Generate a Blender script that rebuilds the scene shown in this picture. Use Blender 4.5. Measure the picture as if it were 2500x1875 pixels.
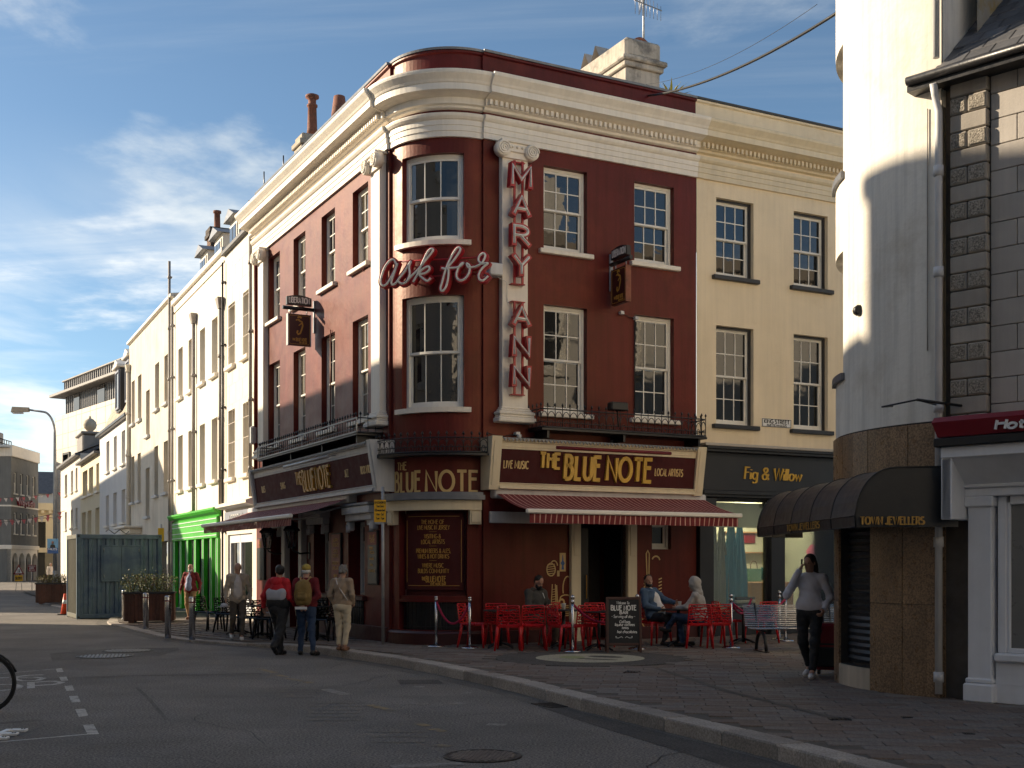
import bpy, math, random
import numpy as np
from mathutils import Vector as V, Matrix as Mx
random.seed(7); np.random.seed(7)
for o in list(bpy.data.objects): bpy.data.objects.remove(o)
S = bpy.context.scene
COL = S.collection
rad = math.radians
# ------------------------------------------------------------------ camera
cd = bpy.data.cameras.new('camera'); cam = bpy.data.objects.new('camera', cd); COL.objects.link(cam)
cam.location = (0, 0, 1.75); cam.rotation_euler = (rad(90), 0, 0)
cd.sensor_width = 36; cd.lens = 42.19; cd.shift_y = 0.175; cd.clip_end = 3000
S.camera = cam
# ------------------------------------------------------------------ sun and sky
SUN_EL = rad(22.0)
sun_h = V((-.961, .273)).normalized()                       # horizontal direction towards the sun
sd = V((sun_h.x*math.cos(SUN_EL), sun_h.y*math.cos(SUN_EL), math.sin(SUN_EL)))
sl = bpy.data.lights.new('sun', 'SUN'); sl.energy = 3.75; sl.angle = rad(.53); sl.color = (1, .83, .61)
so = bpy.data.objects.new('sun', sl); COL.objects.link(so)
so.rotation_euler = sd.to_track_quat('Z', 'Y').to_euler(); so.location = (-40, 20, 40)
w = bpy.data.worlds.new('World'); S.world = w; w.use_nodes = True
N = w.node_tree.nodes; L = w.node_tree.links; N.clear()
def wn(t, **k):
    n = N.new(t)
    for a, b in k.items(): setattr(n, a, b)
    return n
out = wn('ShaderNodeOutputWorld'); bg = wn('ShaderNodeBackground')
sky = wn('ShaderNodeTexSky', sky_type='NISHITA', sun_disc=False, sun_elevation=SUN_EL,
         sun_rotation=math.atan2(sun_h.x, sun_h.y), air_density=.75, dust_density=.45, ozone_density=3.7)
tc = wn('ShaderNodeTexCoord'); sep = wn('ShaderNodeSeparateXYZ'); L.new(tc.outputs['Generated'], sep.inputs[0])
def mth(op, a, b=None, c=None):
    n = wn('ShaderNodeMath', operation=op)
    for i, x in enumerate((a, b, c)):
        if x is None: continue
        if isinstance(x, (int, float)): n.inputs[i].default_value = x
        else: L.new(x, n.inputs[i])
    return n.outputs[0]
zz = mth('ADD', mth('MAXIMUM', sep.outputs[2], 0.0), .06)
cxy = wn('ShaderNodeCombineXYZ'); L.new(mth('DIVIDE', sep.outputs[0], zz), cxy.inputs[0]); L.new(mth('DIVIDE', sep.outputs[1], zz), cxy.inputs[1])
def cloud(scale, loc, rot, sc, lo, hi, det=9, rough=.6, dist=0.0):
    mp = wn('ShaderNodeMapping'); L.new(cxy.outputs[0], mp.inputs[0])
    mp.inputs['Location'].default_value = loc; mp.inputs['Rotation'].default_value = (0, 0, rot); mp.inputs['Scale'].default_value = sc
    nz = wn('ShaderNodeTexNoise'); nz.inputs['Scale'].default_value = scale; nz.inputs['Detail'].default_value = det
    nz.inputs['Roughness'].default_value = rough; nz.inputs['Distortion'].default_value = dist; L.new(mp.outputs[0], nz.inputs[0])
    mr = wn('ShaderNodeMapRange', interpolation_type='SMOOTHSTEP'); mr.inputs[1].default_value = lo; mr.inputs[2].default_value = hi
    L.new(nz.outputs[0], mr.inputs[0]); return mr.outputs[0]
cirrus = cloud(.75, (1.75, .55, 0), rad(-78), (.36, 1.9, 1), .49, .86, 10, .62, .5)
puffs = cloud(.95, (5.2, 2.1, 0), rad(20), (1, 1, 1), .56, .70, 9, .58, .2)
lowmask = wn('ShaderNodeMapRange', interpolation_type='SMOOTHSTEP'); L.new(sep.outputs[2], lowmask.inputs[0])
lowmask.inputs[1].default_value = .06; lowmask.inputs[2].default_value = .34; lowmask.inputs[3].default_value = .30; lowmask.inputs[4].default_value = 0
banks = cloud(.38, (2.6, 7.3, 0), rad(-20), (1.0, .55, 1), .41, .55, 9, .55, .2)
bankm = mth('MULTIPLY', banks, mth('MULTIPLY', lowmask.outputs[0], 4.6))
cl = mth('MINIMUM', mth('ADD', mth('ADD', mth('MULTIPLY', cirrus, .48), mth('MULTIPLY', puffs, .55)), bankm), .93)
# thicker parts of the clouds are greyer than their edges
tone = wn('ShaderNodeMixRGB'); tone.inputs[1].default_value = (8.6, 8.3, 8.6, 1); tone.inputs[2].default_value = (5.6, 5.9, 6.6, 1)
L.new(mth('MULTIPLY', banks, .9), tone.inputs[0])
mix = wn('ShaderNodeMixRGB'); L.new(cl, mix.inputs[0]); L.new(sky.outputs[0], mix.inputs[1]); L.new(tone.outputs[0], mix.inputs[2])
tint = wn('ShaderNodeMixRGB', blend_type='MULTIPLY'); tint.inputs[0].default_value = 1; tint.inputs[2].default_value = (.955, .935, .80, 1); L.new(mix.outputs[0], tint.inputs[1]); L.new(tint.outputs[0], bg.inputs[0])     # even warm tint over the whole sky, in place of a white balance
bg.inputs[1].default_value = .080; L.new(bg.outputs[0], out.inputs[0])
S.view_settings.view_transform = 'Standard'; S.view_settings.look = 'None'; S.view_settings.gamma = 1
S.view_settings.exposure = 1.27; S.view_settings.use_curve_mapping = False
S.render.engine = 'CYCLES'; S.cycles.max_bounces = 12; S.cycles.diffuse_bounces = 9
# ------------------------------------------------------------------ materials
MATS = {}
def mat(name, col, rough=.6, var=.12, vs=2.0, bump=.0, bs=30, spec=.5, metal=0.0, streak=0.0, coat=0.0, isl=0.0, dirt=None, speck=0.0, hue=None):
    """procedural paint / stone / metal: colour drift, fine relief, rain streaks, optional speckle and per piece variation"""
    m = bpy.data.materials.new(name); m.use_nodes = True; nt = m.node_tree; n = nt.nodes; l = nt.links
    b = n['Principled BSDF']; MATS[name] = m
    b.inputs['Roughness'].default_value = rough; b.inputs['Metallic'].default_value = metal
    b.inputs['Specular IOR Level'].default_value = spec; b.inputs['Coat Weight'].default_value = coat; b.inputs['Coat Roughness'].default_value = .08
    tc = n.new('ShaderNodeTexCoord'); c = None
    def noise(scale, det=6, vec=None, rg=.55):
        z = n.new('ShaderNodeTexNoise'); z.inputs['Scale'].default_value = scale; z.inputs['Detail'].default_value = det; z.inputs['Roughness'].default_value = rg
        l.new(vec or tc.outputs['Object'], z.inputs[0]); return z.outputs[0]
    def rng(x, a, b2, lo, hi):
        r = n.new('ShaderNodeMapRange'); l.new(x, r.inputs[0]); r.inputs[1].default_value = a; r.inputs[2].default_value = b2
        r.inputs[3].default_value = lo; r.inputs[4].default_value = hi; return r.outputs[0]
    def mul(x, y):
        q = n.new('ShaderNodeMath'); q.operation = 'MULTIPLY'; l.new(x, q.inputs[0]); l.new(y, q.inputs[1]); return q.outputs[0]
    val = rng(noise(vs), .3, .7, 1-var, 1+var)
    if streak:
        mp = n.new('ShaderNodeMapping'); mp.inputs['Scale'].default_value = (5, 5, .25); l.new(tc.outputs['Object'], mp.inputs[0])
        val = mul(val, rng(noise(1.6, 7, mp.outputs[0], .65), .42, .72, 1, 1-streak))
    if speck:
        val = mul(val, rng(noise(42, 4, None, .75), .41, .59, 1-speck, 1+speck))
    if isl:
        g = n.new('ShaderNodeNewGeometry'); oi = n.new('ShaderNodeObjectInfo'); ad = n.new('ShaderNodeMath'); ad.operation = 'ADD'
        l.new(g.outputs['Random Per Island'], ad.inputs[0]); l.new(oi.outputs['Random'], ad.inputs[1])
        fr = n.new('ShaderNodeMath'); fr.operation = 'FRACT'; l.new(ad.outputs[0], fr.inputs[0]); val = mul(val, rng(fr.outputs[0], 0, 1, 1-isl, 1+isl))
    vm = n.new('ShaderNodeVectorMath'); vm.operation = 'SCALE'
    if hue is not None:
        mx = n.new('ShaderNodeMixRGB'); mx.inputs[1].default_value = (*col, 1); mx.inputs[2].default_value = (*hue, 1)
        if isl: l.new(rng(fr.outputs[0], .2, .8, 0, 1), mx.inputs[0])
        else: l.new(rng(noise(vs*.6), .4, .62, 0, 1), mx.inputs[0])
        l.new(mx.outputs[0], vm.inputs[0])
    else: vm.inputs[0].default_value = col
    l.new(val, vm.inputs['Scale']); cur = vm.outputs[0]
    if dirt:
        mx = n.new('ShaderNodeMixRGB'); l.new(rng(noise(dirt[1], 9, None, .68), dirt[2], dirt[2]+.16, 0, dirt[3]), mx.inputs[0])
        l.new(cur, mx.inputs[1]); mx.inputs[2].default_value = (*dirt[0], 1); cur = mx.outputs[0]
    l.new(cur, b.inputs['Base Color'])
    l.new(rng(noise(vs*3), .3, .7, max(.02, rough*.85), min(1, rough*1.15)), b.inputs['Roughness'])
    if bump:
        bp = n.new('ShaderNodeBump'); bp.inputs['Strength'].default_value = bump; bp.inputs['Distance'].default_value = .02
        l.new(noise(bs, 5), bp.inputs['Height']); l.new(bp.outputs[0], b.inputs['Normal'])
    return m
def glass(name, tint=(.012, .014, .016), refl=1.0, wav=.25):
    m = bpy.data.materials.new(name); m.use_nodes = True; n = m.node_tree.nodes; l = m.node_tree.links; b = n['Principled BSDF']; MATS[name] = m
    b.inputs['Base Color'].default_value = (*tint, 1); b.inputs['Roughness'].default_value = .02; b.inputs['IOR'].default_value = 1.52
    b.inputs['Coat Weight'].default_value = refl; b.inputs['Coat Roughness'].default_value = .015; b.inputs['Coat IOR'].default_value = 1.6
    tc = n.new('ShaderNodeTexCoord'); z = n.new('ShaderNodeTexNoise'); z.inputs['Scale'].default_value = 2.6; z.inputs['Detail'].default_value = 2
    l.new(tc.outputs['Object'], z.inputs[0]); bp = n.new('ShaderNodeBump'); bp.inputs['Strength'].default_value = wav; bp.inputs['Distance'].default_value = .012
    l.new(z.outputs[0], bp.inputs['Height'])
    l.new(bp.outputs[0], b.inputs['Normal']); l.new(bp.outputs[0], b.inputs['Coat Normal']); return m
def clear_glass(name, f=.10, tint=(.93, .96, .94)):
    m = bpy.data.materials.new(name); m.use_nodes = True; n = m.node_tree.nodes; l = m.node_tree.links; n.remove(n['Principled BSDF']); MATS[name] = m
    t = n.new('ShaderNodeBsdfTransparent'); t.inputs[0].default_value = (*tint, 1); g = n.new('ShaderNodeBsdfGlossy'); g.inputs['Roughness'].default_value = .015
    fr = n.new('ShaderNodeFresnel'); fr.inputs[0].default_value = 1.5; ad = n.new('ShaderNodeMath'); ad.operation = 'ADD'; ad.inputs[1].default_value = f
    l.new(fr.outputs[0], ad.inputs[0]); mx = n.new('ShaderNodeMixShader'); l.new(ad.outputs[0], mx.inputs[0]); l.new(t.outputs[0], mx.inputs[1]); l.new(g.outputs[0], mx.inputs[2])
    l.new(mx.outputs[0], n['Material Output'].inputs[0]); return m
def emit(name, col, st):
    m = mat(name, col); b = m.node_tree.nodes['Principled BSDF']; b.inputs['Emission Color'].default_value = (*col, 1); b.inputs['Emission Strength'].default_value = st; return m
mat('maroon', (.090, .0090, .0125), .44, .20, .9, .14, 14, .50, streak=.34, dirt=((.150, .022, .017), .7, .52, .6)); MATS['maroon'].node_tree.nodes['Principled BSDF'].inputs['Specular Tint'].default_value = (1, .58, .38, 1); mb_ = MATS['maroon'].node_tree.nodes['Principled BSDF']; mb_.inputs['Sheen Weight'].default_value = .06; mb_.inputs['Sheen Roughness'].default_value = .3; mb_.inputs['Sheen Tint'].default_value = (1, .5, .38, 1)
mat('maroon_dark', (.050, .009, .009), .40, .10, 2, .05, 20)
mat('maroon_sign', (.060, .010, .010), .75, .08, 2, .0, spec=.25)
mat('trim', (.80, .74, .64), .5, .05, 2, .05, 30, streak=.12)
mat('trim_cream', (.70, .60, .42), .5, .05, 2, .05, 30, streak=.12)
mat('trim_grey', (.52, .52, .52), .5, .06, 2, .04, 30, streak=.15)
mat('cream_wall', (.80, .67, .47), .75, .07, 1.0, .14, 26, streak=.09, dirt=((.62, .48, .30), 1.2, .57, .5))
mat('lead', (.16, .17, .19), .45, .18, 4, .15, 9, metal=.3)
mat('slate', (.10, .10, .105), .6, .25, 3, .2, 20, isl=.3)
mat('iron', (.012, .012, .014), .38, .2, 6, .1, 40)
mat('black', (.012, .012, .013), .45, .2, 4)
mat('charcoal', (.022, .023, .026), .42, .12, 2, .03, 30)
mat('gold', (.50, .27, .045), .38, .08, 5, .0)
mat('gold_bright', (.62, .37, .05), .36, .08, 5)
mat('gold_pale', (.60, .42, .17), .4, .08, 5)
mat('sign_white', (.78, .76, .72), .4, .05, 4)
mat('red_neon', (.36, .012, .018), .35, .12, 8)
mat('tube', (.70, .69, .66), .22, .05, 8, spec=.7)
mat('white_frame', (.78, .75, .68), .42, .05, 5, .03, 40)
mat('white_wall', (.78, .73, .64), .8, .05, .8, .14, 22, streak=.10)
mat('white_ashlar', (.76, .70, .60), .8, .05, .8, .10, 22, streak=.08)
mat('beige_wall', (.68, .62, .52), .88, .10, .7, .3, 30, streak=.26, dirt=((.40, .33, .24), .5, .52, .45))
mat('cool_wall', (.72, .71, .70), .85, .05, .8, .10, 22, streak=.10)
mat('yellow_wall', (.74, .65, .46), .85, .06, .8, .10, 22, streak=.08)
mat('pale_wall', (.70, .65, .57), .85, .06, .8, .10, 22, streak=.08)
mat('round_wall', (.80, .75, .66), .85, .06, .7, .3, 14, streak=.26, dirt=((.54, .47, .37), .9, .53, .6))
mat('panel_stone', (.70, .63, .54), .8, .04, .6, .05, 20)
mat('grey_wall', (.17, .17, .16), .8, .10, .8, .1, 20, streak=.2)
mat('zinc', (.23, .21, .19), .5, .12, 3, .04, 20, metal=.1)
mat('stone_grey', (.42, .385, .345), .8, .10, 1.5, .15, 40, streak=.12, isl=.10)
mat('stone_buff', (.46, .39, .30), .85, .10, 2, .2, 40, streak=.15, isl=.10)
mat('vermic', (.29, .26, .215), .9, .75, 55, 1.0, 60)
mat('granite_brown', (.235, .150, .085), .30, .2, 3, .03, 60, speck=.45, isl=.14, streak=.10)
mat('granite_kerb', (.34, .30, .26), .8, .16, 3, .25, 60, speck=.25, isl=.18)
mat('asphalt', (.185, .166, .145), .85, .20, .45, .7, 60, speck=.62, dirt=((.120, .108, .096), .30, .53, .75))
mat('asphalt_new', (.085, .076, .068), .9, .16, 1.2, .6, 110, speck=.5); mat('tar_faint', (.135, .122, .107), .9, .2, 1.0, .6, 80, speck=.5)
mat('paver', (.185, .135, .108), .75, .14, 3, .28, 50, speck=.22, isl=.24, hue=(.150, .132, .118), dirt=((.075, .064, .055), .8, .55, .6))
mat('paver_joint', (.11, .095, .08), .95, .2, 4, .3, 60)
mat('road_paint_faint', (.29, .27, .24), .85, .14, 3, .2, 90, speck=.3, dirt=((.16, .145, .127), 5, .46, .9)); mat('road_paint', (.50, .475, .43), .8, .12, 2, .2, 90, speck=.2, dirt=((.07, .068, .066), 6, .50, .75))
mat('road_paint_yellow', (.30, .22, .11), .85, .14, 3, .2, 90, dirt=((.16, .145, .127), 5, .43, .95))
mat('road_paint_worn', (.24, .21, .165), .85, .14, 3, .2, 90, dirt=((.16, .145, .127), 6, .40, .98))
mat('manhole', (.06, .055, .05), .5, .3, 10, .6, 60, metal=.6)
mat('steel', (.55, .55, .56), .22, .10, 6, .03, 60, metal=1.0)
mat('steel_dull', (.30, .30, .30), .42, .15, 6, .05, 60, metal=.9)
mat('galv', (.34, .35, .36), .5, .15, 5, .05, 60, metal=.5)
mat('white_pipe', (.62, .62, .63), .45, .08, 3, .05, 20, streak=.15)
mat('grey_pipe', (.30, .27, .24), .6, .14, 3, .05, 20)
mat('awning_red', (.155, .014, .018), .8, .08, 3, .06, 200)
mat('awning_stripe', (.60, .36, .30), .8, .08, 3)
mat('awning_black', (.022, .022, .023), .42, .2, 3, .12, 7, spec=.45)
mat('red_sign', (.20, .008, .018), .35, .08, 3)
mat('white_shop', (.72, .74, .78), .45, .05, 3, .03, 30, streak=.06)
mat('green', (.045, .40, .022), .45, .12, 3, .03, 30)
mat('green_dark', (.018, .22, .012), .30, .1, 3)
mat('container', (.085, .138, .182), .5, .2, 1.2, .06, 20, streak=.3, dirt=((.026, .060, .125), 1.4, .47, .85))
mat('container_side', (.105, .10, .072), .55, .14, 2, .06, 20, streak=.25)
mat('timber', (.085, .034, .022), .7, .2, 4, .3, 30, isl=.25, streak=.2)
mat('red_plastic', (.52, .010, .014), .30, .06, 4, .0, spec=.55)
mat('black_plastic', (.012, .012, .013), .22, .1, 4, spec=.6)
mat('rope', (.33, .008, .055), .8, .15, 30, .5, 120)
mat('slab_board', (.014, .015, .017), .6, .2, 2)
mat('board_frame', (.075, .032, .022), .5, .2, 6, .1, 40)
mat('chalk', (.72, .72, .70), .9, .15, 40)
mat('brick', (.17, .095, .06), .9, .2, 5, .3, 60, isl=.3)
mat('brick_dark', (.055, .043, .035), .9, .2, 5, .3, 60, isl=.35)
mat('terracotta', (.23, .085, .05), .8, .2, 6, .2, 40, dirt=((.06, .04, .03), 4, .52, .7))
mat('chimney_render', (.52, .46, .38), .9, .12, 2, .4, 30, streak=.3, dirt=((.10, .095, .09), 2.2, .50, .75))
mat('poster_red', (.24, .06, .045), .5, .1, 5)
mat('poster_dark', (.045, .047, .043), .35, .1, 5)
mat('yellow_sign', (.72, .40, .015), .45, .06, 6)
mat('plate_white', (.75, .75, .74), .4, .05, 6)
mat('blue_print', (.02, .11, .34), .4, .1, 6)
mat('sky_print', (.20, .45, .68), .4, .1, 6)
mat('orange', (.75, .07, .012), .4, .06, 4)
mat('leaf', (.075, .115, .028), .6, .25, 6, isl=.35, hue=(.12, .13, .03))
mat('leaf_yellow', (.42, .36, .03), .6, .15, 6, isl=.2)
mat('leaf_dry', (.16, .14, .045), .6, .25, 6, isl=.35)
mat('soil', (.04, .03, .02), .95, .2, 6)
mat('rubber', (.012, .012, .012), .7, .2, 6)
mat('interior', (.56, .60, .48), .8, .1, 2)
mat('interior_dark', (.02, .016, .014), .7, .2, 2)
mat('moss_wall', (.30, .27, .22), .95, .2, 3, .4, 30, dirt=((.30, .19, .02), 2.4, .50, .9))
mat('beer', (.62, .22, .02), .15, .1, 4)
mat('cup', (.78, .76, .72), .4, .05, 4)
mat('quoin_stone', (.37, .335, .29), .85, .12, 2, .2, 40, streak=.15, isl=.12); mat('mosaic', (.40, .38, .29), .6, .2, 30, .1, 90, speck=.3)
mat('mosaic_green', (.30, .33, .16), .6, .2, 30)
mat('cable', (.010, .010, .010), .6)
mat('blue_grey', (.22, .24, .30), .5, .08, 3)
glass('pane', (.010, .012, .014), .5, .22); glass('pane_far', (.030, .028, .025), .5, .10); glass('pane_curtain', (.075, .068, .052), .5, .2)
clear_glass('shop_glass', .06)
emit('lamp_glow', (1.0, .72, .38), 8.0)
# ------------------------------------------------------------------ mesh builder
I4 = Mx.Identity(4)
T = Mx.Translation
def Rz(a): return Mx.Rotation(a, 4, 'Z')
class MB:
    def __init__(s): s.v = []; s.f = []; s.m = []; s.sm = []
    def quad(s, a, b, c, d, m=0, sm=False):
        i = len(s.v); s.v += [a, b, c, d]; s.f.append((i, i+1, i+2, i+3)); s.m.append(m); s.sm.append(sm)
    def poly(s, pts, m=0):
        i = len(s.v); s.v += [tuple(p) for p in pts]; s.f.append(tuple(range(i, i+len(pts)))); s.m.append(m); s.sm.append(False)
    def raw(s, vs, fs, m=0, sm=False):
        i = len(s.v); s.v += [tuple(p) for p in vs]; s.f += [tuple(i+k for k in f) for f in fs]; s.m += [m]*len(fs); s.sm += [sm]*len(fs)
    def box(s, x0, x1, y0, y1, z0, z1, c=0.0, m=0):
        if c <= 0:
            s.raw([(x0,y0,z0),(x1,y0,z0),(x1,y1,z0),(x0,y1,z0),(x0,y0,z1),(x1,y0,z1),(x1,y1,z1),(x0,y1,z1)],
                  [(0,3,2,1),(4,5,6,7),(0,1,5,4),(1,2,6,5),(2,3,7,6),(3,0,4,7)], m)
        else:                                                # chamfered
            vs = []; X = (x0, x1); Y = (y0, y1); Z = (z0, z1); g = lambda t: c if t == 0 else -c
            idx = {}
            for a in (0, 1):
                for b in (0, 1):
                    for d in (0, 1):
                        idx[a,b,d,0] = len(vs); vs.append((X[a], Y[b]+g(b), Z[d]+g(d)))
                        idx[a,b,d,1] = len(vs); vs.append((X[a]+g(a), Y[b], Z[d]+g(d)))
                        idx[a,b,d,2] = len(vs); vs.append((X[a]+g(a), Y[b]+g(b), Z[d]))
            fs = []
            for a in (0, 1):
                fs.append([idx[a,0,0,0], idx[a,1,0,0], idx[a,1,1,0], idx[a,0,1,0]]); fs.append([idx[0,a,0,1], idx[1,a,0,1], idx[1,a,1,1], idx[0,a,1,1]])
                fs.append([idx[0,0,a,2], idx[1,0,a,2], idx[1,1,a,2], idx[0,1,a,2]])
                for b in (0, 1):
                    fs.append([idx[a,b,0,0], idx[a,b,1,0], idx[a,b,1,1], idx[a,b,0,1]]); fs.append([idx[a,0,b,0], idx[a,1,b,0], idx[a,1,b,2], idx[a,0,b,2]])
                    fs.append([idx[0,a,b,1], idx[1,a,b,1], idx[1,a,b,2], idx[0,a,b,2]])
                    for d in (0, 1): fs.append([idx[a,b,d,0], idx[a,b,d,1], idx[a,b,d,2]])
            ctr = V(((x0+x1)/2, (y0+y1)/2, (z0+z1)/2)); ff = []
            for f in fs:
                p = [V(vs[k]) for k in f]; n = (p[1]-p[0]).cross(p[2]-p[0]); q = sum(p, V((0,0,0)))/len(p)
                ff.append(tuple(f) if n.dot(q-ctr) > 0 else tuple(reversed(f)))
            s.raw(vs, ff, m)
    def tube(s, pts, r, n=8, cap=True, m=0, closed=False, sm=True):
        pts = [V(p) for p in pts]; k = len(pts); rs = r if isinstance(r, (list, tuple)) else [r]*k; rings = []; base = len(s.v); nrm = None
        for i in range(k):
            if closed: d = pts[(i+1) % k]-pts[i-1]
            else: d = pts[min(i+1, k-1)]-pts[max(i-1, 0)]
            d = d.normalized() if d.length > 1e-9 else V((0, 0, 1))
            if nrm is None:
                nrm = d.cross(V((0, 0, 1)))
                if nrm.length < 1e-3: nrm = d.cross(V((1, 0, 0)))
            nrm = nrm-d*nrm.dot(d)
            nrm.normalize(); b = d.cross(nrm)
            for j in range(n):
                a = 2*math.pi*j/n; s.v.append(tuple(pts[i]+(nrm*math.cos(a)+b*math.sin(a))*rs[i]))
        for i in range(k if closed else k-1):
            for j in range(n):
                i2 = (i+1) % k; j2 = (j+1) % n
                s.f.append((base+i*n+j, base+i*n+j2, base+i2*n+j2, base+i2*n+j)); s.m.append(m); s.sm.append(sm)
        if cap and not closed:
            s.f.append(tuple(base+j for j in reversed(range(n)))); s.f.append(tuple(base+(k-1)*n+j for j in range(n))); s.m += [m, m]; s.sm += [False, False]
    def lathe(s, prof, c=(0, 0, 0), n=16, m=0, sm=True, ax=None):
        """profile [(r, h)], turned about z through c, or about a matrix ax"""
        base = len(s.v); k = len(prof)
        for r, h in prof:
            for j in range(n):
                a = 2*math.pi*j/n; p = V((r*math.cos(a), r*math.sin(a), h))
                if ax is not None: p = ax @ p
                s.v.append((p.x+c[0], p.y+c[1], p.z+c[2]))
        for i in range(k-1):
            for j in range(n):
                j2 = (j+1) % n; s.f.append((base+i*n+j, base+i*n+j2, base+(i+1)*n+j2, base+(i+1)*n+j)); s.m.append(m); s.sm.append(sm)
        s.f.append(tuple(base+j for j in reversed(range(n)))); s.f.append(tuple(base+(k-1)*n+j for j in range(n))); s.m += [m, m]; s.sm += [False, False]
    def prism(s, poly, y0, y1, m=0):
        """polygon in (x,z) pushed from y0 to y1"""
        k = len(poly); a = [(x, y0, z) for x, z in poly]; b = [(x, y1, z) for x, z in poly]
        s.raw(a+b, [tuple(range(k)), tuple(reversed(range(k, 2*k)))]+[(i, k+i, k+(i+1) % k, (i+1) % k) for i in range(k)], m)
    def sweep(s, path, prof, m=0, caps=True, closed=False):
        """path [(x,y,nx,ny)] plan points with outward offset vectors; prof [(w,z)] open outline"""
        k = len(prof); base = len(s.v)
        for x, y, nx, ny in path:
            for w, z in prof: s.v.append((x+nx*w, y+ny*w, z))
        for i in range(len(path)-1):
            for j in range(k-1):
                s.f.append((base+i*k+j, base+(i+1)*k+j, base+(i+1)*k+j+1, base+i*k+j+1)); s.m.append(m); s.sm.append(False)
        if caps:
            s.f.append(tuple(base+j for j in range(k))); s.f.append(tuple(base+(len(path)-1)*k+j for j in reversed(range(k)))); s.m += [m, m]; s.sm += [False, False]
    def wall(s, x0, x1, z0, z1, ops=(), d=.2, y=0.0, f=None, ex=(), m=0):
        xs = sorted(set([x0, x1]+[a for o in ops for a in o[:2]]+list(ex))); zs = sorted(set([z0, z1]+[a for o in ops for a in o[2:4]]))
        xs = [a for a in xs if x0 <= a <= x1]; zs = [a for a in zs if z0 <= a <= z1]
        f = f or (lambda x, y, z: (x, y, z))
        for i in range(len(xs)-1):
            for j in range(len(zs)-1):
                cx = (xs[i]+xs[i+1])/2; cz = (zs[j]+zs[j+1])/2
                if any(o[0] < cx < o[1] and o[2] < cz < o[3] for o in ops): continue
                s.quad(f(xs[i], y, zs[j]), f(xs[i+1], y, zs[j]), f(xs[i+1], y, zs[j+1]), f(xs[i], y, zs[j+1]), m)
        for o in ops:
            dd = o[4] if len(o) > 4 else d; a, b, c, e = o[:4]
            s.quad(f(a, y, c), f(a, y, e), f(a, y+dd, e), f(a, y+dd, c), m); s.quad(f(b, y, e), f(b, y, c), f(b, y+dd, c), f(b, y+dd, e), m)
            us = [x for x in xs if a <= x <= b]
            for i in range(len(us)-1):
                p, q = us[i], us[i+1]
                s.quad(f(p, y, e), f(q, y, e), f(q, y+dd, e), f(p, y+dd, e), m); s.quad(f(q, y, c), f(p, y, c), f(p, y+dd, c), f(q, y+dd, c), m)
    def xf(s, M, start=0):
        for i in range(start, len(s.v)): s.v[i] = tuple(M @ V(s.v[i]))
        return s
    def mesh(s, name='mesh'):
        me = bpy.data.meshes.new(name); me.from_pydata(s.v, [], s.f)
        me.polygons.foreach_set('material_index', s.m); me.polygons.foreach_set('use_smooth', s.sm); me.update(); return me
WM = {}
def link(name, me, mats=None, parent=None, M=I4, label=None, cat=None, group=None, kind=None):
    if isinstance(me, MB): me = me.mesh(name)
    if mats is not None and len(me.materials) == 0:
        for q in ([mats] if isinstance(mats, str) else mats): me.materials.append(MATS[q])
    o = bpy.data.objects.new(name, me); COL.objects.link(o); WM[o] = M.copy()
    if parent is not None:
        o.parent = parent; o.matrix_basis = WM[parent].inverted() @ M
    else: o.matrix_basis = M
    if label: o['label'] = label
    if cat: o['category'] = cat
    if group: o['group'] = group
    if kind: o['kind'] = kind
    return o
def thing(name, label, cat, loc=(0, 0, 0), rz=0.0, group=None):
    o = bpy.data.objects.new(name, None); COL.objects.link(o); o.empty_display_size = .2
    WM[o] = T(V(loc)) @ Rz(rz); o.matrix_basis = WM[o]; o['label'] = label; o['category'] = cat
    if group: o['group'] = group
    return o
def copy_tree(o, M, label=None, parent=None):
    c = o.copy(); COL.objects.link(c); WM[c] = M.copy()
    if parent is None: c.matrix_basis = M
    else: c.parent = parent
    if label: c['label'] = label
    for ch in [x for x in WM if x.parent == o and x != c]:
        copy_tree(ch, M @ ch.matrix_basis, None, c)
    return c
# ------------------------------------------------------------------ stroke lettering
def arc(cx, cy, rx, ry, a0, a1, n=10):
    return [(cx+rx*math.cos(rad(a0+(a1-a0)*i/n)), cy+ry*math.sin(rad(a0+(a1-a0)*i/n))) for i in range(n+1)]
GL = {}
def g(ch, wd, *st): GL[ch] = (wd, st)
g('A', .62, [(0,0),(.31,1),(.62,0)], [(.10,.30),(.52,.30)])
g('B', .50, [(0,0),(0,1),(.22,1)]+arc(.22,.79,.20,.21,90,-90)+[(0,.58)], [(0,.58),(.24,.58)]+arc(.24,.29,.26,.29,90,-90)+[(0,0)])
g('C', .60, arc(.36,.5,.36,.5,50,310,16))
g('D', .56, [(0,0),(0,1),(.16,1)]+arc(.16,.5,.40,.5,90,-90,14)+[(0,0)])
g('E', .42, [(.42,1),(0,1),(0,0),(.42,0)], [(0,.62),(.36,.62)])
g('F', .40, [(.40,1),(0,1),(0,0)], [(0,.58),(.34,.58)])
g('G', .62, arc(.36,.5,.36,.5,50,350,16)+[(.70,.42),(.42,.42)])
g('H', .50, [(0,0),(0,1)], [(.5,0),(.5,1)], [(0,.62),(.5,.62)])
g('I', .02, [(0,0),(0,1)])
g('J', .36, [(.36,1),(.36,.22)]+arc(.18,.2,.18,.2,0,-170))
g('K', .50, [(0,0),(0,1)], [(.48,1),(.02,.5),(.50,0)])
g('L', .38, [(0,1),(0,0),(.38,0)])
g('M', .68, [(0,0),(0,1),(.34,.30),(.68,1),(.68,0)])
g('N', .54, [(0,0),(0,1),(.54,0),(.54,1)])
g('O', .72, arc(.36,.5,.36,.5,90,450,22))
g('P', .48, [(0,0),(0,1),(.22,1)]+arc(.22,.73,.26,.27,90,-90)+[(0,.46)])
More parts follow.
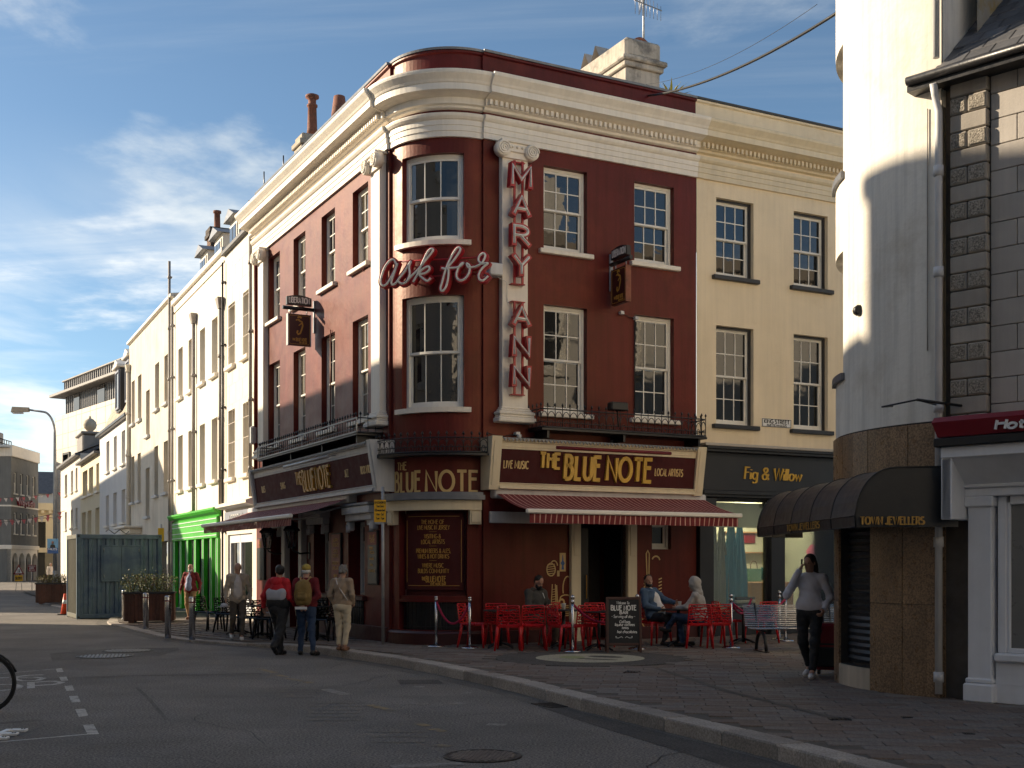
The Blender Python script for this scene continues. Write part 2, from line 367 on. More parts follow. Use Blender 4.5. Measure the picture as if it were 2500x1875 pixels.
g('Q', .72, arc(.36,.5,.36,.5,90,450,22), [(.45,.25),(.72,-.05)])
g('R', .50, [(0,0),(0,1),(.22,1)]+arc(.22,.74,.24,.26,90,-90)+[(0,.48)], [(.20,.48),(.50,0)])
g('S', .46, arc(.23,.76,.21,.24,35,270,10)+arc(.23,.26,.23,.26,90,-145,10))
g('T', .48, [(0,1),(.48,1)], [(.24,1),(.24,0)])
g('U', .52, [(0,1),(0,.26)]+arc(.26,.26,.26,.26,180,360,12)+[(.52,1)])
g('V', .56, [(0,1),(.28,0),(.56,1)])
g('W', .84, [(0,1),(.21,0),(.42,1),(.63,0),(.84,1)])
g('X', .54, [(0,0),(.54,1)], [(0,1),(.54,0)])
g('Y', .56, [(0,1),(.28,.48),(.56,1)], [(.28,.48),(.28,0)])
g('Z', .50, [(0,1),(.5,1),(0,0),(.5,0)])
g('&', .62, [(.62,0),(.14,.72)]+arc(.28,.80,.17,.20,205,-35,10)+[(.12,.42)]+arc(.24,.24,.22,.24,130,320,10)+[(.58,.48)])
g("'", .04, [(0,1),(0,.75)]); g('.', .03, [(0,0),(0,.05)]); g(',', .05, [(.04,.06),(0,-.14)]); g('-', .3, [(0,.45),(.3,.45)]); g('*', .2, [(0,.4),(.2,.5)], [(0,.5),(.2,.4)])
g('a', .46, arc(.21,.28,.21,.28,60,360,14), [(.44,.58),(.44,.06),(.50,0)])
g('b', .44, [(0,1),(0,0)], arc(.21,.29,.21,.29,150,-150,12)); g('c', .40, arc(.23,.29,.22,.29,45,315,12)); g('d', .44, arc(.21,.29,.21,.29,30,330,12), [(.44,1),(.44,0)])
g('e', .42, [(.02,.32),(.40,.32)]+arc(.21,.30,.20,.29,5,310,12)); g('f', .30, arc(.26,.80,.14,.20,60,180,6)+[(.12,0)], [(0,.56),(.28,.56)])
g('g', .44, arc(.21,.29,.21,.29,30,330,12), [(.43,.58),(.43,-.12)]+arc(.22,-.14,.21,.18,0,-150,8)); g('h', .42, [(0,1),(0,0)], [(0,.40)]+arc(.21,.38,.20,.20,160,0,8)+[(.41,0)])
g('i', .04, [(0,.56),(0,0)], [(0,.76),(0,.82)]); g('k', .38, [(0,1),(0,0)], [(.36,.56),(.03,.26),(.38,0)]); g('l', .04, [(0,1),(0,0)])
g('m', .66, [(0,.56),(0,0)], [(0,.40)]+arc(.17,.40,.16,.18,160,0,7)+[(.33,0)], [(.33,.40)]+arc(.50,.40,.16,.18,160,0,7)+[(.66,0)])
g('n', .42, [(0,.56),(0,0)], [(0,.40)]+arc(.21,.38,.20,.20,160,0,8)+[(.41,0)]); g('o', .44, arc(.22,.29,.22,.29,90,450,14)); g('p', .44, [(0,.56),(0,-.30)], arc(.21,.29,.21,.29,150,-150,12))
g('q', .44, arc(.21,.29,.21,.29,30,330,12), [(.43,.58),(.43,-.30)]); g('r', .28, [(0,.56),(0,0)], [(0,.36)]+arc(.18,.38,.16,.20,170,50,6)); g('s', .36, arc(.18,.43,.16,.14,30,270,7)+arc(.18,.15,.18,.15,90,-150,7))
g('t', .28, [(.12,.85),(.12,.08),(.26,.02)], [(0,.56),(.28,.56)]); g('u', .42, [(0,.56),(0,.20)]+arc(.20,.20,.20,.20,180,350,8), [(.41,.56),(.41,0)]); g('v', .42, [(0,.56),(.21,0),(.42,.56)])
g('w', .62, [(0,.56),(.15,0),(.31,.50),(.46,0),(.62,.56)]); g('x', .4, [(0,.56),(.4,0)], [(.4,.56),(0,0)]); g('y', .42, [(0,.56),(.21,.02)], [(.42,.56),(.10,-.28)]); g('z', .36, [(0,.56),(.36,.56),(0,0),(.36,0)])
for i, st in enumerate(([arc(.24,.5,.24,.5,90,450,16)], [[(.05,.8),(.2,1),(.2,0)]], [arc(.24,.74,.24,.26,170,-30,10)+[(0,0),(.48,0)]])): g(str(i), .48, *st)
g('5', .46, [(.44,1),(.06,1),(.03,.58)]+arc(.22,.32,.24,.32,110,-140,12))
g('7', .44, [(0,1),(.44,1),(.14,0)])
def ribbon(mb, pts, hw, y0, y1, m=0, nib=None):
    """flat stroke of half width hw in the xz plane, between y0 (front) and y1 (back); nib(dx,dz)->scale"""
    P = [V(p) for p in pts]
    if len(P) < 2: return
    clo = (P[0]-P[-1]).length < 1e-6 and len(P) > 3
    if clo: P = P[:-1]
    k = len(P); Lp = []; Rp = []
    for i in range(k):
        a = P[i]-P[i-1] if (i > 0 or clo) else None; b = P[(i+1) % k]-P[i] if (i < k-1 or clo) else None
        a = a.normalized() if a is not None and a.length > 1e-9 else None; b = b.normalized() if b is not None and b.length > 1e-9 else None
        if a is None and b is None: return
        if a is None: a = b
        if b is None: b = a
        na = V((-a.y, a.x)); nb = V((-b.y, b.x)); mt = na+nb
        mt = na if mt.length < .3 else mt.normalized(); sc = 1/max(.78, mt.dot(na)); t = (a+b)
        h = hw*(nib(t) if nib else 1.0)
        p = P[i].copy()
        if not clo and i == 0 and not nib: p = p-b*hw*.0
        Lp.append(p+mt*h*sc); Rp.append(p-mt*h*sc)
    for i in range(k if clo else k-1):
        j = (i+1) % k; a, b, c, d = Lp[i], Lp[j], Rp[j], Rp[i]
        mb.raw([(q.x, y0, q.y) for q in (a, b, c, d)]+[(q.x, y1, q.y) for q in (a, b, c, d)], [(0, 3, 2, 1), (0, 1, 5, 4), (2, 3, 7, 6)], m)
    if not clo:
        for a, b in ((Lp[0], Rp[0]), (Lp[-1], Rp[-1])):
            mb.raw([(a.x, y0, a.y), (b.x, y0, b.y), (b.x, y1, b.y), (a.x, y1, a.y)], [(0, 1, 2, 3)], m)
def text_layout(txt, gap=.20, space=.34):
    x = 0; outp = []
    for ch in txt:
        if ch == ' ': x += space; continue
        wd, st = GL[ch]; outp.append((ch, x, st)); x += wd+gap
    return outp, x-gap
def text(mb, txt, x0, x1, z, h, hw=.05, y0=-.004, y1=0., gap=.20, m=0, slant=0., nib=None, serif=0., fit=True, wob=0.):
    lay, wd = text_layout(txt, gap); sc = (x1-x0)/wd if fit else h
    for ch, ox, st in lay:
        dz = random.uniform(-wob, wob)*h
        for s_ in st:
            ribbon(mb, [(x0+(ox+px)*sc+slant*pz*h, z+pz*h+dz) for px, pz in s_], hw, y0, y1, m, nib)
            if serif:
                for (px, pz) in (s_[0], s_[-1]):
                    if pz in (0, 1, .56) : ribbon(mb, [(x0+(ox+px)*sc+slant*pz*h-serif*h, z+pz*h+dz), (x0+(ox+px)*sc+slant*pz*h+serif*h, z+pz*h+dz)], hw*.35, y0-.001, y1, m)
    return mb
# ================================================================== frames of the place
dA = V((-.46406, .88581)); dB = V((.88583, .46401)); nA = -dB; nB = -dA
C = V((-1.835, 23.13)); R = 1.43; OC = C+R*dA+R*dB
def frame(o, xd, yd):
    return Mx(((xd.x, yd.x, 0, o.x), (xd.y, yd.y, 0, o.y), (0, 0, 1, 0), (0, 0, 0, 1)))
FA = frame(C, -dA, -nA)             # facade along the street: x = -t
FB = frame(C, dB, -nB)              # facade on the pedestrian street: x = s
dT = V((-.43498, .90045)); QT = C+11.2*dA; yT = V((.90045, .43498)); FT = frame(QT, -dT, yT)   # terrace beyond: x = -r
xR = V((.7071, -.7071)); yR = V((.7071, .7071)); PR = V((5.13, 14.3)); FR = frame(PR, xR, yR)  # stone house on the right
RC = V((6.82, 15.99)); RR = 2.42                                                               # round corner on the right
RCW = R-.06                                                                                    # radius of the pub's curved wall
def cf(th, y, z):                   # pub corner: th in degrees from the street side, y into the wall
    a = rad(th); q = OC+(nA*math.cos(a)+nB*math.sin(a))*(RCW-y); return (q.x, q.y, z)
def wB(s, w_, z): q = C+dB*s+nB*w_; return V((q.x, q.y, z))
def wA(t, w_, z): q = C+dA*t+nA*w_; return V((q.x, q.y, z))
ZP = .14
def zp(x, y):                       # height of the pavement: flush with the road along the crossing, full kerb by the corner
    p = V((x, y))-C; t = p.dot(dA); w_ = p.dot(nA)
    k = min(1, max(0, (t-.5)/3.0)); low = .035+.10*min(1, max(0, 1-w_/3.0))
    return ZP*(1-k)+low*k
# ================================================================== ground
KERB = [(-29.5, 72), (-24.0, 60.5), (-18.6, 48.6), (-17.2, 46.2), (-15.6, 45.4), (-14.2, 44.2), (-12.6, 37.6), (-11.7, 34.6), (-9.9, 31.2), (-8.1, 27.9), (-7.3, 26.8), (-6.3, 25.9), (-5.1, 24.9), (-3.9, 23.3), (-2.03, 20.5), (-.9, 18.3), (0, 16.4), (.676, 14.57), (1.4, 12.9), (2.15, 11.17), (2.55, 10.1), (3.2, 8.2), (4.4, 4.6), (5.6, 1), (6.6, -2), (9.5, -12)]
mb = MB(); mb.quad((-900, -500, 0), (900, -500, 0), (900, 1300, 0), (-900, 1300, 0)); link('road', mb, 'asphalt', kind='structure')
def kz(p): return zp(*p)
mb = MB(); ks = [V(p) for p in KERB]
for i in range(len(ks)-1):
    a, b = ks[i], ks[i+1]; d = (b-a).normalized(); nn = V((-d.y, d.x)); nn = nn if nn.dot(V((1, .3))) > 0 else -nn
    # strips from the kerb inwards so that the surface follows zp()
    ws = [.12, .8, 1.6, 2.6, 4.5, 9, 40]
    for j in range(len(ws)-1):
        q = [a+V((.97, .25))*ws[j], b+V((.97, .25))*ws[j], b+V((.97, .25))*ws[j+1], a+V((.97, .25))*ws[j+1]]
        mb.poly([(p.x, p.y, zp(p.x, p.y)-.004) for p in q])
link('pavement', mb, 'paver_joint', kind='structure'); PAVE = [o for o in WM if o.name.startswith('pavement')][0]
# kerb stones, one by one
kerb = bpy.data.objects.new('kerb', None); COL.objects.link(kerb); WM[kerb] = I4.copy(); kerb['kind'] = 'structure'
pts = []; 
for i in range(len(ks)-1):
    n_ = max(1, int((ks[i+1]-ks[i]).length/.05))
    pts += [ks[i].lerp(ks[i+1], k/n_) for k in range(n_)]
for _ in range(12):                                          # smooth the line of the kerb
    pts = [pts[0]]+[(pts[i-1]+pts[i]*2+pts[i+1])/4 for i in range(1, len(pts)-1)]+[pts[-1]]
acc = 0; start = 0; nk = 0
for i in range(1, len(pts)):
    acc += (pts[i]-pts[i-1]).length
    ln = .92 if nk % 3 else 1.05
    if acc >= ln:
        a, b = pts[start], pts[i]; d = (b-a).normalized(); nn = V((-d.y, d.x)); nn = nn if nn.dot(V((1, .3))) > 0 else -nn
        if 4 < a.y < 50:
            a2 = a+d*.006; b2 = b-d*.006; z0 = max(.02, zp(a.x, a.y))+.006; z1_ = max(.02, zp(b.x, b.y))+.006; e = random.uniform(-.004, .004)
            mk = MB(); c_ = .018
            P = [a2, b2, b2+nn*.30, a2+nn*.30]
            bot = [(p.x, p.y, -.05) for p in P]; mid = [(p.x, p.y, (z0 if k in (0, 3) else z1_)+e-c_) for k, p in enumerate(P)]
            cen = (P[0]+P[2])/2
            top = [(p.x+(cen-p).normalized().x*c_*1.4, p.y+(cen-p).normalized().y*c_*1.4, (z0 if k in (0, 3) else z1_)+e) for k, p in enumerate(P)]
            mk.raw(bot+mid+top, [(0,1,5,4),(1,2,6,5),(2,3,7,6),(3,0,4,7),(4,5,9,8),(5,6,10,9),(6,7,11,10),(7,4,8,11),(8,9,10,11)])
            link('kerb_stone', mk, 'granite_kerb', kerb); 
        nk += 1; start = i; acc = 0
# paving slabs in running courses; the nearest ones singly
def inside(x, y):
    best = 1e9
    for i in range(len(ks)-1):
        a, b = ks[i], ks[i+1]; d = b-a; u = max(0, min(1, (V((x, y))-a).dot(d)/d.length_squared)); q = a+d*u; e = V((x, y))-q
        dn = V((-d.y, d.x)).normalized(); dn = dn if dn.dot(V((1, .3))) > 0 else -dn
        if e.length < abs(best): best = e.length if e.dot(dn) > 0 else -e.length
    return best
MOS = V((1.32, 20.3)); MOSR = 1.52
pav = []; ang = rad(-7); cx, sx = math.cos(ang), math.sin(ang); row = 0; yy = -1.0
PW, PH = .50, .235
while yy < 34:
    xx = -16+(row % 2)*PW/2+random.uniform(-.04, .04)
    while xx < 14:
        X = xx*cx-yy*sx; Y = xx*sx+yy*cx
        u = X/max(Y, .5)
        if Y > 8.3 and -.36 < u < .45 and inside(X, Y) > .42:
            p = V((X, Y))-C; inpub = p.dot(nA) < .0 and p.dot(nB) < .0
            inr = (V((X, Y))-RC).length < RR-.1 or ((V((X, Y))-PR).dot(yR) > .1 and (V((X, Y))-PR).dot(xR) > 0)
            onm = (V((X, Y))-MOS).length < MOSR+.1
            if not (inpub or inr or onm): pav.append((X, Y, xx, yy))
        xx += PW
    yy += PH; row += 1
vis = sorted(pav, key=lambda p: p[1]+(0 if abs(p[0]/p[1]) < .43 else 50))
single = set(id(p) for p in vis[:300])
pm = MB(); pm.box(-PW/2+.006, PW/2-.006, -PH/2+.006, PH/2-.006, -.03, .006, .005); pme = pm.mesh('paver'); pme.materials.append(MATS['paver'])
rest = MB()
for p in pav:
    z = zp(p[0], p[1]); M = T((p[0], p[1], z+random.uniform(-.002, .002))) @ Rz(ang) @ Mx.Rotation(random.uniform(-.006, .006), 4, 'Y')
    if id(p) in single: link('paver', pme, None, PAVE, M)
    else:
        i0 = len(rest.v); rest.box(-PW/2+.006, PW/2-.006, -PH/2+.006, PH/2-.006, -.005, .006); rest.xf(M, i0)
link('pavers_beyond', rest, 'paver', PAVE, kind='stuff')
# ================================================================== windows
WC = {}
def window(parent, F, x0, x1, z0, z1, d=.16, cols=3, rows=2, frame='white_frame', pane='pane', sill='trim', sw=.12, sh=.10, sp=.10, split=.5, name='window', fw=.06, lift=0, tilt=.006, nosill=False):
    """sash window in an opening: box frame, two sashes, glazing bars, one pane per light, sill"""
    W_ = x1-x0; H_ = z1-z0; key = (round(W_, 3), round(H_, 3), d, cols, rows, fw, split)
    if key not in WC:
        m = MB(); y = d-.05
        m.box(0, fw, y, y+.12, 0, H_, .006); m.box(W_-fw, W_, y, y+.12, 0, H_, .006); m.box(fw, W_-fw, y, y+.12, H_-fw, H_, .006); m.box(fw, W_-fw, y, y+.14, 0, fw*.8, .006)
        zm = H_*split; s_ = .042
        for (a, b, yy_) in ((zm-.02, H_-fw, y+.02), (fw*.8, zm+.02, y+.065)):
            m.box(fw, fw+s_, yy_, yy_+.04, a, b); m.box(W_-fw-s_, W_-fw, yy_, yy_+.04, a, b)
            m.box(fw+s_, W_-fw-s_, yy_, yy_+.04, b-.045, b, .004); m.box(fw+s_, W_-fw-s_, yy_, yy_+.04, a, a+(.085 if a < zm-.1 else .045), .004)
        gb = MB(); cells = []
        for (a, b, yy_) in ((zm+.025, H_-fw-.045, y+.028), (fw*.8+.085, zm-.025, y+.073)):
            xa, xb = fw+s_, W_-fw-s_; bw = .011
            for i in range(1, cols): xx = xa+(xb-xa)*i/cols; gb.box(xx-bw, xx+bw, yy_, yy_+.025, a, b)
            for j in range(1, rows): z_ = a+(b-a)*j/rows; gb.box(xa, xb, yy_+.002, yy_+.023, z_-bw, z_+bw)
            pw, ph = (xb-xa)/cols, (b-a)/rows
            for i in range(cols):
                for j in range(rows): cells.append((xa+pw*(i+.5), yy_+.016, a+ph*(j+.5)))
            dims = (pw, ph, (b-a)/rows)
            cells[-1] = cells[-1]
            if a > zm: up = (pw, ph)
            else: lo = (pw, ph)
        ms = []
        for pw, ph in (up, lo):
            p = MB(); p.box(-pw/2+.004, pw/2-.004, -.002, .002, -ph/2+.004, ph/2-.004); ms.append(p.mesh('pane'))
        s2 = MB(); s2.box(-sw, W_+sw, -sp, d-.04, -sh, -.004, .012)
        WC[key] = (m.mesh('window'), gb.mesh('glazing_bars') if gb.v else None, cells, ms, s2.mesh('sill'), {})
    me, gme, cells, ms, sme, cache = WC[key]
    def var(me_, mt):
        k = (me_.name, mt)
        if k not in cache:
            c = me_.copy(); c.materials.append(MATS[mt]); cache[k] = c
        return cache[k]
    M = F @ T((x0, 0, z0))
    o = link(name, var(me, frame), None, parent, M)
    if gme: link('glazing_bars', var(gme, frame), None, o, M)
    half = len(cells)//2; pick = [pane, pane] if isinstance(pane, str) else [random.choice(pane), random.choice(pane)]
    for i, c in enumerate(cells):
        pm_ = pick[0 if i < half else 1]
        link('pane', var(ms[0 if i < half else 1], pm_), None, o, M @ T(c) @ Mx.Rotation(random.uniform(-tilt, tilt), 4, 'X') @ Mx.Rotation(random.uniform(-tilt, tilt), 4, 'Z'))
    if not nosill: link('sill', var(sme, sill), None, o, M)
    return o
# ================================================================== the pub
pub = thing('corner_pub', 'maroon three-storey corner pub with cream cornice and curved corner', 'pub', (C.x, C.y, ZP))
AW = [(-9.99, -9.02), (-7.85, -6.89), (-5.68, -4.73), (-3.57, -2.62)]
BW = [(2.80, 3.83), (5.0, 6.02)]
Z2, Z2t, Z1, Z1t = 8.15, 9.86, 4.83, 7.03
AG = [(-9.85, -8.62, 1.05, 2.72, .35), (-8.17, -7.04, .14, 2.78, .9), (-6.25, -5.15, 1.05, 2.72, .35), (-3.85, -2.83, 1.05, 2.66, .35)]
TA = -11.2
m = MB(); m.wall(TA, -R, 0, 11.45, [(a, b, Z2, Z2t) for a, b in AW]+[(a, b, Z1, Z1t) for a, b in AW]+AG, .18)
m.quad((-R, 0, 0), (-R, .3, 0), (-R, .3, 11.45), (-R, 0, 11.45)); m.quad((TA, 0, 0), (TA, 9, 0), (TA, 9, 11.7), (TA, 0, 11.7))
link('wall', m, 'maroon', pub, FA)
BG = [(3.63, 4.78, .14, 2.98, 1.1), (5.45, 5.95, 2.05, 2.62, .18)]
m = MB(); m.wall(R, 6.61, 0, 11.45, [(a, b, Z2, Z2t) for a, b in BW]+[(a, b, Z1, Z1t) for a, b in BW]+BG, .18)
m.quad((R, 0, 0), (R, .3, 0), (R, .3, 11.45), (R, 0, 11.45)); link('wall', m, 'maroon', pub, FB)
CT0, CT1 = 17.0, 74.4                                        # opening of the curved windows, in degrees
CW = [(CT0, CT1, 8.13, 9.86), (CT0, CT1, 4.83, 7.05), (13, 77, 1.02, 2.95, .16), (13, 77, .42, .98, .22)]
m = MB(); m.wall(-4, 94, 0, 11.45, CW, .18, f=cf, ex=list(range(-2, 94, 4))); link('corner_wall', m, 'maroon', pub)
m = MB(); m.wall(13, 77, .42, 2.95, [], .1, .17, f=cf, ex=list(range(16, 77, 4))); link('corner_recess', m, 'maroon_sign', pub)
# roof behind the parapet
m = MB(); rp = [wA(11.2, -.25, 11.3), wA(R, -.25, 11.3), V(cf(45, .3, 11.3)), wB(R, -.25, 11.3), wB(6.6, -.25, 11.3), wB(6.6, -9, 11.3), wA(11.2, -9, 11.3)]
m.poly(rp); link('roof', m, 'lead', pub)
# mouldings: (offset, height) outlines for the cornice, architrave, parapet
def apath(a, b, off=0.0): return [(C.x+dA.x*t, C.y+dA.y*t, nA.x, nA.y) for t in (a, b)]
def bpath(a, b): return [(C.x+dB.x*s, C.y+dB.y*s, nB.x, nB.y) for s in (a, b)]
def cpath(a=-3, b=93, n=24):
    o_ = []
    for i in range(n+1):
        th = rad(a+(b-a)*i/n); q = nA*math.cos(th)+nB*math.sin(th); o_.append((OC.x+q.x*RCW, OC.y+q.y*RCW, q.x, q.y))
    return o_
CORN = [(0, 10.7), (0.08, 10.72), (0.1, 10.76), (0.16, 10.78), (0.16, 10.9), (0.24, 10.92), (0.3, 10.94), (0.42, 10.96), (0.42, 11.08), (0.44, 11.1), (0.46, 11.14), (0.5, 11.19), (0.54, 11.24), (0.55, 11.28), (0.55, 11.31), (0.0, 11.35)]
CORNC = [(w_*.97, z) for w_, z in CORN]
ARCH = [(0, 10.16), (.06, 10.16), (.06, 10.27), (.075, 10.275), (.075, 10.38), (.09, 10.385), (.09, 10.48), (.12, 10.50), (.15, 10.54), (.16, 10.58), (.16, 10.60), (0, 10.64)]
PARA = [(-.02, 11.30), (-.02, 11.82), (.03, 11.84), (.03, 11.88), (-.30, 11.90), (-.30, 11.3)]
CAPP = [(.05, 11.885), (.06, 11.93), (-.33, 11.95), (-.33, 11.885)]
def mould(name, prof, mt, a0=R, a1=11.2, b0=R, b1=6.61, cr=(-3, 93), cprof=None):
    m = MB(); m.sweep(apath(a1, a0), prof); link(name, m, mt, pub)
    m = MB(); m.sweep(cpath(*cr), cprof or prof); link(name, m, mt, pub)
    m = MB(); m.sweep(bpath(b0, b1), prof); link(name, m, mt, pub)
mould('cornice', CORN, 'trim', R-.02, 11.45, R-.02, 6.61, (-1.5, 91.5), CORNC)
mould('architrave', ARCH, 'trim', R-.02, 11.28, R-.02, 6.61, (-1.5, 91.5))
mould('parapet', PARA, 'maroon'); mould('coping', CAPP, 'lead')
m = MB()
d1 = MB(); d1.box(-.03, .03, -.235, -.155, 10.785, 10.885); dme = d1.mesh('dentil'); dme.materials.append(MATS['trim'])
n_ = int((11.2-R)/.115)
for i in range(n_): x = -11.15+i*.115; m.box(x, x+.062, -.235, -.15, 10.785, 10.885)
link('dentils', m, 'trim', pub, FA, kind='stuff')
for i in range(int((6.55-R)/.115)): link('dentil', dme, None, pub, FB @ T((R+.06+i*.115, 0, 0)))
# pilasters with scrolled capitals
def capital(m, x0, x1, z, y):
    w_ = x1-x0
    m.box(x0-.08, x1+.08, y-.13, .02, z+.27, z+.33, .012); m.box(x0-.02, x1+.02, y-.09, .02, z+.10, z+.27, .01)
    for i in range(5):                                       # egg and dart
        cx_ = x0+w_*(i+.5)/5; ax = Mx(((1, 0, 0), (0, 0, -1), (0, 1, 0))); m.lathe([(.001, -.03), (.028, -.015), (.036, 0), (.028, .02), (.001, .03)], (cx_, y-.10, z+.19), 8)
    ax = Mx(((1, 0, 0), (0, 0, -1), (0, 1, 0)))
    for sx_ in (x0-.03, x1+.03):
        m.lathe([(.155, -.02), (.155, .13), (.13, .15), (.10, .14), (.09, .15), (.03, .15)], (sx_, y, z+.13), 20, ax=ax)
        sp = [(sx_+(.14-.125*k/40)*math.cos(k*.42), y-.155, z+.13+(.14-.125*k/40)*math.sin(k*.42)) for k in range(41)]
        m.tube(sp, [.022-.010*k/40 for k in range(41)], 6)
    m.box(x0, x1, y-.05, 0, z-.02, z+.10)
def pilaster(F, x0, x1, z0=4.55, z1=10.16, y=-.14):
    m = MB(); m.box(x0, x1, y, .02, z0+.3, z1-.33, .01); p = link('pilaster', m, 'trim', pub, F)
    m = MB()
    for a, b, e in ((0, .10, .13), (.10, .15, .10), (.15, .22, .115), (.22, .27, .06), (.27, .31, .03)):
        m.box(x0-e, x1+e, y-e, .02, z0+a, z0+b, min(.02, (b-a)*.35))
    link('base', m, 'trim', p, F)
    m = MB(); capital(m, x0, x1, z1-.33, y); link('capital', m, 'trim', p, F)
pilaster(FA, -2.10, -1.60); pilaster(FA, -10.58, -10.08); pilaster(FB, 1.78, 2.36)
# sash windows
for a, b in AW:
    window(pub, FA, a, b, Z2, Z2t, .18, 3, 2, pane=('pane_curtain', 'pane', 'pane_curtain')); window(pub, FA, a, b, Z1, Z1t, .18, 3, 2, pane=('pane_curtain', 'pane'))
for a, b in BW:
    window(pub, FB, a, b, Z2, Z2t, .18, 3, 2); window(pub, FB, a, b, Z1, Z1t, .18, 3, 2)
def cbox(m, t0, t1, y0, y1, z0, z1, n=8):
    for i in range(n):
        a = t0+(t1-t0)*i/n; b = t0+(t1-t0)*(i+1)/n
        m.quad(cf(a, y0, z0), cf(b, y0, z0), cf(b, y0, z1), cf(a, y0, z1)); m.quad(cf(a, y0, z1), cf(b, y0, z1), cf(b, y1, z1), cf(a, y1, z1))
        m.quad(cf(b, y0, z0), cf(a, y0, z0), cf(a, y1, z0), cf(b, y1, z0)); m.quad(cf(b, y1, z0), cf(a, y1, z0), cf(a, y1, z1), cf(b, y1, z1))
    for t_ in (t0, t1): m.quad(cf(t_, y0, z0), cf(t_, y1, z0), cf(t_, y1, z1), cf(t_, y0, z1))
def cwindow(z0, z1):
    a, b = CT0, CT1; m = MB(); e = 3.0; zm = (z0+z1)/2
    cbox(m, a, a+e, .12, .24, z0, z1, 1); cbox(m, b-e, b, .12, .24, z0, z1, 1); cbox(m, a+e, b-e, .12, .24, z1-.07, z1); cbox(m, a+e, b-e, .12, .26, z0, z0+.05)
    s = 1.8; bars = MB(); wn_ = None
    for (p, q, y) in ((zm-.02, z1-.07, .14), (z0+.05, zm+.02, .185)):
        cbox(m, a+e, a+e+s, y, y+.04, p, q, 1); cbox(m, b-e-s, b-e, y, y+.04, p, q, 1); cbox(m, a+e+s, b-e-s, y, y+.04, q-.05, q); cbox(m, a+e+s, b-e-s, y, y+.04, p, p+(.09 if p < zm-.1 else .05))
        for k in (1, 2):
            t_ = a+e+s+(b-a-2*e-2*s)*k/3; cbox(bars, t_-.5, t_+.5, y+.006, y+.034, p+.05, q-.05, 1)
    o = link('window', m, 'white_frame', pub); link('glazing_bars', bars, 'white_frame', o)
    for (p, q, y) in ((zm+.03, z1-.12, .16), (z0+.14, zm-.03, .205)):
        for k in range(3):
            t0 = a+e+s+(b-a-2*e-2*s)*k/3+.5; t1 = t0+(b-a-2*e-2*s)/3-1.0; pn = MB(); cbox(pn, t0, t1, y, y+.004, p, q, 3); link('pane', pn, 'pane', o)
    sl_ = MB(); cbox(sl_, a-5, b+5, -.10, .13, z0-.10, z0-.002, 12); link('sill', sl_, 'trim', o)
cwindow(8.13, 9.86); cwindow(4.83, 7.05)
# the cream house next door, same cornice line
ch = thing('cream_house', 'cream rendered three-storey house with black sills beside the maroon pub', 'house', tuple(wB(6.7, 0, ZP)))
YW = [(7.15, 8.19), (9.35, 10.37)]; YE = 14.0
m = MB(); m.wall(6.62, YE, 4.35, 11.45, [(a, b, 8.1, 9.82) for a, b in YW]+[(a, b, 4.82, 7.0) for a, b in YW]+[(11.6, 12.6, 8.1, 9.82), (11.6, 12.6, 4.82, 7)], .2); link('wall', m, 'cream_wall', ch, FB)
for name, prof, mt in (('cornice', CORN, 'trim_cream'), ('architrave', ARCH, 'trim_cream'), ('parapet', PARA, 'cream_wall'), ('coping', CAPP, 'charcoal')):
    m = MB(); m.sweep(bpath(6.612, YE), prof); link(name, m, mt, ch)
dme2 = d1.mesh('dentil'); dme2.materials.append(MATS['trim_cream'])
for i in range(int((YE-6.7)/.115)):
    if 6.65+i*.115 < 11: link('dentil', dme2, None, ch, FB @ T((6.66+i*.115, 0, 0)))
for a, b in YW:
    for z0, z1 in ((8.1, 9.82), (4.82, 7.0)):
        window(ch, FB, a, b, z0, z1, .2, 3, 2, sill='charcoal', pane=('pane', 'pane', 'pane_curtain') if z0 < 6 else 'pane')
        bl = MB(); bl.box(a+.001, a+.03, .10, .30, z0, z1); bl.box(b-.06, b-.001, .10, .145, z0, z1); bl.box(a+.03, b-.06, .10, .145, z1-.05, z1-.001); link('window_surround', bl, 'charcoal', ch, FB)
m = MB(); m.poly([wB(6.6, -.3, 11.4), wB(YE, -.3, 11.4), wB(YE, -9, 11.4), wB(6.6, -9, 11.4)]); m.quad((YE, 0, 0), (YE, 9, 0), (YE, 9, 11.4), (YE, 0, 11.4)); m.xf(FB, 4); link('roof', m, 'lead', ch)
# ================================================================== terrace houses down the street
def simple_window(parent, F, x0, x1, z0, z1, d=.16, pane='pane_far', fr='white_frame', sill='trim', sp=.12, sh=.12):
    return window(parent, F, x0, x1, z0, z1, d, 1, 1, fr, pane, sill, .10, sh, sp, fw=.05)
def house(name, label, r0, r1, zt, wall, wins, depth=8, cat='house', sillm='trim', wd=.28, extra_ops=(), side=True):
    q = QT+dT*r0; h_ = thing(name, label, cat, (q.x, q.y, .0)); m = MB()
    m.wall(-r1, -r0, 0, zt, [(-b, -a, c, e) for a, b, c, e in wins]+list(extra_ops), wd); 
    m.quad((-r0, 0, 0), (-r0, depth, 0), (-r0, depth, zt), (-r0, 0, zt)); m.quad((-r1, 0, 0), (-r1, depth, 0), (-r1, depth, zt), (-r1, 0, zt)); m.quad((-r1, depth, 0), (-r0, depth, 0), (-r0, depth, zt), (-r1, depth, zt))
    link('wall', m, wall, h_, FT)
    for a, b, c, e in wins: simple_window(h_, FT, -b, -a, c, e, wd-.02, sill=sillm)
    return h_
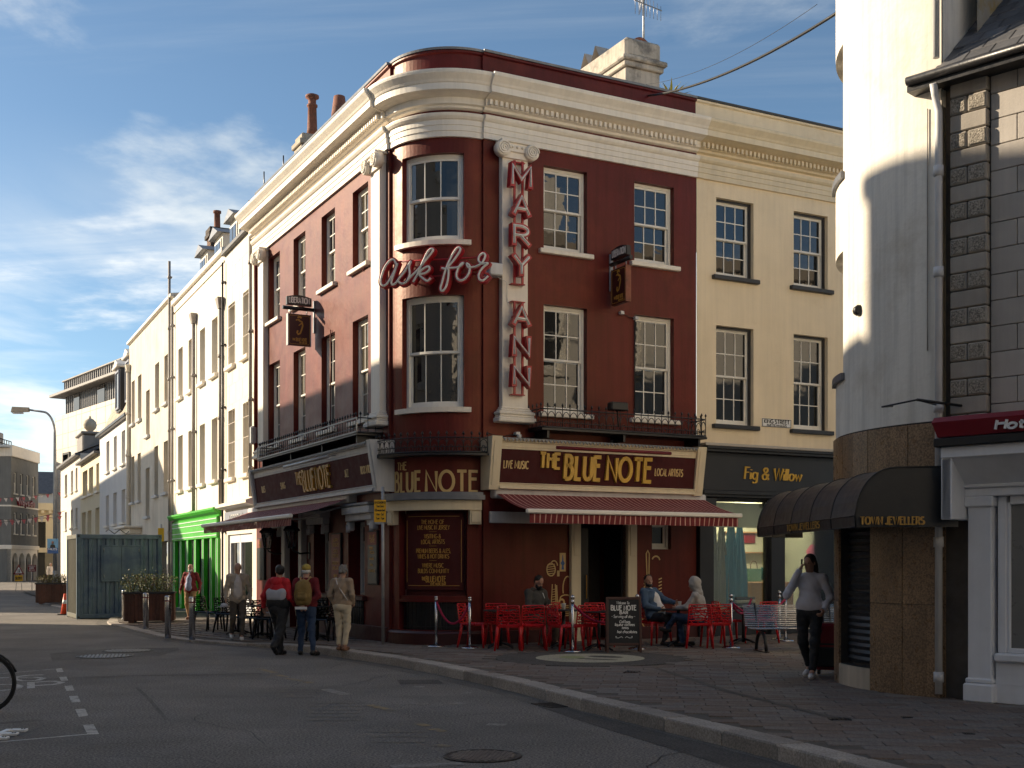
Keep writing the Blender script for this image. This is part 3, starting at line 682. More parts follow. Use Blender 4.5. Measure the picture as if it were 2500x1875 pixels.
def pipe(parent, F, x, z0, z1, y=-.09, r=.05, mt='grey_pipe', hopper=False, name='downpipe'):
    m = MB(); m.tube([(x, y, z0), (x, y, z1)], r, 8)
    for z in np.arange(z0+.8, z1, 1.9): m.lathe([(r*1.35, -.05), (r*1.35, .05)], (x, y, z), 8); m.box(x-.1, x+.1, y, 0, z-.02, z+.02)
    if hopper: m.raw([(x-.09, y-.07, z1-.05), (x+.09, y-.07, z1-.05), (x+.09, y+.07, z1-.05), (x-.09, y+.07, z1-.05), (x-.19, y-.13, z1+.28), (x+.19, y-.13, z1+.28), (x+.19, y+.08, z1+.28), (x-.19, y+.08, z1+.28)], [(0,1,5,4),(1,2,6,5),(2,3,7,6),(3,0,4,7),(4,5,6,7),(0,3,2,1)])
    return link(name, m, mt, parent, F)
# 1: white ashlar house
h1 = house('white_house', 'white house scored like ashlar, two windows wide, next to the maroon pub', .02, 3.99, 11.2, 'white_ashlar',
           [(2.64, 3.52, 7.65, 9.5), (.78, 1.61, 7.65, 9.5), (2.64, 3.52, 4.3, 6.33), (.78, 1.61, 4.3, 6.33)], extra_ops=[(-3.6, -.5, .3, 2.6, .2)])
m = MB()
for i in range(13):
    z = 3.6+i*.58; m.box(-3.97, -.03, -.003, .0, z, z+.012)
    for k in range(5):
        x = -3.8+k*.85+(i % 2)*.42
        if x < -.1: m.box(x, x+.012, -.003, 0, z, z+.58)
link('ashlar_joints', m, 'panel_stone', h1, FT, kind='stuff')
m = MB(); m.sweep([(*(QT+dT*r).to_tuple(), -yT.x, -yT.y) for r in (3.99, .02)], [(0, 3.35), (.12, 3.37), (.30, 3.42), (.30, 3.50), (0, 3.60)]); link('shop_cornice', m, 'trim', h1)
m = MB(); m.box(-3.7, -.3, -.08, 0, 2.75, 3.28, .01); link('shop_fascia', m, 'blue_grey', h1, FT)
m = MB(); text(m, 'VERBENA', -3.0, -1.2, 2.9, .26, .022, -.095, -.08); link('lettering', m, 'trim_grey', h1, FT)
m = MB()
for a, b, c, e in ((-3.6, -3.45, .3, 2.6), (-2.3, -2.1, .3, 2.6), (-.65, -.5, .3, 2.6), (-3.45, -.65, .3, .8), (-3.45, -.65, 2.35, 2.6)): m.box(a, b, .06, .16, c, e, .01)
link('shop_front', m, 'white_shop', h1, FT)
m = MB(); m.box(-3.45, -.65, .12, .125, .8, 2.35); link('shop_window', m, 'pane_far', h1, FT)
pipe(h1, FT, -.35, 3.6, 11.0); pipe(h1, FT, -3.9, 0, 10.9, mt='black', r=.03)
m = MB(); m.quad((-3.99, .1, 11.2), (0, .1, 11.2), (0, 4, 14.0), (-3.99, 4, 14.0)); m.quad((-3.99, 8, 11.2), (0, 8, 11.2), (0, 4, 14), (-3.99, 4, 14)); m.box(-3.99, 0, -.12, .1, 11.1, 11.24, .02); link('roof', m, 'slate', h1, FT)
# 2: cream house with the green shop
h2 = house('cream_terrace', 'pale cream terrace house with four windows across above the green shop', 4.0, 12.6, 11.35, 'white_wall',
           [(10.82, 11.7, 7.72, 9.5), (8.91, 9.76, 7.72, 9.5), (6.94, 7.79, 7.72, 9.5), (5.02, 5.89, 7.72, 9.5), (10.82, 11.75, 4.38, 6.34), (8.92, 9.8, 4.38, 6.34), (6.96, 7.82, 4.38, 6.34), (5.03, 5.92, 4.38, 6.34)], extra_ops=[(-12.2, -5.2, .14, 2.75, .7)])
m = MB(); m.box(-12.6, -4.0, -.10, .12, 11.25, 11.42, .02); m.box(-12.6, -4.0, -.04, 0, 10.95, 11.0); link('eaves', m, 'trim', h2, FT)
m = MB(); m.quad((-12.6, .1, 11.4), (-4, .1, 11.4), (-4, 4, 14.0), (-12.6, 4, 14.0)); m.quad((-12.6, 8, 11.35), (-4, 8, 11.35), (-4, 4, 14), (-12.6, 4, 14)); m.poly([(-12.6, .1, 11.35), (-12.6, 8, 11.35), (-12.6, 4, 14)]); m.poly([(-4, .1, 11.35), (-4, 8, 11.35), (-4, 4, 14)]); link('roof', m, 'slate', h2, FT)
for r in (4.9, 7.2, 9.6):
    m = MB(); x = -r-.6; m.box(x, x+1.2, .5, 3, 11.4, 12.55); m.box(x+.12, x+1.08, .46, .5, 11.65, 12.4); d_ = link('dormer', m, 'trim', h2, FT)
    m = MB(); m.raw([(x-.12, .3, 12.55), (x+1.32, .3, 12.55), (x+.6, .3, 12.85), (x-.12, 3, 12.55), (x+1.32, 3, 12.55), (x+.6, 3, 12.85)], [(0,1,2),(0,2,5,3),(1,4,5,2),(0,3,4,1)]); link('dormer_roof', m, 'lead', d_, FT)
    m = MB(); m.box(x+.2, x+.56, .44, .47, 11.72, 12.32); m.box(x+.64, x+1.0, .44, .47, 11.72, 12.32); link('pane', m, 'pane_far', d_, FT)
pipe(h2, FT, -4.2, 3.5, 9.6, hopper=True, r=.06); pipe(h2, FT, -8.4, 3.5, 9.9, hopper=True, r=.06); pipe(h2, FT, -12.4, .2, 11.2); 
m = MB(); m.tube([(-8.4, -.09, 3.52), (-12.3, -.09, 3.3)], .05, 8); link('downpipe', m, 'grey_pipe', h2, FT)
# brick chimney
m = MB(); m.box(-12.5, -11.8, 1.2, 2.8, 11.3, 14.1); m.box(-12.58, -11.72, 1.12, 2.88, 13.8, 13.95); m.box(-12.55, -11.75, 1.15, 2.85, 14.0, 14.15); chm = link('chimney', m, 'brick_dark', h2, FT)
cbm = MB()
for i in range(20):
    z = 12.2+i*.085
    if z > 13.75: break
    for k in range(8): 
        y = 1.21+k*.2+(i % 2)*.1
        if y < 2.7: cbm.box(-11.80, -11.785, y, y+.18, z, z+.07)
    for k in range(4):
        x = -12.49+k*.2+(i % 2)*.1
        if x < -11.9: cbm.box(x, x+.18, 1.185, 1.2, z, z+.07)
link('bricks', cbm, 'brick', chm, FT, kind='stuff')
for y in (1.5, 2.4):
    m = MB(); m.lathe([(.15, 0), (.12, .1), (.11, .6), (.15, .62), (.15, .7), (.11, .7)], (-12.15, y, 14.15), 12); link('chimney_pot', m, 'terracotta', chm, FT)
m = MB(); m.lathe([(.10, 0), (.10, 1.1), (.13, 1.1), (.13, 1.25)], (-12.0, 2.75, 14.1), 10); link('flue', m, 'black', chm, FT)
# green shop front: a part of the cream terrace house
q = QT+dT*8.4; gs = thing('green_shop', 'bright green shopfront with white trim lines below the cream terrace', 'shopfront', (q.x, q.y, .1))
m = MB(); m.sweep([(*(QT+dT*r).to_tuple(), -yT.x, -yT.y) for r in (12.5, 4.5)], [(0, 3.22), (.06, 3.22), (.08, 3.28), (.20, 3.34), (.26, 3.42), (.26, 3.48), (0, 3.52)]); link('cornice', m, 'green', gs)
m = MB(); m.box(-12.4, -4.7, -.10, 0, 2.55, 3.215, .01); link('fascia', m, 'green', gs, FT)
m = MB()
for z in (2.62, 2.78, 3.0, 3.14): m.box(-12.4, -4.7, -.115, -.10, z, z+.022)
link('trim_line', m, 'white_shop', gs, FT)
for i, x in enumerate((-12.3, -11.0, -9.75, -8.4, -7.1, -5.85, -4.95)):
    m = MB(); m.box(x, x+.34, -.08, .05, .14, 2.54, .012); p = link('pilaster', m, 'green', gs, FT)
    m = MB(); m.box(x+.02, x+.045, -.088, -.08, .3, 2.5); m.box(x+.295, x+.32, -.088, -.08, .3, 2.5); link('trim_line', m, 'white_shop', p, FT)
    if x < -5:
        m = MB(); m.box(x+.34, x+1.3, .1, .14, .14, .75); link('stall_riser', m, 'green', gs, FT)
        m = MB(); m.box(x+.34, x+1.3, .12, .125, .75, 2.54); link('shop_window', m, 'green_dark', gs, FT)
# 3: stained beige house in two planes
h3 = house('beige_house', 'rain-stained beige roughcast house with plain windows and a hood over the door', 12.61, 23.7, 11.7, 'beige_wall',
           [(22.1, 23.0, 7.95, 9.85), (20.2, 21.2, 7.95, 9.85), (18.05, 19.0, 7.05, 8.92), (15.77, 16.75, 7.88, 9.7), (13.7, 14.6, 7.88, 9.7), (22.2, 23.1, 4.46, 6.5), (20.4, 21.3, 4.46, 6.5), (18.1, 19.1, 3.7, 5.7), (16.0, 16.9, 4.46, 6.42), (13.8, 14.75, 4.46, 6.42)], extra_ops=[(-17, -13.2, .2, 2.6, .3)], sillm='trim_grey')
m = MB(); m.sweep([(*(QT+dT*r).to_tuple(), -yT.x, -yT.y) for r in (23.7, 12.61)], [(0, 11.6), (.12, 11.64), (.12, 11.74), (-.3, 11.8)]); link('eaves', m, 'trim', h3)
m = MB(); m.quad((-23.7, .3, 11.75), (-12.61, .3, 11.75), (-12.61, 8, 11.75), (-23.7, 8, 11.75)); m.box(-17.5, -16, 1.0, 1.6, 11.7, 12.5); link('roof', m, 'slate', h3, FT)
pipe(h3, FT, -13.0, .2, 13.0, mt='grey_pipe'); pipe(h3, FT, -23.4, 2, 10.4, r=.09, mt='beige_wall', hopper=True)
m = MB(); m.box(-23.2, -20.0, -.75, 0, 3.25, 3.35, .02); m.box(-23.0, -20.2, -.5, 0, 3.0, 3.25, .03); link('door_hood', m, 'trim', h3, FT)
m = MB(); m.box(-19.4, -18.9, -.35, 0, 2.0, 2.8, .05); m.box(-19.6, -18.7, -.55, 0, 2.8, 2.95, .02); link('corbel', m, 'stone_grey', h3, FT)
m = MB(); m.box(-17, -13.2, .25, .26, .2, 2.6); link('shop_window', m, 'pane_far', h3, FT)
# 4: white house with mansard and dormers
h4 = house('mansard_house', 'cool white house with a stone-slated mansard and two dormer windows', 23.71, 34.4, 8.5, 'cool_wall',
           [(30.5, 31.7, 6.4, 7.95), (27.8, 28.9, 6.4, 7.95), (25.0, 26.2, 6.4, 7.95), (30.7, 31.9, 3.67, 5.2), (27.9, 29.1, 3.67, 5.2), (25.0, 26.2, 3.67, 5.2)])
m = MB(); rows_ = 12
for i in range(rows_):
    z0 = 8.62+i*.2; y0 = .1+i*.085
    for k in range(28):
        x0 = -34.4+k*.40-(i % 2)*.2
        if x0 > -34.5 and x0 < -23.9: m.raw([(x0, y0-.03, z0), (x0+.385, y0-.03, z0), (x0+.385, y0+.07, z0+.22), (x0, y0+.07, z0+.22), (x0, y0+.0, z0), (x0+.385, y0+.0, z0)], [(0,1,2,3),(0,4,5,1)])
m.quad((-34.4, 1.1, 11.0), (-23.71, 1.1, 11.0), (-23.71, 8, 11.6), (-34.4, 8, 11.6)); m.quad((-34.4, .1, 8.55), (-23.71, .1, 8.55), (-23.71, 1.15, 11.0), (-34.4, 1.15, 11.0)); link('mansard_roof', m, 'stone_buff', h4, FT)
m = MB(); m.box(-34.5, -23.72, -.22, .1, 8.42, 8.6, .03); link('gutter', m, 'iron', h4, FT)
for r in (25.4, 28.8):
    m = MB(); x = -r-.7; m.box(x, x+1.4, .2, 3, 9.2, 11.3); d_ = link('dormer', m, 'charcoal', h4, FT)
    m = MB(); m.box(x-.15, x+1.55, 0, 3, 11.3, 11.45, .03); m.raw([(x-.12, .05, 11.45), (x+1.52, .05, 11.45), (x+.7, .05, 11.75), (x-.12, 3, 11.45), (x+1.52, 3, 11.45), (x+.7, 3, 11.75)], [(0,1,2),(0,2,5,3),(1,4,5,2)]); link('dormer_roof', m, 'trim', d_, FT)
    m = MB(); m.box(x+.2, x+1.2, .16, .2, 9.4, 11.1); link('pane', m, 'pane', d_, FT)
    m = MB(); m.box(x+.12, x+.2, .12, .2, 9.3, 11.2); m.box(x+1.2, x+1.28, .12, .2, 9.3, 11.2); m.box(x+.2, x+1.2, .12, .2, 11.1, 11.2); m.box(x+.2, x+1.2, .12, .2, 9.3, 9.4); link('frame', m, 'blue_grey', d_, FT)
# 5 yellow house, 6 pale house
h5 = house('yellow_house', 'small yellow house with tapered window surrounds below a stone ball chimney', 34.41, 43.7, 7.75, 'yellow_wall',
           [(40.0, 42.5, 5.66, 7.15), (37.3, 39.3, 5.66, 7.15), (33.9+.8, 35.9, 5.66, 7.15), (40.9, 42.9, 3.3, 4.75), (38.1, 40.0, 3.3, 4.75), (34.6, 36.3, 3.3, 4.75)], depth=5)
m = MB(); m.quad((-43.7, -.25, 7.75), (-34.41, -.25, 7.75), (-34.41, 2.5, 9.4), (-43.7, 2.5, 9.4)); m.quad((-43.7, 5, 7.75), (-34.41, 5, 7.75), (-34.41, 2.5, 9.4), (-43.7, 2.5, 9.4)); m.box(-43.7, -34.42, -.3, 0, 7.62, 7.76, .02); link('roof', m, 'slate', h5, FT)
h6 = house('pale_house', 'pale rendered three-storey house at the far end of the terrace', 43.71, 56, 8.4, 'pale_wall',
           [(51.6, 53.1, 6.3, 7.66), (47.9, 49.1, 6.3, 7.66), (45.3, 46.4, 6.3, 7.66), (51.8, 53.1, 4.0, 5.18), (48.0, 49.3, 4.0, 5.18), (45.3, 46.4, 4.0, 5.18)], depth=5)
m = MB(); m.quad((-56, -.25, 8.4), (-43.71, -.25, 8.4), (-43.71, 2.5, 9.6), (-56, 2.5, 9.6)); m.quad((-56, 5, 8.4), (-43.71, 5, 8.4), (-43.71, 2.5, 9.6), (-56, 2.5, 9.6)); m.box(-56.1, -43.72, -.3, 0, 8.25, 8.42, .02); m.poly([(-43.71, 0, 8.4), (-43.71, 5, 8.4), (-43.71, 2.5, 9.6)]); link('roof', m, 'slate', h6, FT)
m = MB(); m.box(-48.6, -45.4, .3, 1.6, 7.9, 9.75, .1); m.box(-48.75, -45.25, .2, 1.7, 9.75, 9.9, .04); c6 = link('chimney', m, 'zinc', h6, FT)
m = MB(); m.lathe([(.05, 0), (.2, .02), (.22, .06), (.12, .12), (.22, .2), (.36, .36), (.42, .55), (.36, .76), (.2, .92), (.06, .98), (.08, 1.06), (.01, 1.14)], (-46.8, .9, 9.9), 16); link('stone_ball', m, 'stone_buff', c6, FT)
# stone office block behind
dM = V((-.604, .797)); QM = V((-24.2, 92)); FM = frame(QM, -dM, V((.797, .604)))
q = QM; mo = thing('stone_office', 'modern stone office block with standing-seam zinc top floors', 'office', (q.x, q.y, 0))
m = MB(); m.wall(-36, 0, 0, 16.4, [(-33.3, -31.0, 8.4, 12.6), (-27.6, -24.6, 8.8, 13.0), (-20, -17, 8.8, 13)], .5); m.quad((-36, 0, 0), (-36, 12, 0), (-36, 12, 16.4), (-36, 0, 16.4)); link('wall', m, 'panel_stone', mo, FM)
m = MB()
for i in range(1, 12): m.box(-36, 0, -.012, 0, i*1.45, i*1.45+.03)
for i in range(0, 18): m.box(-36+i*2.1+(i % 2)*.4, -36+i*2.1+.03+(i % 2)*.4, -.012, 0, .0, 16.4)
link('panel_joints', m, 'stone_buff', mo, FM, kind='stuff')
for a, b, c, e in ((-33.3, -31.0, 8.4, 12.6), (-27.6, -24.6, 8.8, 13.0), (-20, -17, 8.8, 13)):
    m = MB(); m.box(a, b, .4, .42, c, e); wn2 = link('window', m, 'pane_far', mo, FM); m = MB(); m.box(a, a+.2, -.1, .4, c, e); m.box(b-.3, b, -.15, .4, c, e); m.box(a+.2, b-.3, -.1, .4, e-.2, e); m.box(a+.2, b-.3, -.1, .4, c, c+.2); link('frame', m, 'charcoal', wn2, FM)
m = MB(); m.box(-34.4, 0, .6, 11, 16.4, 18.3); link('upper_storey', m, 'zinc', mo, FM)
for i in range(60):
    if random.random() < .93:
        m_ = MB() if i == 0 else None
sm_ = MB(); sm_.box(-.05, .05, .50, .6, 16.5, 18.3); sme = sm_.mesh('seam'); sme.materials.append(MATS['lead'])
for i in range(58): link('seam', sme, None, mo, FM @ T((-34.2+i*.6, 0, 0)))
m = MB(); m.box(-36.0, 0, -.6, 11, 18.3, 18.6, .05); link('eaves', m, 'zinc', mo, FM)
m = MB(); m.box(-34.2, 0, .4, 11, 18.6, 19.75); link('top_storey', m, 'zinc', mo, FM)
sm_ = MB(); sm_.box(-.03, .03, .30, .4, 18.65, 19.7); sme = sm_.mesh('seam'); sme.materials.append(MATS['lead'])
for i in range(58): link('seam', sme, None, mo, FM @ T((-34.1+i*.6, 0, 0)))
m = MB(); m.box(-34.5, 0, .2, 11.2, 19.75, 19.92, .04); link('roof_edge', m, 'zinc', mo, FM)
for a, b in ((-31.5, -29.8), (-24.5, -22.5), (-14, -12)):
    m = MB(); m.box(a, b, .45, .62, 16.6, 18.2); link('window', m, 'pane_far', mo, FM)
# grey house across the end of the street, arched ground floor
FG = frame(V((-48.0, 115)), V((-.087, .9962)), V((-.9962, -.087)))
gh = thing('grey_house', 'grey rendered three-storey house with white arches at the far end', 'house', (-48, 115, 0))
ops = [(.8+i*1.95, 1.7+i*1.95, z, z+2.05) for i in range(4) for z in (4.6, 8.5)]
m = MB(); m.wall(0, 8.5, 3.2, 12.6, ops, .2); m.quad((0, 0, 0), (0, 12, 0), (0, 12, 12.6), (0, 0, 12.6)); m.quad((8.5, 0, 0), (8.5, 12, 0), (8.5, 12, 12.6), (8.5, 0, 12.6)); link('wall', m, 'grey_wall', gh, FG)
for o_ in ops: simple_window(gh, FG, o_[0], o_[1], o_[2], o_[3], .18)
m = MB(); m.box(-.1, 8.6, -.15, 12, 12.0, 13.1, .04); m.box(-.05, 8.55, -.06, 12, 7.2, 7.35); m.box(-.1, 8.6, -.1, 12, 3.1, 3.5, .03); link('cornice', m, 'trim', gh, FG)
m = MB(); xs_ = [0, 2.05, 4.1, 6.15, 8.2]
for i in range(4):
    a, b = xs_[i]+.35, xs_[i+1]; ac = [((a+b)/2+(b-a)/2*math.cos(rad(180-k*18)), 1.9+(b-a)/2*math.sin(rad(180-k*18))) for k in range(11)]
    m.prism([(a-.35, 3.1), (a-.35, 0), (a, 0)]+ac[:6]+[((a+b)/2, 3.1)], 0, .4); m.prism([((a+b)/2, 3.1)]+ac[5:]+[(b, 0), (b+.001, 3.1)], 0, .4)
link('arcade', m, 'trim', gh, FG)
m = MB(); m.box(.02, 8.4, .6, .7, 0, 3.2); link('shop_front', m, 'interior_dark', gh, FG)
m = MB(); text(m, 'Wayside', 1.6, 6.8, 7.45, .6, .10, -.2, -.02); link('sign_letters', m, 'red_sign', gh, FG)
m = MB(); m.box(1, 4, 2, 9, 13.1, 14.6, .05); link('plant_room', m, 'zinc', gh, FG)
m = MB()
for k in range(6): m.tube([(2.8+k*.7, 2, 13.1), (2.8+k*.7, 2, 14.0)], .05, 5)
for z in (13.6, 14.0): m.tube([(2.8, 2, z), (6.3, 2, z)], .05, 5)
link('railing', m, 'charcoal', gh, FG)
m = MB(); m.quad((-1, 0, 12.8), (8.2, 0, 12.8), (8.2, 12, 12.8), (-1, 12, 12.8)); link('roof', m, 'lead', gh, FG)
FG2 = frame(V((-46.0, 130)), V((.95, .31)), V((-.31, .95)))
yh = thing('ochre_building', 'narrow ochre classical front glimpsed beside the lamp post', 'building', (-46, 130, 0))
m = MB(); m.wall(-7, 5, 0, 8, [(-5+i*1.7, -4.2+i*1.7, 3.4, 6.2) for i in range(6)]+[(-6.5, 4.5, .2, 2.9)], .5); link('wall', m, 'yellow_wall', yh, FG2)
m = MB(); m.box(-7.1, 5.1, -.5, .1, 7.4, 8.2, .05); m.box(-7.1, 5.1, -.2, .1, 6.6, 6.9, .04)
link('cornice', m, 'yellow_wall', yh, FG2)
m = MB()
for i in range(16): m.box(-6.9+i*.75, -6.6+i*.75, -.45, 0, 7.1, 7.4)
link('brackets', m, 'yellow_wall', yh, FG2, kind='stuff')
m = MB(); m.box(-7, 5, .5, .6, .2, 6.3); link('panes', m, 'pane_far', yh, FG2)
m = MB(); m.quad((-7, 0, 8.1), (5, 0, 8.1), (5, 9, 8.4), (-7, 9, 8.4)); link('roof', m, 'slate', yh, FG2)
FG3 = frame(V((-57, 152)), V((.95, .31)), V((-.31, .95)))
rh = thing('slate_roofed_house', 'far grey slate-roofed house rising behind the ochre front', 'house', (-57, 152, 0))
m = MB(); m.box(-6, 9, 0, 9, 0, 10.6); link('wall', m, 'pale_wall', rh, FG3)
m = MB(); m.quad((-6.3, -.4, 10.5), (9.3, -.4, 10.5), (9.3, 4.5, 13.6), (-6.3, 4.5, 13.6)); m.quad((-6.3, 9.4, 10.5), (9.3, 9.4, 10.5), (9.3, 4.5, 13.6), (-6.3, 4.5, 13.6)); link('roof', m, 'slate', rh, FG3)
# ================================================================== the other side of the street (stands left of the frame, shades it)
FO = frame(C+13.0*nA, dA, nA)       # seen from the street, x = t
def opp(name, label, t0, t1, H_, wall):
    q = C+13*nA+dA*t0; h_ = thing(name, label, 'building', (q.x, q.y, 0)); n2 = max(2, int((t1-t0)/3.0)); st = (t1-t0)/n2
    wins = [(t0+st*(i+.5)-.55, t0+st*(i+.5)+.55, z, z+1.9) for i in range(n2) for z in (4.2, 7.3, 10.2) if z+2.3 < H_]
    m = MB(); m.wall(t0, t1, 0, H_, wins, .2); m.quad((t0, 0, 0), (t0, 9, 0), (t0, 9, H_), (t0, 0, H_)); m.quad((t1, 0, 0), (t1, 9, 0), (t1, 9, H_), (t1, 0, H_)); m.quad((t0, 9, 0), (t1, 9, 0), (t1, 9, H_), (t0, 9, H_))
    link('wall', m, wall, h_, FO)
    for a, b, c, e in wins: simple_window(h_, FO, a, b, c, e, .18)
    m = MB(); m.box(t0, t1, 0.02, 9, H_, H_+.02); link('roof', m, 'slate', h_, FO)
    m = MB(); m.box(t0, t1, -.18, .02, H_-.3, H_+.02, .03); m.box(t0, t1, -.12, 0, 3.3, 3.6, .03); link('cornice', m, 'trim', h_, FO)
opp('stone_bank', 'tall pale bank building opposite, left of the view and nearest the camera', -34, 4.3, 14.95, 'panel_stone')
opp('rendered_block', 'cream rendered block across the street from the maroon pub, left of the view', 4.32, 23.0, 12.95, 'yellow_wall')
opp('far_block', 'white block across the street beyond the gap, left of the view', 40.5, 74, 13.8, 'white_wall')
FQ = frame(V((9.0, -14.0)), V((-.80, -.60)), V((.60, -.80)))   # building added out of view behind the camera to bounce sunlight onto the pub
bq = thing('bounce_building', 'unseen white building added behind the camera to bounce sunlight onto the maroon pub', 'building', (9, -14, 0)); qo = [(-27+i*3.0, -25.8+i*3.0, z, z+2.0) for i in range(13) for z in (4.4, 7.8, 11.2)]
m = MB(); m.wall(-29, 14, 0, 15, qo, .2); m.quad((-29, 0, 0), (-29, 8, 0), (-29, 8, 15), (-29, 0, 15)); link('wall', m, 'white_wall', bq, FQ)
for a, b, c, e in qo: simple_window(bq, FQ, a, b, c, e, .18)
m = MB(); m.box(-29, 14, -.4, .1, 14.7, 15.2, .05); link('cornice', m, 'trim', bq, FQ); m = MB(); m.quad((-29, 0, 15), (14, 0, 15), (14, 8, 15.1), (-29, 8, 15.1)); link('roof', m, 'slate', bq, FQ)
# ================================================================== round white building on the right
rb = thing('round_building', 'white round-cornered building with granite ground floor at right', 'building', (RC.x, RC.y, ZP))
def rf(th, y, z):                   # th in degrees: 0 faces the camera side (normal of the stone house), grows towards the pedestrian street
    n0 = V((-.7071, -.7071)); a = -rad(th); q = V((n0.x*math.cos(a)-n0.y*math.sin(a), n0.x*math.sin(a)+n0.y*math.cos(a))); p = RC+q*(RR-y); return (p.x, p.y, z)
TH1 = 107.0
m = MB(); m.wall(0, TH1, 3.45, 13, [(44, 78, 4.28, 5.9), (44, 78, 6.95, 8.65)], .22, f=rf, ex=list(range(0, 107, 3))); 
pe = V(rf(TH1, 0, 0)[:2]); m.quad((pe.x, pe.y, 3.4), (pe.x+dB.x*1.2, pe.y+dB.y*1.2, 3.4), (pe.x+dB.x*1.2, pe.y+dB.y*1.2, 13), (pe.x, pe.y, 13))
q1 = PR+yR*.0; m.quad((PR.x, PR.y, 7.2), (PR.x+yR.x*7, PR.y+yR.y*7, 7.2), (PR.x+yR.x*7, PR.y+yR.y*7, 13), (PR.x, PR.y, 13))
link('wall', m, 'round_wall', rb)
m = MB(); m.poly([rf(t_, 0, 12.9) for t_ in range(0, 108, 6)]+[(pe.x+dB.x*1.2, pe.y+dB.y*1.2, 12.9), (11, 18, 12.9), (9, 17.2, 12.9)]); link('roof', m, 'lead', rb)
# lower wing of the round building along the pedestrian street, hidden from the camera by the round corner
FK = frame(pe+dB*1.2, -dB, nB); wg = thing('carved_wing', 'lower wing with carved cornice, round the corner from the white round building', 'building', tuple((pe+dB*1.2).to_3d())); ko = [(-13+i*2.6, -11.9+i*2.6, z, z+1.8) for i in range(5) for z in (4.3, 7.3)]
m = MB(); m.wall(-14, 0, 0, 10.8, ko, .2); m.quad((0, 0, 0), (0, 6, 0), (0, 6, 10.8), (0, 0, 10.8)); link('wall', m, 'white_wall', wg, FK)
for a, b, c, e in ko: simple_window(wg, FK, a, b, c, e, .18)
m = MB(); m.box(-14, 0, -.45, .1, 10.6, 11.0, .05); link('cornice', m, 'stone_buff', wg, FK); m = MB()
for i in range(46): m.lathe([(.02, 0), (.10, .08), (.12, .2), (.05, .3)], (-13.8+i*.3, -.28, 10.28), 6)
link('carved_brackets', m, 'stone_buff', wg, FK, kind='stuff'); m = MB(); m.quad((-14, 0, 10.8), (0, 0, 10.8), (0, 6, 10.9), (-14, 6, 10.9)); link('roof', m, 'lead', wg, FK)
for z0, z1 in ((4.28, 5.9), (6.95, 8.65)):
    fm = MB(); pn = MB()
    for i in range(6):
        a = 44+i*34/6; b = a+34/6; pn.quad(rf(a, .21, z0), rf(b, .21, z0), rf(b, .21, z1), rf(a, .21, z1))
    for a, b in ((44, 46.5), (60, 62), (75.5, 78)):
        fm.quad(rf(a, .15, z0), rf(b, .15, z0), rf(b, .15, z1), rf(a, .15, z1)); fm.quad(rf(a, .15, z0), rf(a, .2, z0), rf(a, .2, z1), rf(a, .15, z1)); fm.quad(rf(b, .15, z0), rf(b, .2, z0), rf(b, .2, z1), rf(b, .15, z1))
    o = link('window', fm, 'white_frame', rb); link('pane', pn, 'pane', o)
    sm2 = MB()
    for i in range(8):
        a = 42.5+i*20/8; b = a+20/8
        sm2.quad(rf(a, -.05, z0-.1), rf(b, -.05, z0-.1), rf(b, -.05, z0-.01), rf(a, -.05, z0-.01)); sm2.quad(rf(a, -.05, z0-.01), rf(b, -.05, z0-.01), rf(b, .15, z0), rf(a, .15, z0)); sm2.quad(rf(b, -.05, z0-.1), rf(a, -.05, z0-.1), rf(a, .05, z0-.1), rf(b, .05, z0-.1))
    sm2.quad(rf(42.5, -.05, z0-.1), rf(42.5, .15, z0-.1), rf(42.5, .15, z0), rf(42.5, -.05, z0-.01)); link('sill', sm2, 'lead', o)
# granite cladding: separate slabs with open joints
edges = [0, 10, 26, 42, 58, 74, 90, 107]
def gslab(t0, t1, z0, z1, e=0, mt='granite_brown', nm='granite_panel', par=None):
    s = MB(); n2 = max(1, int((t1-t0)/4)); j = .12
    for i in range(n2):
        a = t0+j+(t1-t0-2*j)*i/n2; b = t0+j+(t1-t0-2*j)*(i+1)/n2
        s.quad(rf(a, -.03-e, z0+.004), rf(b, -.03-e, z0+.004), rf(b, -.03-e, z1-.004), rf(a, -.03-e, z1-.004)); s.quad(rf(a, -.03-e, z1-.004), rf(b, -.03-e, z1-.004), rf(b, .1, z1-.004), rf(a, .1, z1-.004)); s.quad(rf(b, -.03-e, z0+.004), rf(a, -.03-e, z0+.004), rf(a, .1, z0+.004), rf(b, .1, z0+.004))
    for t_ in (t0+j, t1-j): s.quad(rf(t_, -.03-e, z0), rf(t_, .15, z0), rf(t_, .15, z1), rf(t_, -.03-e, z1))
    link(nm, s, mt, par or rb)
for a, b in zip(edges[:-1], edges[1:]): gslab(a, b, 2.62, 3.43, .004)
for a, b in ((0, 12), (12, 25), (46.5, 56), (92, 107)):
    for z0, z1 in ((.14, 1.25), (1.25, 2.3), (2.3, 2.62)): gslab(a, b, z0, z1)
gslab(25, 46.5, .14, .42, 0, 'stone_buff'); gslab(25, 46.5, 2.40, 2.62)
gslab(56, 92, 2.3, 2.62)
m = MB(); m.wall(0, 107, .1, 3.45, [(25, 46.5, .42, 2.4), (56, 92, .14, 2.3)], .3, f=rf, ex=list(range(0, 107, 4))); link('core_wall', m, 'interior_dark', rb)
m = MB(); m.wall(56, 92, .14, 2.3, [], .1, .3, f=rf, ex=list(range(58, 92, 4))); link('entrance', m, 'interior_dark', rb)
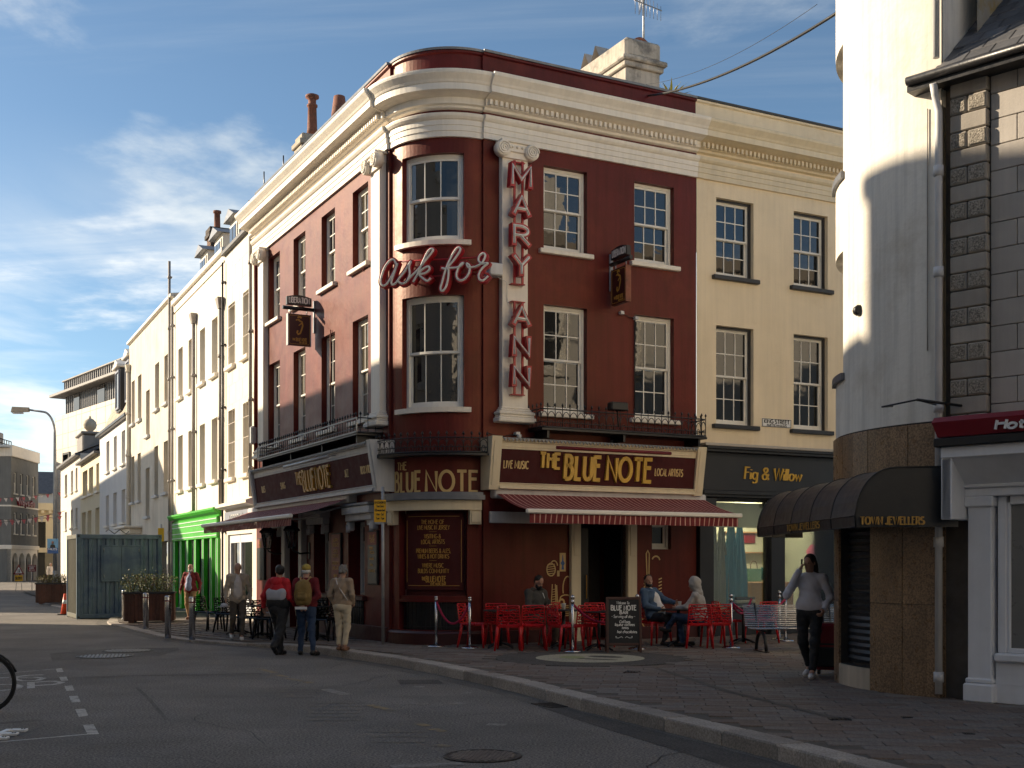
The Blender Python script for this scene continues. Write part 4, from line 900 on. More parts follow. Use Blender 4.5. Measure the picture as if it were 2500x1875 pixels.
# roller shutter in the jeweller's window: slats and perforated links
sh = MB(); sh.wall(25, 46.5, .42, 2.4, [], .1, .12, f=rf, ex=[31, 36, 41]); shm = link('roller_shutter', sh, 'interior_dark', rb)
for i in range(22):
    z = .46+i*.087
    s = MB()
    for a, b in ((25.4, 31), (31, 36), (36, 41), (41, 46.2)):
        s.quad(rf(a, .105, z), rf(b, .105, z), rf(b, .085, z+.04), rf(a, .085, z+.04)); s.quad(rf(a, .085, z+.04), rf(b, .085, z+.04), rf(b, .105, z+(.08 if i < 7 else .052)), rf(a, .105, z+(.08 if i < 7 else .052)))
    link('slat', s, 'charcoal', shm)
# stone house to the right with vermiculated quoins, downpipe, slate roof
sh_ = thing('stone_house', 'grey ashlar stone house with patterned quoins and slate roof at right edge', 'house', (PR.x, PR.y, ZP))
m = MB(); m.wall(0, 12, 3.0, 7.55, [], .1, .09); m.quad((0, .09, 0), (12, .09, 0), (12, .09, 3), (0, .09, 3)); link('wall', m, 'paver_joint', sh_, FR)
blocks = [MB() for _ in range(3)]
z = 3.3; i = 0
while z < 7.5:
    hgt = .208; e = min(z+hgt-.012, 7.5)
    if i % 2 == 0:
        for a, b in ((.10, .30), (.312, .54)):
            s = MB(); s.box(a, b, -.02, .1, z, e, .012); o = link('quoin', s, 'quoin_stone', sh_, FR); s2 = MB(); s2.box(a+.02, b-.02, -.03, -.018, z+.02, e-.02); link('vermiculation', s2, 'vermic', o, FR)
    else:
        s = MB(); s.box(.10, .54, -.02, .1, z, e, .012); link('quoin', s, 'quoin_stone', sh_, FR)
    z += hgt; i += 1
z = 3.0; i = 0
while z < 7.5:
    x = .56-(.0 if i % 2 else .30)
    while x < 3.4:
        a = max(x, .56); b = x+.61-.008
        if b-a > .05: s = MB(); s.box(a, b, .05, .12, z, min(z+.292, 7.5), .006); link('ashlar_block', s, 'stone_grey', sh_, FR)
        x += .61
    z += .30; i += 1
m = MB(); m.quad((-.05, -.15, 7.58), (12, -.15, 7.58), (12, 4.5, 11.6), (-.05, 4.5, 11.6)); rf_ = link('roof', m, 'slate', sh_, FR)
sl1 = MB(); sl1.box(0, .29, -.02, .0, 0, .012); 
for i in range(16):
    for k in range(8):
        y = -.15+i*.2; zz_ = 7.59+(y+.15)*.8645; x = .02+k*.31+(i % 2)*.15
        s = MB(); s.raw([(x, y, zz_+.018), (x+.29, y, zz_+.018), (x+.29, y+.25, zz_+.225), (x, y+.25, zz_+.225), (x, y, zz_), (x+.29, y, zz_)], [(0,1,2,3),(0,4,5,1)]); link('slate', s, 'slate', rf_, FR)
m = MB(); m.tube([(-.34, -.22, 7.52), (3.5, -.22, 7.52)], .055, 10); m.box(-.35, 3.5, -.2, .06, 7.40, 7.47); link('gutter', m, 'iron', sh_, FR)
m = MB(); m.quad((.04, .0, 7.5), (.04, 4.6, 11.7), (.04, 4.6, 12.6), (.04, 0, 12.6)); 
link('moss_gable', m, 'moss_wall', rb, FR @ T((.16, .5, 0)))
m = MB(); m.tube([(-.02, -.2, 7.42), (-.03, -.13, 7.3), (.0, -.1, 7.1), (.0, -.1, .2)], .045, 10)
for z in (.4, 2.0, 3.6, 5.2, 6.4): m.lathe([(.06, -.06), (.06, .06)], (.0, -.1, z), 10)
link('downpipe', m, 'white_pipe', sh_, FR)
m = MB(); m.tube([(-.03, -.1, 7.75), (-.03, -.1, 13)], .04, 8); link('upper_downpipe', m, 'white_pipe', rb, FR)
# ================================================================== pub: shop fascias, lettering
def letters(parent, F, txt, x0, x1, z, h, hw, y0, y1, mt, gap=.2, name='letter', nib=None, slant=0, pre=None):
    lay, wd = text_layout(txt, gap); sc = (x1-x0)/wd
    for ch, ox, st in lay:
        mb = MB()
        for s_ in st: ribbon(mb, [(x0+(ox+px)*sc+slant*pz*h, z+pz*h) for px, pz in s_], hw, y0, y1, 0, nib)
        if pre is not None: mb.xf(pre)
        link(name, mb, mt, parent, F)
def fascia(F, x0, x1, trim, board, z0=3.22, z1=4.20):
    m = MB(); m.raw([(x0, -.28, z0+.12), (x1, -.28, z0+.12), (x1, -.36, z1-.2), (x0, -.36, z1-.2), (x0, 0, z0+.12), (x1, 0, z0+.12), (x1, 0, z1-.2), (x0, 0, z1-.2)], [(0,1,2,3),(0,4,5,1),(3,2,6,7),(1,5,6,2),(0,3,7,4)])
    fb = link('fascia_board', m, board, pub, F)
    m = MB()
    for a, b, c, e in ((.0, .05, .34, .05), (.05, .10, .31, .05), (.10, .12, .33, .02)): m.box(x0, x1, -c, 0, z0+a, z0+b, .006)
    for a, b, c in ((.78, .82, .37), (.82, .92, .38), (.92, .95, .42), (.95, .98, .45)): m.box(x0, x1, -c, 0, z0+a, z0+b, .005)
    link('fascia_moulding', m, trim, pub, F)
    m = MB(); m.box(x0, x1, -.47, 0, z1, z1+.018); link('flashing', m, 'lead', fb, F)
    m = MB(); n_ = int((x1-x0)/.085)
    for i in range(n_): x = x0+.02+i*.085; m.raw([(x, -.475, z1+.012), (x+.08, -.475, z1+.012), (x+.04, -.48, z1-.055), (x, -.465, z1+.012), (x+.08, -.465, z1+.012), (x+.04, -.47, z1-.055)], [(0,2,1),(0,1,4,3),(1,2,5,4),(2,0,3,5)])
    link('lead_points', m, 'lead', fb, F, kind='stuff')
    for a, b in ((x0-.22, x0), (x1, x1+.22)):
        m = MB(); m.raw([(a, -.30, z0-.02), (b, -.30, z0-.02), (b, -.47, z1+.04), (a, -.47, z1+.04), (a, .12, z0-.02), (b, .12, z0-.02), (b, .12, z1+.04), (a, .12, z1+.04)], [(0,1,2,3),(0,4,5,1),(3,2,6,7),(1,5,6,2),(0,3,7,4)])
        k = link('console', m, trim, pub, F)
        m = MB(); m.raw([(a+.05, -.325, z0+.06), (b-.05, -.325, z0+.06), (b-.05, -.47, z1-.06), (a+.05, -.47, z1-.06), (a+.05, -.30, z0+.06), (b-.05, -.30, z0+.06), (b-.05, -.44, z1-.06), (a+.05, -.44, z1-.06)], [(0,1,2,3),(0,4,5,1),(3,2,6,7),(1,5,6,2),(0,3,7,4)]); link('console_panel', m, trim, k, F)
    return fb
fB = fascia(FB, 1.62, 6.33, 'trim_cream', 'maroon_sign'); fA = fascia(FA, -10.15, -1.52, 'trim_grey', 'maroon_sign')
tilt = Mx(((1, 0, 0, 0), (0, 1, -.1212, -.28+.1212*3.34), (0, 0, 1, 0), (0, 0, 0, 1)))        # lean of the board
letters(fB, FB, 'THE', 2.52, 2.97, 3.66, .29, .030, -.045, .0, 'gold_bright', pre=tilt)
letters(fB, FB, 'BLUE', 3.10, 3.93, 3.46, .46, .040, -.055, .0, 'gold_bright', .24, pre=tilt)
letters(fB, FB, 'NOTE', 4.10, 5.19, 3.46, .46, .040, -.055, .0, 'gold_bright', .18, pre=tilt)
m = MB(); text(m, 'LIVE MUSIC', 1.72, 2.27, 3.63, .145, .011, -.006, 0, .22); link('lettering', m.xf(tilt), 'gold_pale', fB, FB)
m = MB(); text(m, 'LOCAL ARTISTS', 5.31, 6.02, 3.60, .145, .011, -.006, 0, .2); link('lettering', m.xf(tilt), 'gold_pale', fB, FB)
letters(fA, FA, 'THE', -6.49, -6.06, 3.62, .28, .022, -.045, 0, 'gold', pre=tilt)
letters(fA, FA, 'BLUE', -5.95, -5.12, 3.45, .46, .030, -.055, 0, 'gold', .24, pre=tilt); letters(fA, FA, 'NOTE', -5.0, -4.05, 3.45, .46, .030, -.055, 0, 'gold', .16, pre=tilt)
for t_, a, b in (("ROCK N ROLL", -2.2, -1.56), ('JAZZ', -3.18, -2.95), ('SWING', -7.87, -7.5), ('BLUES', -9.55, -9.25)):
    m = MB(); text(m, t_, a, b, 3.60, .15, .010, -.006, 0, .2); link('lettering', m.xf(tilt), 'gold_pale', fA, FA)
# flood bars above the boards
for F, a, b, mt in ((FB, 2.75, 5.5, 'awning_red'), (FA, -6.6, -3.4, 'galv')):
    m = MB(); m.tube([(a, -.62, 4.05), (b, -.62, 4.05)], .035, 10); 
    for x in (a+.2, b-.2): m.tube([(x, -.62, 4.05), (x, -.3, 4.12)], .012, 6)
    link('flood_bar', m, mt, pub, F)
# corner lettering on the curved wall
def bend(mb, th0=0.0):
    mb.v = [cf(x/RCW*180/math.pi+th0, y, z) for x, y, z in mb.v]; return mb
DEG = RCW*math.pi/180
m = MB(); text(m, 'THE', 10.7*DEG, 22.3*DEG, 3.62, .15, .013, -.006, 0, .2); link('lettering', bend(m), 'gold_pale', pub)
m = MB(); text(m, 'BLUE', 7.0*DEG, 37.0*DEG, 3.17, .40, .030, -.006, 0, .26); link('lettering', bend(m), 'gold_pale', pub)
m = MB(); text(m, 'NOTE', 42.5*DEG, 86.0*DEG, 3.17, .40, .030, -.006, 0, .18); link('lettering', bend(m), 'gold_pale', pub)
m = MB(); cbox(m, 2, 88, -.26, 0, 3.0, 3.09, 16); cbox(m, 2.5, 87.5, -.20, 0, 3.09, 3.15, 16); link('lead_canopy', m, 'lead', pub)
m = MB(); cbox(m, 3, 87, -.16, .02, 2.80, 2.995, 16); cl_ = link('corner_lintel', m, 'trim_cream', pub)
for t0, t1 in ((3, 12), (78, 87)):
    m = MB(); cbox(m, t0, t1, -.13, .02, 2.52, 2.80, 3); cbox(m, t0+1.2, t1-1.2, -.16, -.13, 2.56, 2.76, 2); link('console', m, 'trim_cream', cl_)
# painted board in the corner recess
rec = MB(); cbox(rec, 15.5, 74.5, .12, .165, 1.22, 2.74, 12); bd = link('painted_board', rec, 'maroon_sign', pub)
ln = MB()
for z in (1.30, 2.68): cbox(ln, 19.5, 71, .116, .12, z, z+.008, 12)
for t_ in (17.5, 72.6): cbox(ln, t_, t_+.4, .116, .12, 1.37, 2.61, 1)
link('gold_line', ln, 'gold', bd)
def ctext(tx, za, hh, a, b, hw=.0052): 
    m = MB(); text(m, tx, a*DEG, b*DEG, za, hh, hw, .112, .118, .2); link('lettering', bend(m), 'gold', bd)
for tx, za, a, b in (('THE HOME OF', 2.53, 35, 57), ('LIVE MUSIC IN JERSEY', 2.42, 31, 62), ('VISITING &', 2.245, 38, 54), ('LOCAL ARTISTS', 2.135, 35, 57.5), ('PREMIUM BEERS & ALES,', 1.955, 29.5, 63), ('WINES & HOT DRINKS', 1.845, 31, 61.5), ('WHERE MUSIC', 1.665, 36, 56.5), ('BUILDS COMMUNITY', 1.555, 31.5, 61.5)): ctext(tx, za, .082, a, b)
for za in (2.375, 2.09, 1.80):
    m = MB(); cbox(m, 43, 50, .112, .118, za, za+.005, 3); link('gold_line', m, 'gold', bd)
ctext('THE', 1.41, .065, 35.5, 39, .007); ctext('BLUENOTE', 1.375, .115, 39.8, 58.5, .009); ctext('LIVE MUSIC BAR', 1.315, .045, 44.5, 58.5, .005)
m = MB(); cbox(m, 13.5, 76.5, .03, .15, .98, 1.10, 12); link('ledge', m, 'maroon', pub)
m = MB()
for i in range(13):
    t_ = 15+i*4.9; cbox(m, t_, t_+.5, .09, .11, .42, .98, 1)
for z in (.46, .90): cbox(m, 13.5, 76.5, .10, .12, z, z+.03, 12)
cbox(m, 13, 77, .16, .168, .42, .98, 12); link('cellar_grille', m, 'iron', pub)
# plinth and string band
m = MB(); m.sweep(apath(11.2, R)[:1]+[], [(0, 0)]) if False else None
pl = MB(); pl.sweep(cpath(-2, 92), [(.0, .05), (.10, .05), (.10, .36), (.07, .40), (0, .41)]); link('plinth', pl, 'maroon_dark', pub)
for a, b in ((-11.2, -8.2), (-7.0, -R-.001)):
    m = MB(); m.box(a, b, -.07, .0, .05, .44, .01); link('plinth', m, 'maroon_dark', pub, FA)
for a, b in ((R+.001, 3.4), (5.0, 6.6)):
    m = MB(); m.box(a, b, -.07, .0, .05, .40, .01); link('plinth', m, 'maroon_dark', pub, FB)
for a, b, c, e in ((R+.12, 3.4, 2.55, 2.78), (5.0, 6.6, 2.75, 2.95)): m = MB(); m.box(a, b, -.06, 0, c, e, .01); link('string_band', m, 'trim_grey', pub, FB)
m = MB(); m.box(-2.45, -R-.12, -.1, 0, 2.55, 2.80, .012); link('string_band', m, 'trim_grey', pub, FA)
# doorway on the pedestrian street
for a, b in ((3.40, 3.63), (4.78, 5.01)):
    m = MB(); m.box(a, b, -.10, .12, .14, 2.98, .012); k = link('door_post', m, 'trim_cream', pub, FB)
    m = MB(); m.box(a-.03, b+.03, -.13, -.10, .14, .38, .01); link('post_base', m, 'trim_cream', k, FB); m = MB(); m.box(a+.05, b-.05, -.115, -.10, 1.9, 2.7, .008); link('post_moulding', m, 'trim_cream', k, FB)
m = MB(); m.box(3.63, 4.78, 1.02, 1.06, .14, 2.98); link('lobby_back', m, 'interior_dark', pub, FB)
m = MB(); m.box(3.68, 4.2, .55, .60, .16, 2.5, .01); dr = link('door', m, 'black', pub, FB); m = MB(); m.tube([(4.12, .50, 1.0), (4.12, .50, 1.5)], .012, 8); link('handle', m, 'gold', dr, FB)
m = MB(); m.box(4.74, 4.775, .1, .8, .16, 2.5, .01); link('door', m, 'black', pub, FB)
window(pub, FB, 5.45, 5.95, 2.05, 2.62, .16, 1, 1, nosill=True, fw=.05, split=.98)
# ground floor on the street side
for a, b, c, e, d_ in AG:
    if c > .5: window(pub, FA, a, b, c, e, .33, 1, 1, frame='trim_grey', pane='pane', sill='maroon_dark', split=.72)
for a, b in ((-9.95, -8.55), (-6.35, -5.05), (-3.60, -1.95)):
    m = MB(); m.box(a, b, -.25, 0, 2.80, 2.96, .012); m.box(a+.05, b-.05, -.18, 0, 2.66, 2.80, .01); k = link('window_hood', m, 'trim_grey', pub, FA)
    m = MB(); m.box(a-.03, b+.03, -.28, 0, 2.965, 3.02, .01); link('lead_cap', m, 'lead', k, FA)
    for x in (a+.04, b-.2):
        m = MB(); m.box(x, x+.16, -.16, 0, 2.45, 2.66, .03); m.lathe([(.05, -.08), (.05, .08)], (x+.08, -.14, 2.5), 8); link('bracket', m, 'trim_grey', k, FA)
for a, b in ((-8.42, -8.17), (-7.04, -6.79)):
    m = MB(); m.box(a, b, -.14, .02, .14, 2.95, .012); k = link('door_post', m, 'trim_grey', pub, FA); m = MB(); m.box(a-.04, b+.04, -.2, 0, 2.96, 3.15, .02); link('capital', m, 'trim_grey', k, FA)
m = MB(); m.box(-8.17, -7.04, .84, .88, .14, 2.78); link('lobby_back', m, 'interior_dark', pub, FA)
m = MB(); m.box(-8.12, -7.6, .5, .55, .16, 2.4, .01); link('door', m, 'black', pub, FA)
for a, b in ((-3.8, -2.86), (-6.2, -5.2)):
    m = MB()
    for i in range(9): x = a+.04+i*(b-a-.08)/8; m.tube([(x, -.05, .36), (x, -.05, .95)], .014, 6); m.lathe([(.0, -.05), (.028, -.02), (.028, .02), (.0, .05)], (x, -.05, .82), 6)
    for z in (.34, .95): m.box(a, b, -.065, -.035, z, z+.025)
    m.box(a, b, -.03, -.008, .36, .96)
    link('area_railing', m, 'iron', pub, FA)
def lantern(x):
    m = MB(); m.tube([(x, -.02, 2.0), (x, -.25, 1.98), (x, -.42, 2.06), (x, -.45, 2.14)], .02, 8); m.box(x-.05, x+.05, -.03, 0, 1.85, 2.25, .01)
    l_ = link('wall_lantern', m, 'iron', pub, FA)
    m = MB(); r0, r1, z0, z1 = .09, .17, 2.14, 2.52
    for k in range(4):
        a = rad(45+90*k); m.tube([(x+r0*math.cos(a), -.45+r0*math.sin(a), z0), (x+r1*math.cos(a), -.45+r1*math.sin(a), z1)], .012, 5)
    m.lathe([(.20, z1), (.21, z1+.03), (.10, z1+.14), (.06, z1+.16), (.06, z1+.22), (.01, z1+.28)], (x, -.45, 0), 4, sm=False); m.lathe([(.10, z0-.03), (.10, z0)], (x, -.45, 0), 4, sm=False); link('lantern_cage', m, 'iron', l_, FA)
    m = MB(); m.lathe([(r0*.92, z0), (r1*.92, z1)], (x, -.45, 0), 4, sm=False); link('lantern_glass', m, 'shop_glass', l_, FA)
lantern(-8.62); lantern(-6.55)
def poster(x0, x1, z0, z1, top, lines):
    m = MB(); m.box(x0-.03, x1+.03, -.05, 0, z0-.03, z1+.03, .008); f = link('poster_frame', m, 'black', pub, FA)
    m = MB(); m.box(x0, x1, -.056, -.05, z0, z1); link('poster', m, 'poster_dark' if top < 1 else 'poster_red', f, FA)
    if top < 1: m = MB(); m.box(x0, x1, -.058, -.056, z1-(z1-z0)*top, z1); link('poster_heading', m, 'poster_red', f, FA)
    m = MB()
    for tx, a, b, zz_, hh in lines: text(m, tx, x0+(x1-x0)*a, x0+(x1-x0)*b, z0+(z1-z0)*zz_, hh, .007, -.061, -.058, .2)
    link('lettering', m, 'gold', f, FA)
poster(-10.95, -10.32, 1.33, 2.40, .22, [('BLUE', .3, .7, .88, .07), ('NOTE', .3, .7, .80, .07)])
poster(-4.81, -4.25, 1.30, 2.40, 1.0, [('HAPPY', .2, .8, .84, .08), ('MONDAYS', .15, .85, .75, .08), ('OPEN', .25, .75, .62, .07), ('COCKTAIL', .15, .85, .53, .07), ('MONDAY 5', .15, .85, .38, .07), ('UNTIL LATE', .15, .85, .28, .07), ('MENU', .3, .7, .12, .07)])
poster(-2.50, -2.0, 1.33, 2.40, .25, [('BLUE', .2, .8, .88, .07), ('NOTE', .3, .8, .80, .06), ('FOOD', .25, .6, .66, .05), ('PIZZA', .3, .75, .58, .05), ('SALADS', .25, .7, .46, .04), ('MENU', .3, .6, .34, .04), ('DRINKS', .15, .85, .22, .05)])
# balconettes: wrought iron
def railing(name, fpt, L_, z0, z1, n, hoop=True, frame=None):
    """fpt(u)->(x,y) plan position along the rail for u in 0..1"""
    m = MB(); P = [fpt(i/n) for i in range(n+1)]
    for z, r in ((z0, .022), (z1-.06, .014), (z0+.10, .010)): m.tube([(p[0], p[1], z) for p in P], r, 6)
    for i, p in enumerate(P):
        m.tube([(p[0], p[1], z0), (p[0], p[1], z1)], .009, 5); m.lathe([(.006, -.03), (.022, -.012), (.026, .005), (.012, .03), (.001, .05)], (p[0], p[1], z1+.02), 6)
        if hoop and i < n:
            q = fpt((i+1)/n); zc = z0+(z1-z0)*.38; k = [(p[0]+(q[0]-p[0])*(.5-.5*math.cos(math.pi*a/8)), p[1]+(q[1]-p[1])*(.5-.5*math.cos(math.pi*a/8)), zc+(z1-z0)*.36*math.sin(math.pi*a/8)) for a in range(9)]
            m.tube(k, .008, 5); c_ = fpt((i+.5)/n); m.tube([(c_[0]+(q[0]-p[0])*.24*math.cos(a*.7), c_[1]+(q[1]-p[1])*.24*math.cos(a*.7), z0+.075+.065*math.sin(a*.7)) for a in range(10)], .007, 5)
    return m
def corners(pts):
    L2 = [0]
    for a, b in zip(pts[:-1], pts[1:]): L2.append(L2[-1]+math.dist(a, b))
    def f(u):
        d = u*L2[-1]
        for i in range(len(pts)-1):
            if d <= L2[i+1]+1e-9: k = (d-L2[i])/(L2[i+1]-L2[i]); return (pts[i][0]+(pts[i+1][0]-pts[i][0])*k, pts[i][1]+(pts[i+1][1]-pts[i][1])*k)
        return pts[-1]
    return f, L2[-1]
f, ln_ = corners([(2.45, 0), (2.45, -.55), (6.48, -.55), (6.48, 0)]); m = railing('balcony', f, ln_, 4.46, 4.88, 30)
bal = link('balcony', m, 'iron', pub, FB); m = MB(); m.box(2.45, 6.48, -.57, 0, 4.40, 4.44); 
for x in (2.6, 4.4, 6.3): m.box(x, x+.05, -.5, 0, 4.25, 4.40)
link('balcony_floor', m, 'iron', bal, FB)
f, ln_ = corners([(-9.1, 0), (-9.1, -.55), (-1.78, -.55), (-1.78, 0)]); m = railing('balcony', f, ln_, 4.42, 4.78, 52, False)
bal = link('balcony', m, 'iron', pub, FA); m = MB(); m.box(-9.1, -1.78, -.57, 0, 4.37, 4.40)
for x in (-8.9, -6.5, -4.2, -2.0): m.box(x, x+.05, -.5, 0, 4.22, 4.37)
link('balcony_floor', m, 'iron', bal, FA)
m = MB(); m.box(-9.1, -1.78, -.575, -.555, 4.42, 4.45); m.box(-9.1, -1.78, -.575, -.555, 4.70, 4.73)
for x in (-9.1, -1.80, -5.4): m.box(x, x+.02, -.575, -.555, 4.45, 4.70)
link('rail_frame', m, 'galv', bal, FA)
def fc(u): q = cf(2+86*u, -.36, 0); return (q[0], q[1])
m = railing('balcony', fc, 1, 3.92, 4.26, 16); bal = link('balcony', m, 'iron', pub); m = MB(); cbox(m, 0, 90, -.38, 0, 3.86, 3.90, 16); link('balcony_floor', m, 'iron', bal)
# awnings
def awning(name, label, F, x0, x1, zt, yt, pj, zf, val, mt='awning_red', stripe=True, group='red awnings of the maroon pub'):
    q = F @ V(((x0+x1)/2, 0, zt)); a_ = thing(name, label, 'awning', tuple(q), 0, group)
    m = MB(); m.box(x0-.05, x1+.05, -yt-.1, -yt+.22, zt-.08, zt+.12, .03); link('cassette', m, 'white_pipe', a_, F)
    m = MB(); st = .12; x = x0; k = 0
    while x < x1-.001:
        for wd, mi in (((.098, 0), (.022, 1)) if stripe else ((st, 0),)):
            b = min(x+wd, x1); N_ = 4
            for j in range(N_):
                u0, u1 = j/N_, (j+1)/N_; sg = lambda u: -.045*math.sin(math.pi*u)
                y0_, y1_ = -yt-.05-(pj-yt-.05)*u0, -yt-.05-(pj-yt-.05)*u1; za, zb = zt+.02-(zt+.02-zf-.04)*u0+sg(u0), zt+.02-(zt+.02-zf-.04)*u1+sg(u1)
                m.quad((x, y0_, za), (b, y0_, za), (b, y1_, zb), (x, y1_, zb), mi)
            x = b
            if x >= x1-.001: break
    link('canopy', m, [mt, 'awning_stripe'], a_, F)
    m = MB(); x = x0+.06
    while x < x1-.06:
        for wd, mi in (((.098, 0), (.022, 1)) if stripe else ((st, 0),)):
            b = min(x+wd, x1-.06); dy = .012*math.sin(x*5); m.quad((x, -pj+dy, zf-.02), (b, -pj+dy, zf-.02), (b, -pj+.02-dy, zf-val), (x, -pj+.02-dy, zf-val), mi); x = b
            if x >= x1-.061: break
    link('valance', m, [mt, 'awning_stripe'], a_, F)
    m = MB(); m.box(x0-.02, x1+.02, -pj-.05, -pj+.03, zf-.03, zf+.06, .02); link('front_bar', m, 'white_frame', a_, F)
    for xx, e in ((x0+.4, .9), (x1-.4, -.9)):
        m = MB(); m.tube([(xx, -yt+.05, zt-.12), (xx+e, -(yt+pj)/2-.1, (zt+zf)/2-.20), (xx+.1*e, -pj+.05, zf-.03)], .022, 6); link('folding_arm', m, 'white_pipe', a_, F)
awning('striped_awning', 'maroon awning with thin pale stripes over the pub door facing the seats', FB, 1.63, 6.68, 3.12, .12, 1.45, 2.72, .21)
awning('long_awning', 'long plain-looking maroon awning over the pub side on the street with black chairs', FA, -11.3, -3.35, 3.14, .12, 1.45, 2.74, .19)
# ================================================================== neon signs
ns = thing('vertical_neon_sign', 'vertical red neon sign of tall block capitals on the cream pilaster', 'neon sign', tuple(wB(2.07, .4, 5.2)))
def neon(parent, F, strokes, hw=.056, tw=.017, dep=.15, y=-.42):
    m = MB()
    for s_ in strokes: ribbon(m, s_, hw, y, y+dep)
    for s_ in strokes:                                       # square ends to the channel
        for e, d in ((s_[0], s_[1]), (s_[-1], s_[-2])):
            v = (V(e)-V(d)).normalized(); ribbon(m, [V(e), V(e)+v*hw*.8], hw, y, y+dep)
    l_ = link('letter', m, 'red_neon', parent, F); m = MB()
    for s_ in strokes: ribbon(m, s_, tw*1.55, y-.004, y)
    link('letter_face', m, 'tube', l_, F); m = MB()
    for s_ in strokes: m.tube([(p[0], y-.022, p[1]) for p in s_], .013, 6)
    link('glass_tube', m, 'sign_white', l_, F)
sx0 = 1.85
for ch, z0, z1 in (('M', 9.17, 9.65), ('A', 8.60, 9.05), ('R', 8.01, 8.46), ('Y', 7.42, 7.87), ('A', 6.43, 6.86), ('N', 5.82, 6.26), ('N', 5.23, 5.67)):
    wd, st = GL[ch]; ww = .40 if ch == 'M' else .33; h_ = z1-z0-.10
    neon(ns, FB, [[(2.07-ww/2+p[0]/wd*ww, z0+.05+p[1]*h_) for p in s_] for s_ in st])
for x in (1.97, 2.15):
    for a, b in ((7.3, 9.75), (5.1, 6.95)): m = MB(); m.box(x, x+.045, -.27, -.235, a, b); link('support_bar', m, 'red_neon', ns, FB)
for z in (9.72, 7.3, 6.95, 5.1): m = MB(); m.box(1.93, 2.23, -.27, -.14, z-.010, z+.010, .004); link('mounting_plate', m, 'red_neon', ns, FB)
sn = thing('script_neon_sign', 'red neon script sign spelling ask for, across the curved corner', 'neon sign', (-1.59, 23.42, 7.1))
th_ = rad(50); nC = nA*math.cos(th_)+nB*math.sin(th_); tC = V((-nC.y, nC.x)); tC = tC if tC.x > 0 else -tC
FN = frame(OC+nC*(RCW), tC, -nC)
def cr(pts, n=6):
    P = [V(p) for p in pts]; P = [P[0]*2-P[1]]+P+[P[-1]*2-P[-2]]; o_ = []
    for i in range(1, len(P)-2):
        for k in range(n):
            t = k/n; a, b, c, d = P[i-1:i+3]; o_.append(.5*((2*b)+(c-a)*t+(2*a-5*b+4*c-d)*t*t+(3*b-a-3*c+d)*t**3))
    return o_+[P[-2]]
SC = {'a': [[(378,600),(352,552),(312,560),(262,622),(228,710),(216,780),(242,814),(284,790),(330,715),(368,640),(388,585)], [(388,590),(356,685),(328,765),(336,802),(366,792),(400,750)]],
      's': [[(396,752),(462,668),(524,572),(508,628),(514,700),(482,772),(432,794),(392,768)]],
      'k': [[(486,770),(520,728),(600,650),(690,540),(750,462),(728,446),(690,486),(640,592),(592,700),(548,778)], [(582,720),(640,652),(700,622),(714,652),(668,690),(612,702),(652,744),(692,768),(728,738)]],
      'f': [[(838,640),(884,640),(962,556),(1018,472),(1020,440),(986,446),(930,534),(880,652),(842,780),(826,846),(846,868),(880,828),(902,744),(906,660),(884,642)]],
      'o': [[(880,642),(1000,632),(1052,594),(1030,600),(996,660),(986,728),(1020,764),(1070,748),(1110,690),(1118,622),(1086,592)], [(1086,594),(1104,634),(1168,630)]],
      'r': [[(1168,632),(1238,592),(1272,524),(1252,496),(1216,520),(1206,566),(1240,598),(1296,596),(1246,640),(1210,700),(1212,750),(1250,766),(1302,722)]]}
for ch, st in SC.items():
    S2 = []
    for s_ in st: S2.append([(p.x, p.y) for p in cr([(-.997+(x-213)*.002001, 7.19-(y+(x-213)*.0455-815)*.00193) for x, y in s_])])
    neon(sn, FN, S2, .046, .014, .15, -.40)
for z in (7.68, 7.36): m = MB(); m.tube([(-.85, -.26, z), (1.15, -.26, z)], .018, 6); link('support_bar', m, 'red_neon', sn, FN)
for x in (-.5, .3, 1.0):
    for z in (7.68, 7.36): m = MB(); m.tube([(x, -.26, z), (x, .15, z)], .016, 6); link('strut', m, 'red_neon', sn, FN)
m = MB(); m.box(1.43, 1.72, -.30, -.02, 7.42, 7.66, .02); link('transformer_box', m, 'white_pipe', pub, FB)
m = MB(); m.tube(cr([V((1.3, -.36, 7.35)).to_tuple(), (1.45, -.32, 7.38), (1.55, -.18, 7.42)]) if False else [(1.25, -.40, 7.33), (1.38, -.36, 7.31), (1.48, -.25, 7.42)], .008, 5); m.tube([(1.6, -.2, 7.42), (1.85, -.2, 7.33), (1.88, -.16, 6.95)], .007, 5); link('cable', m, 'white_pipe', pub, FB)
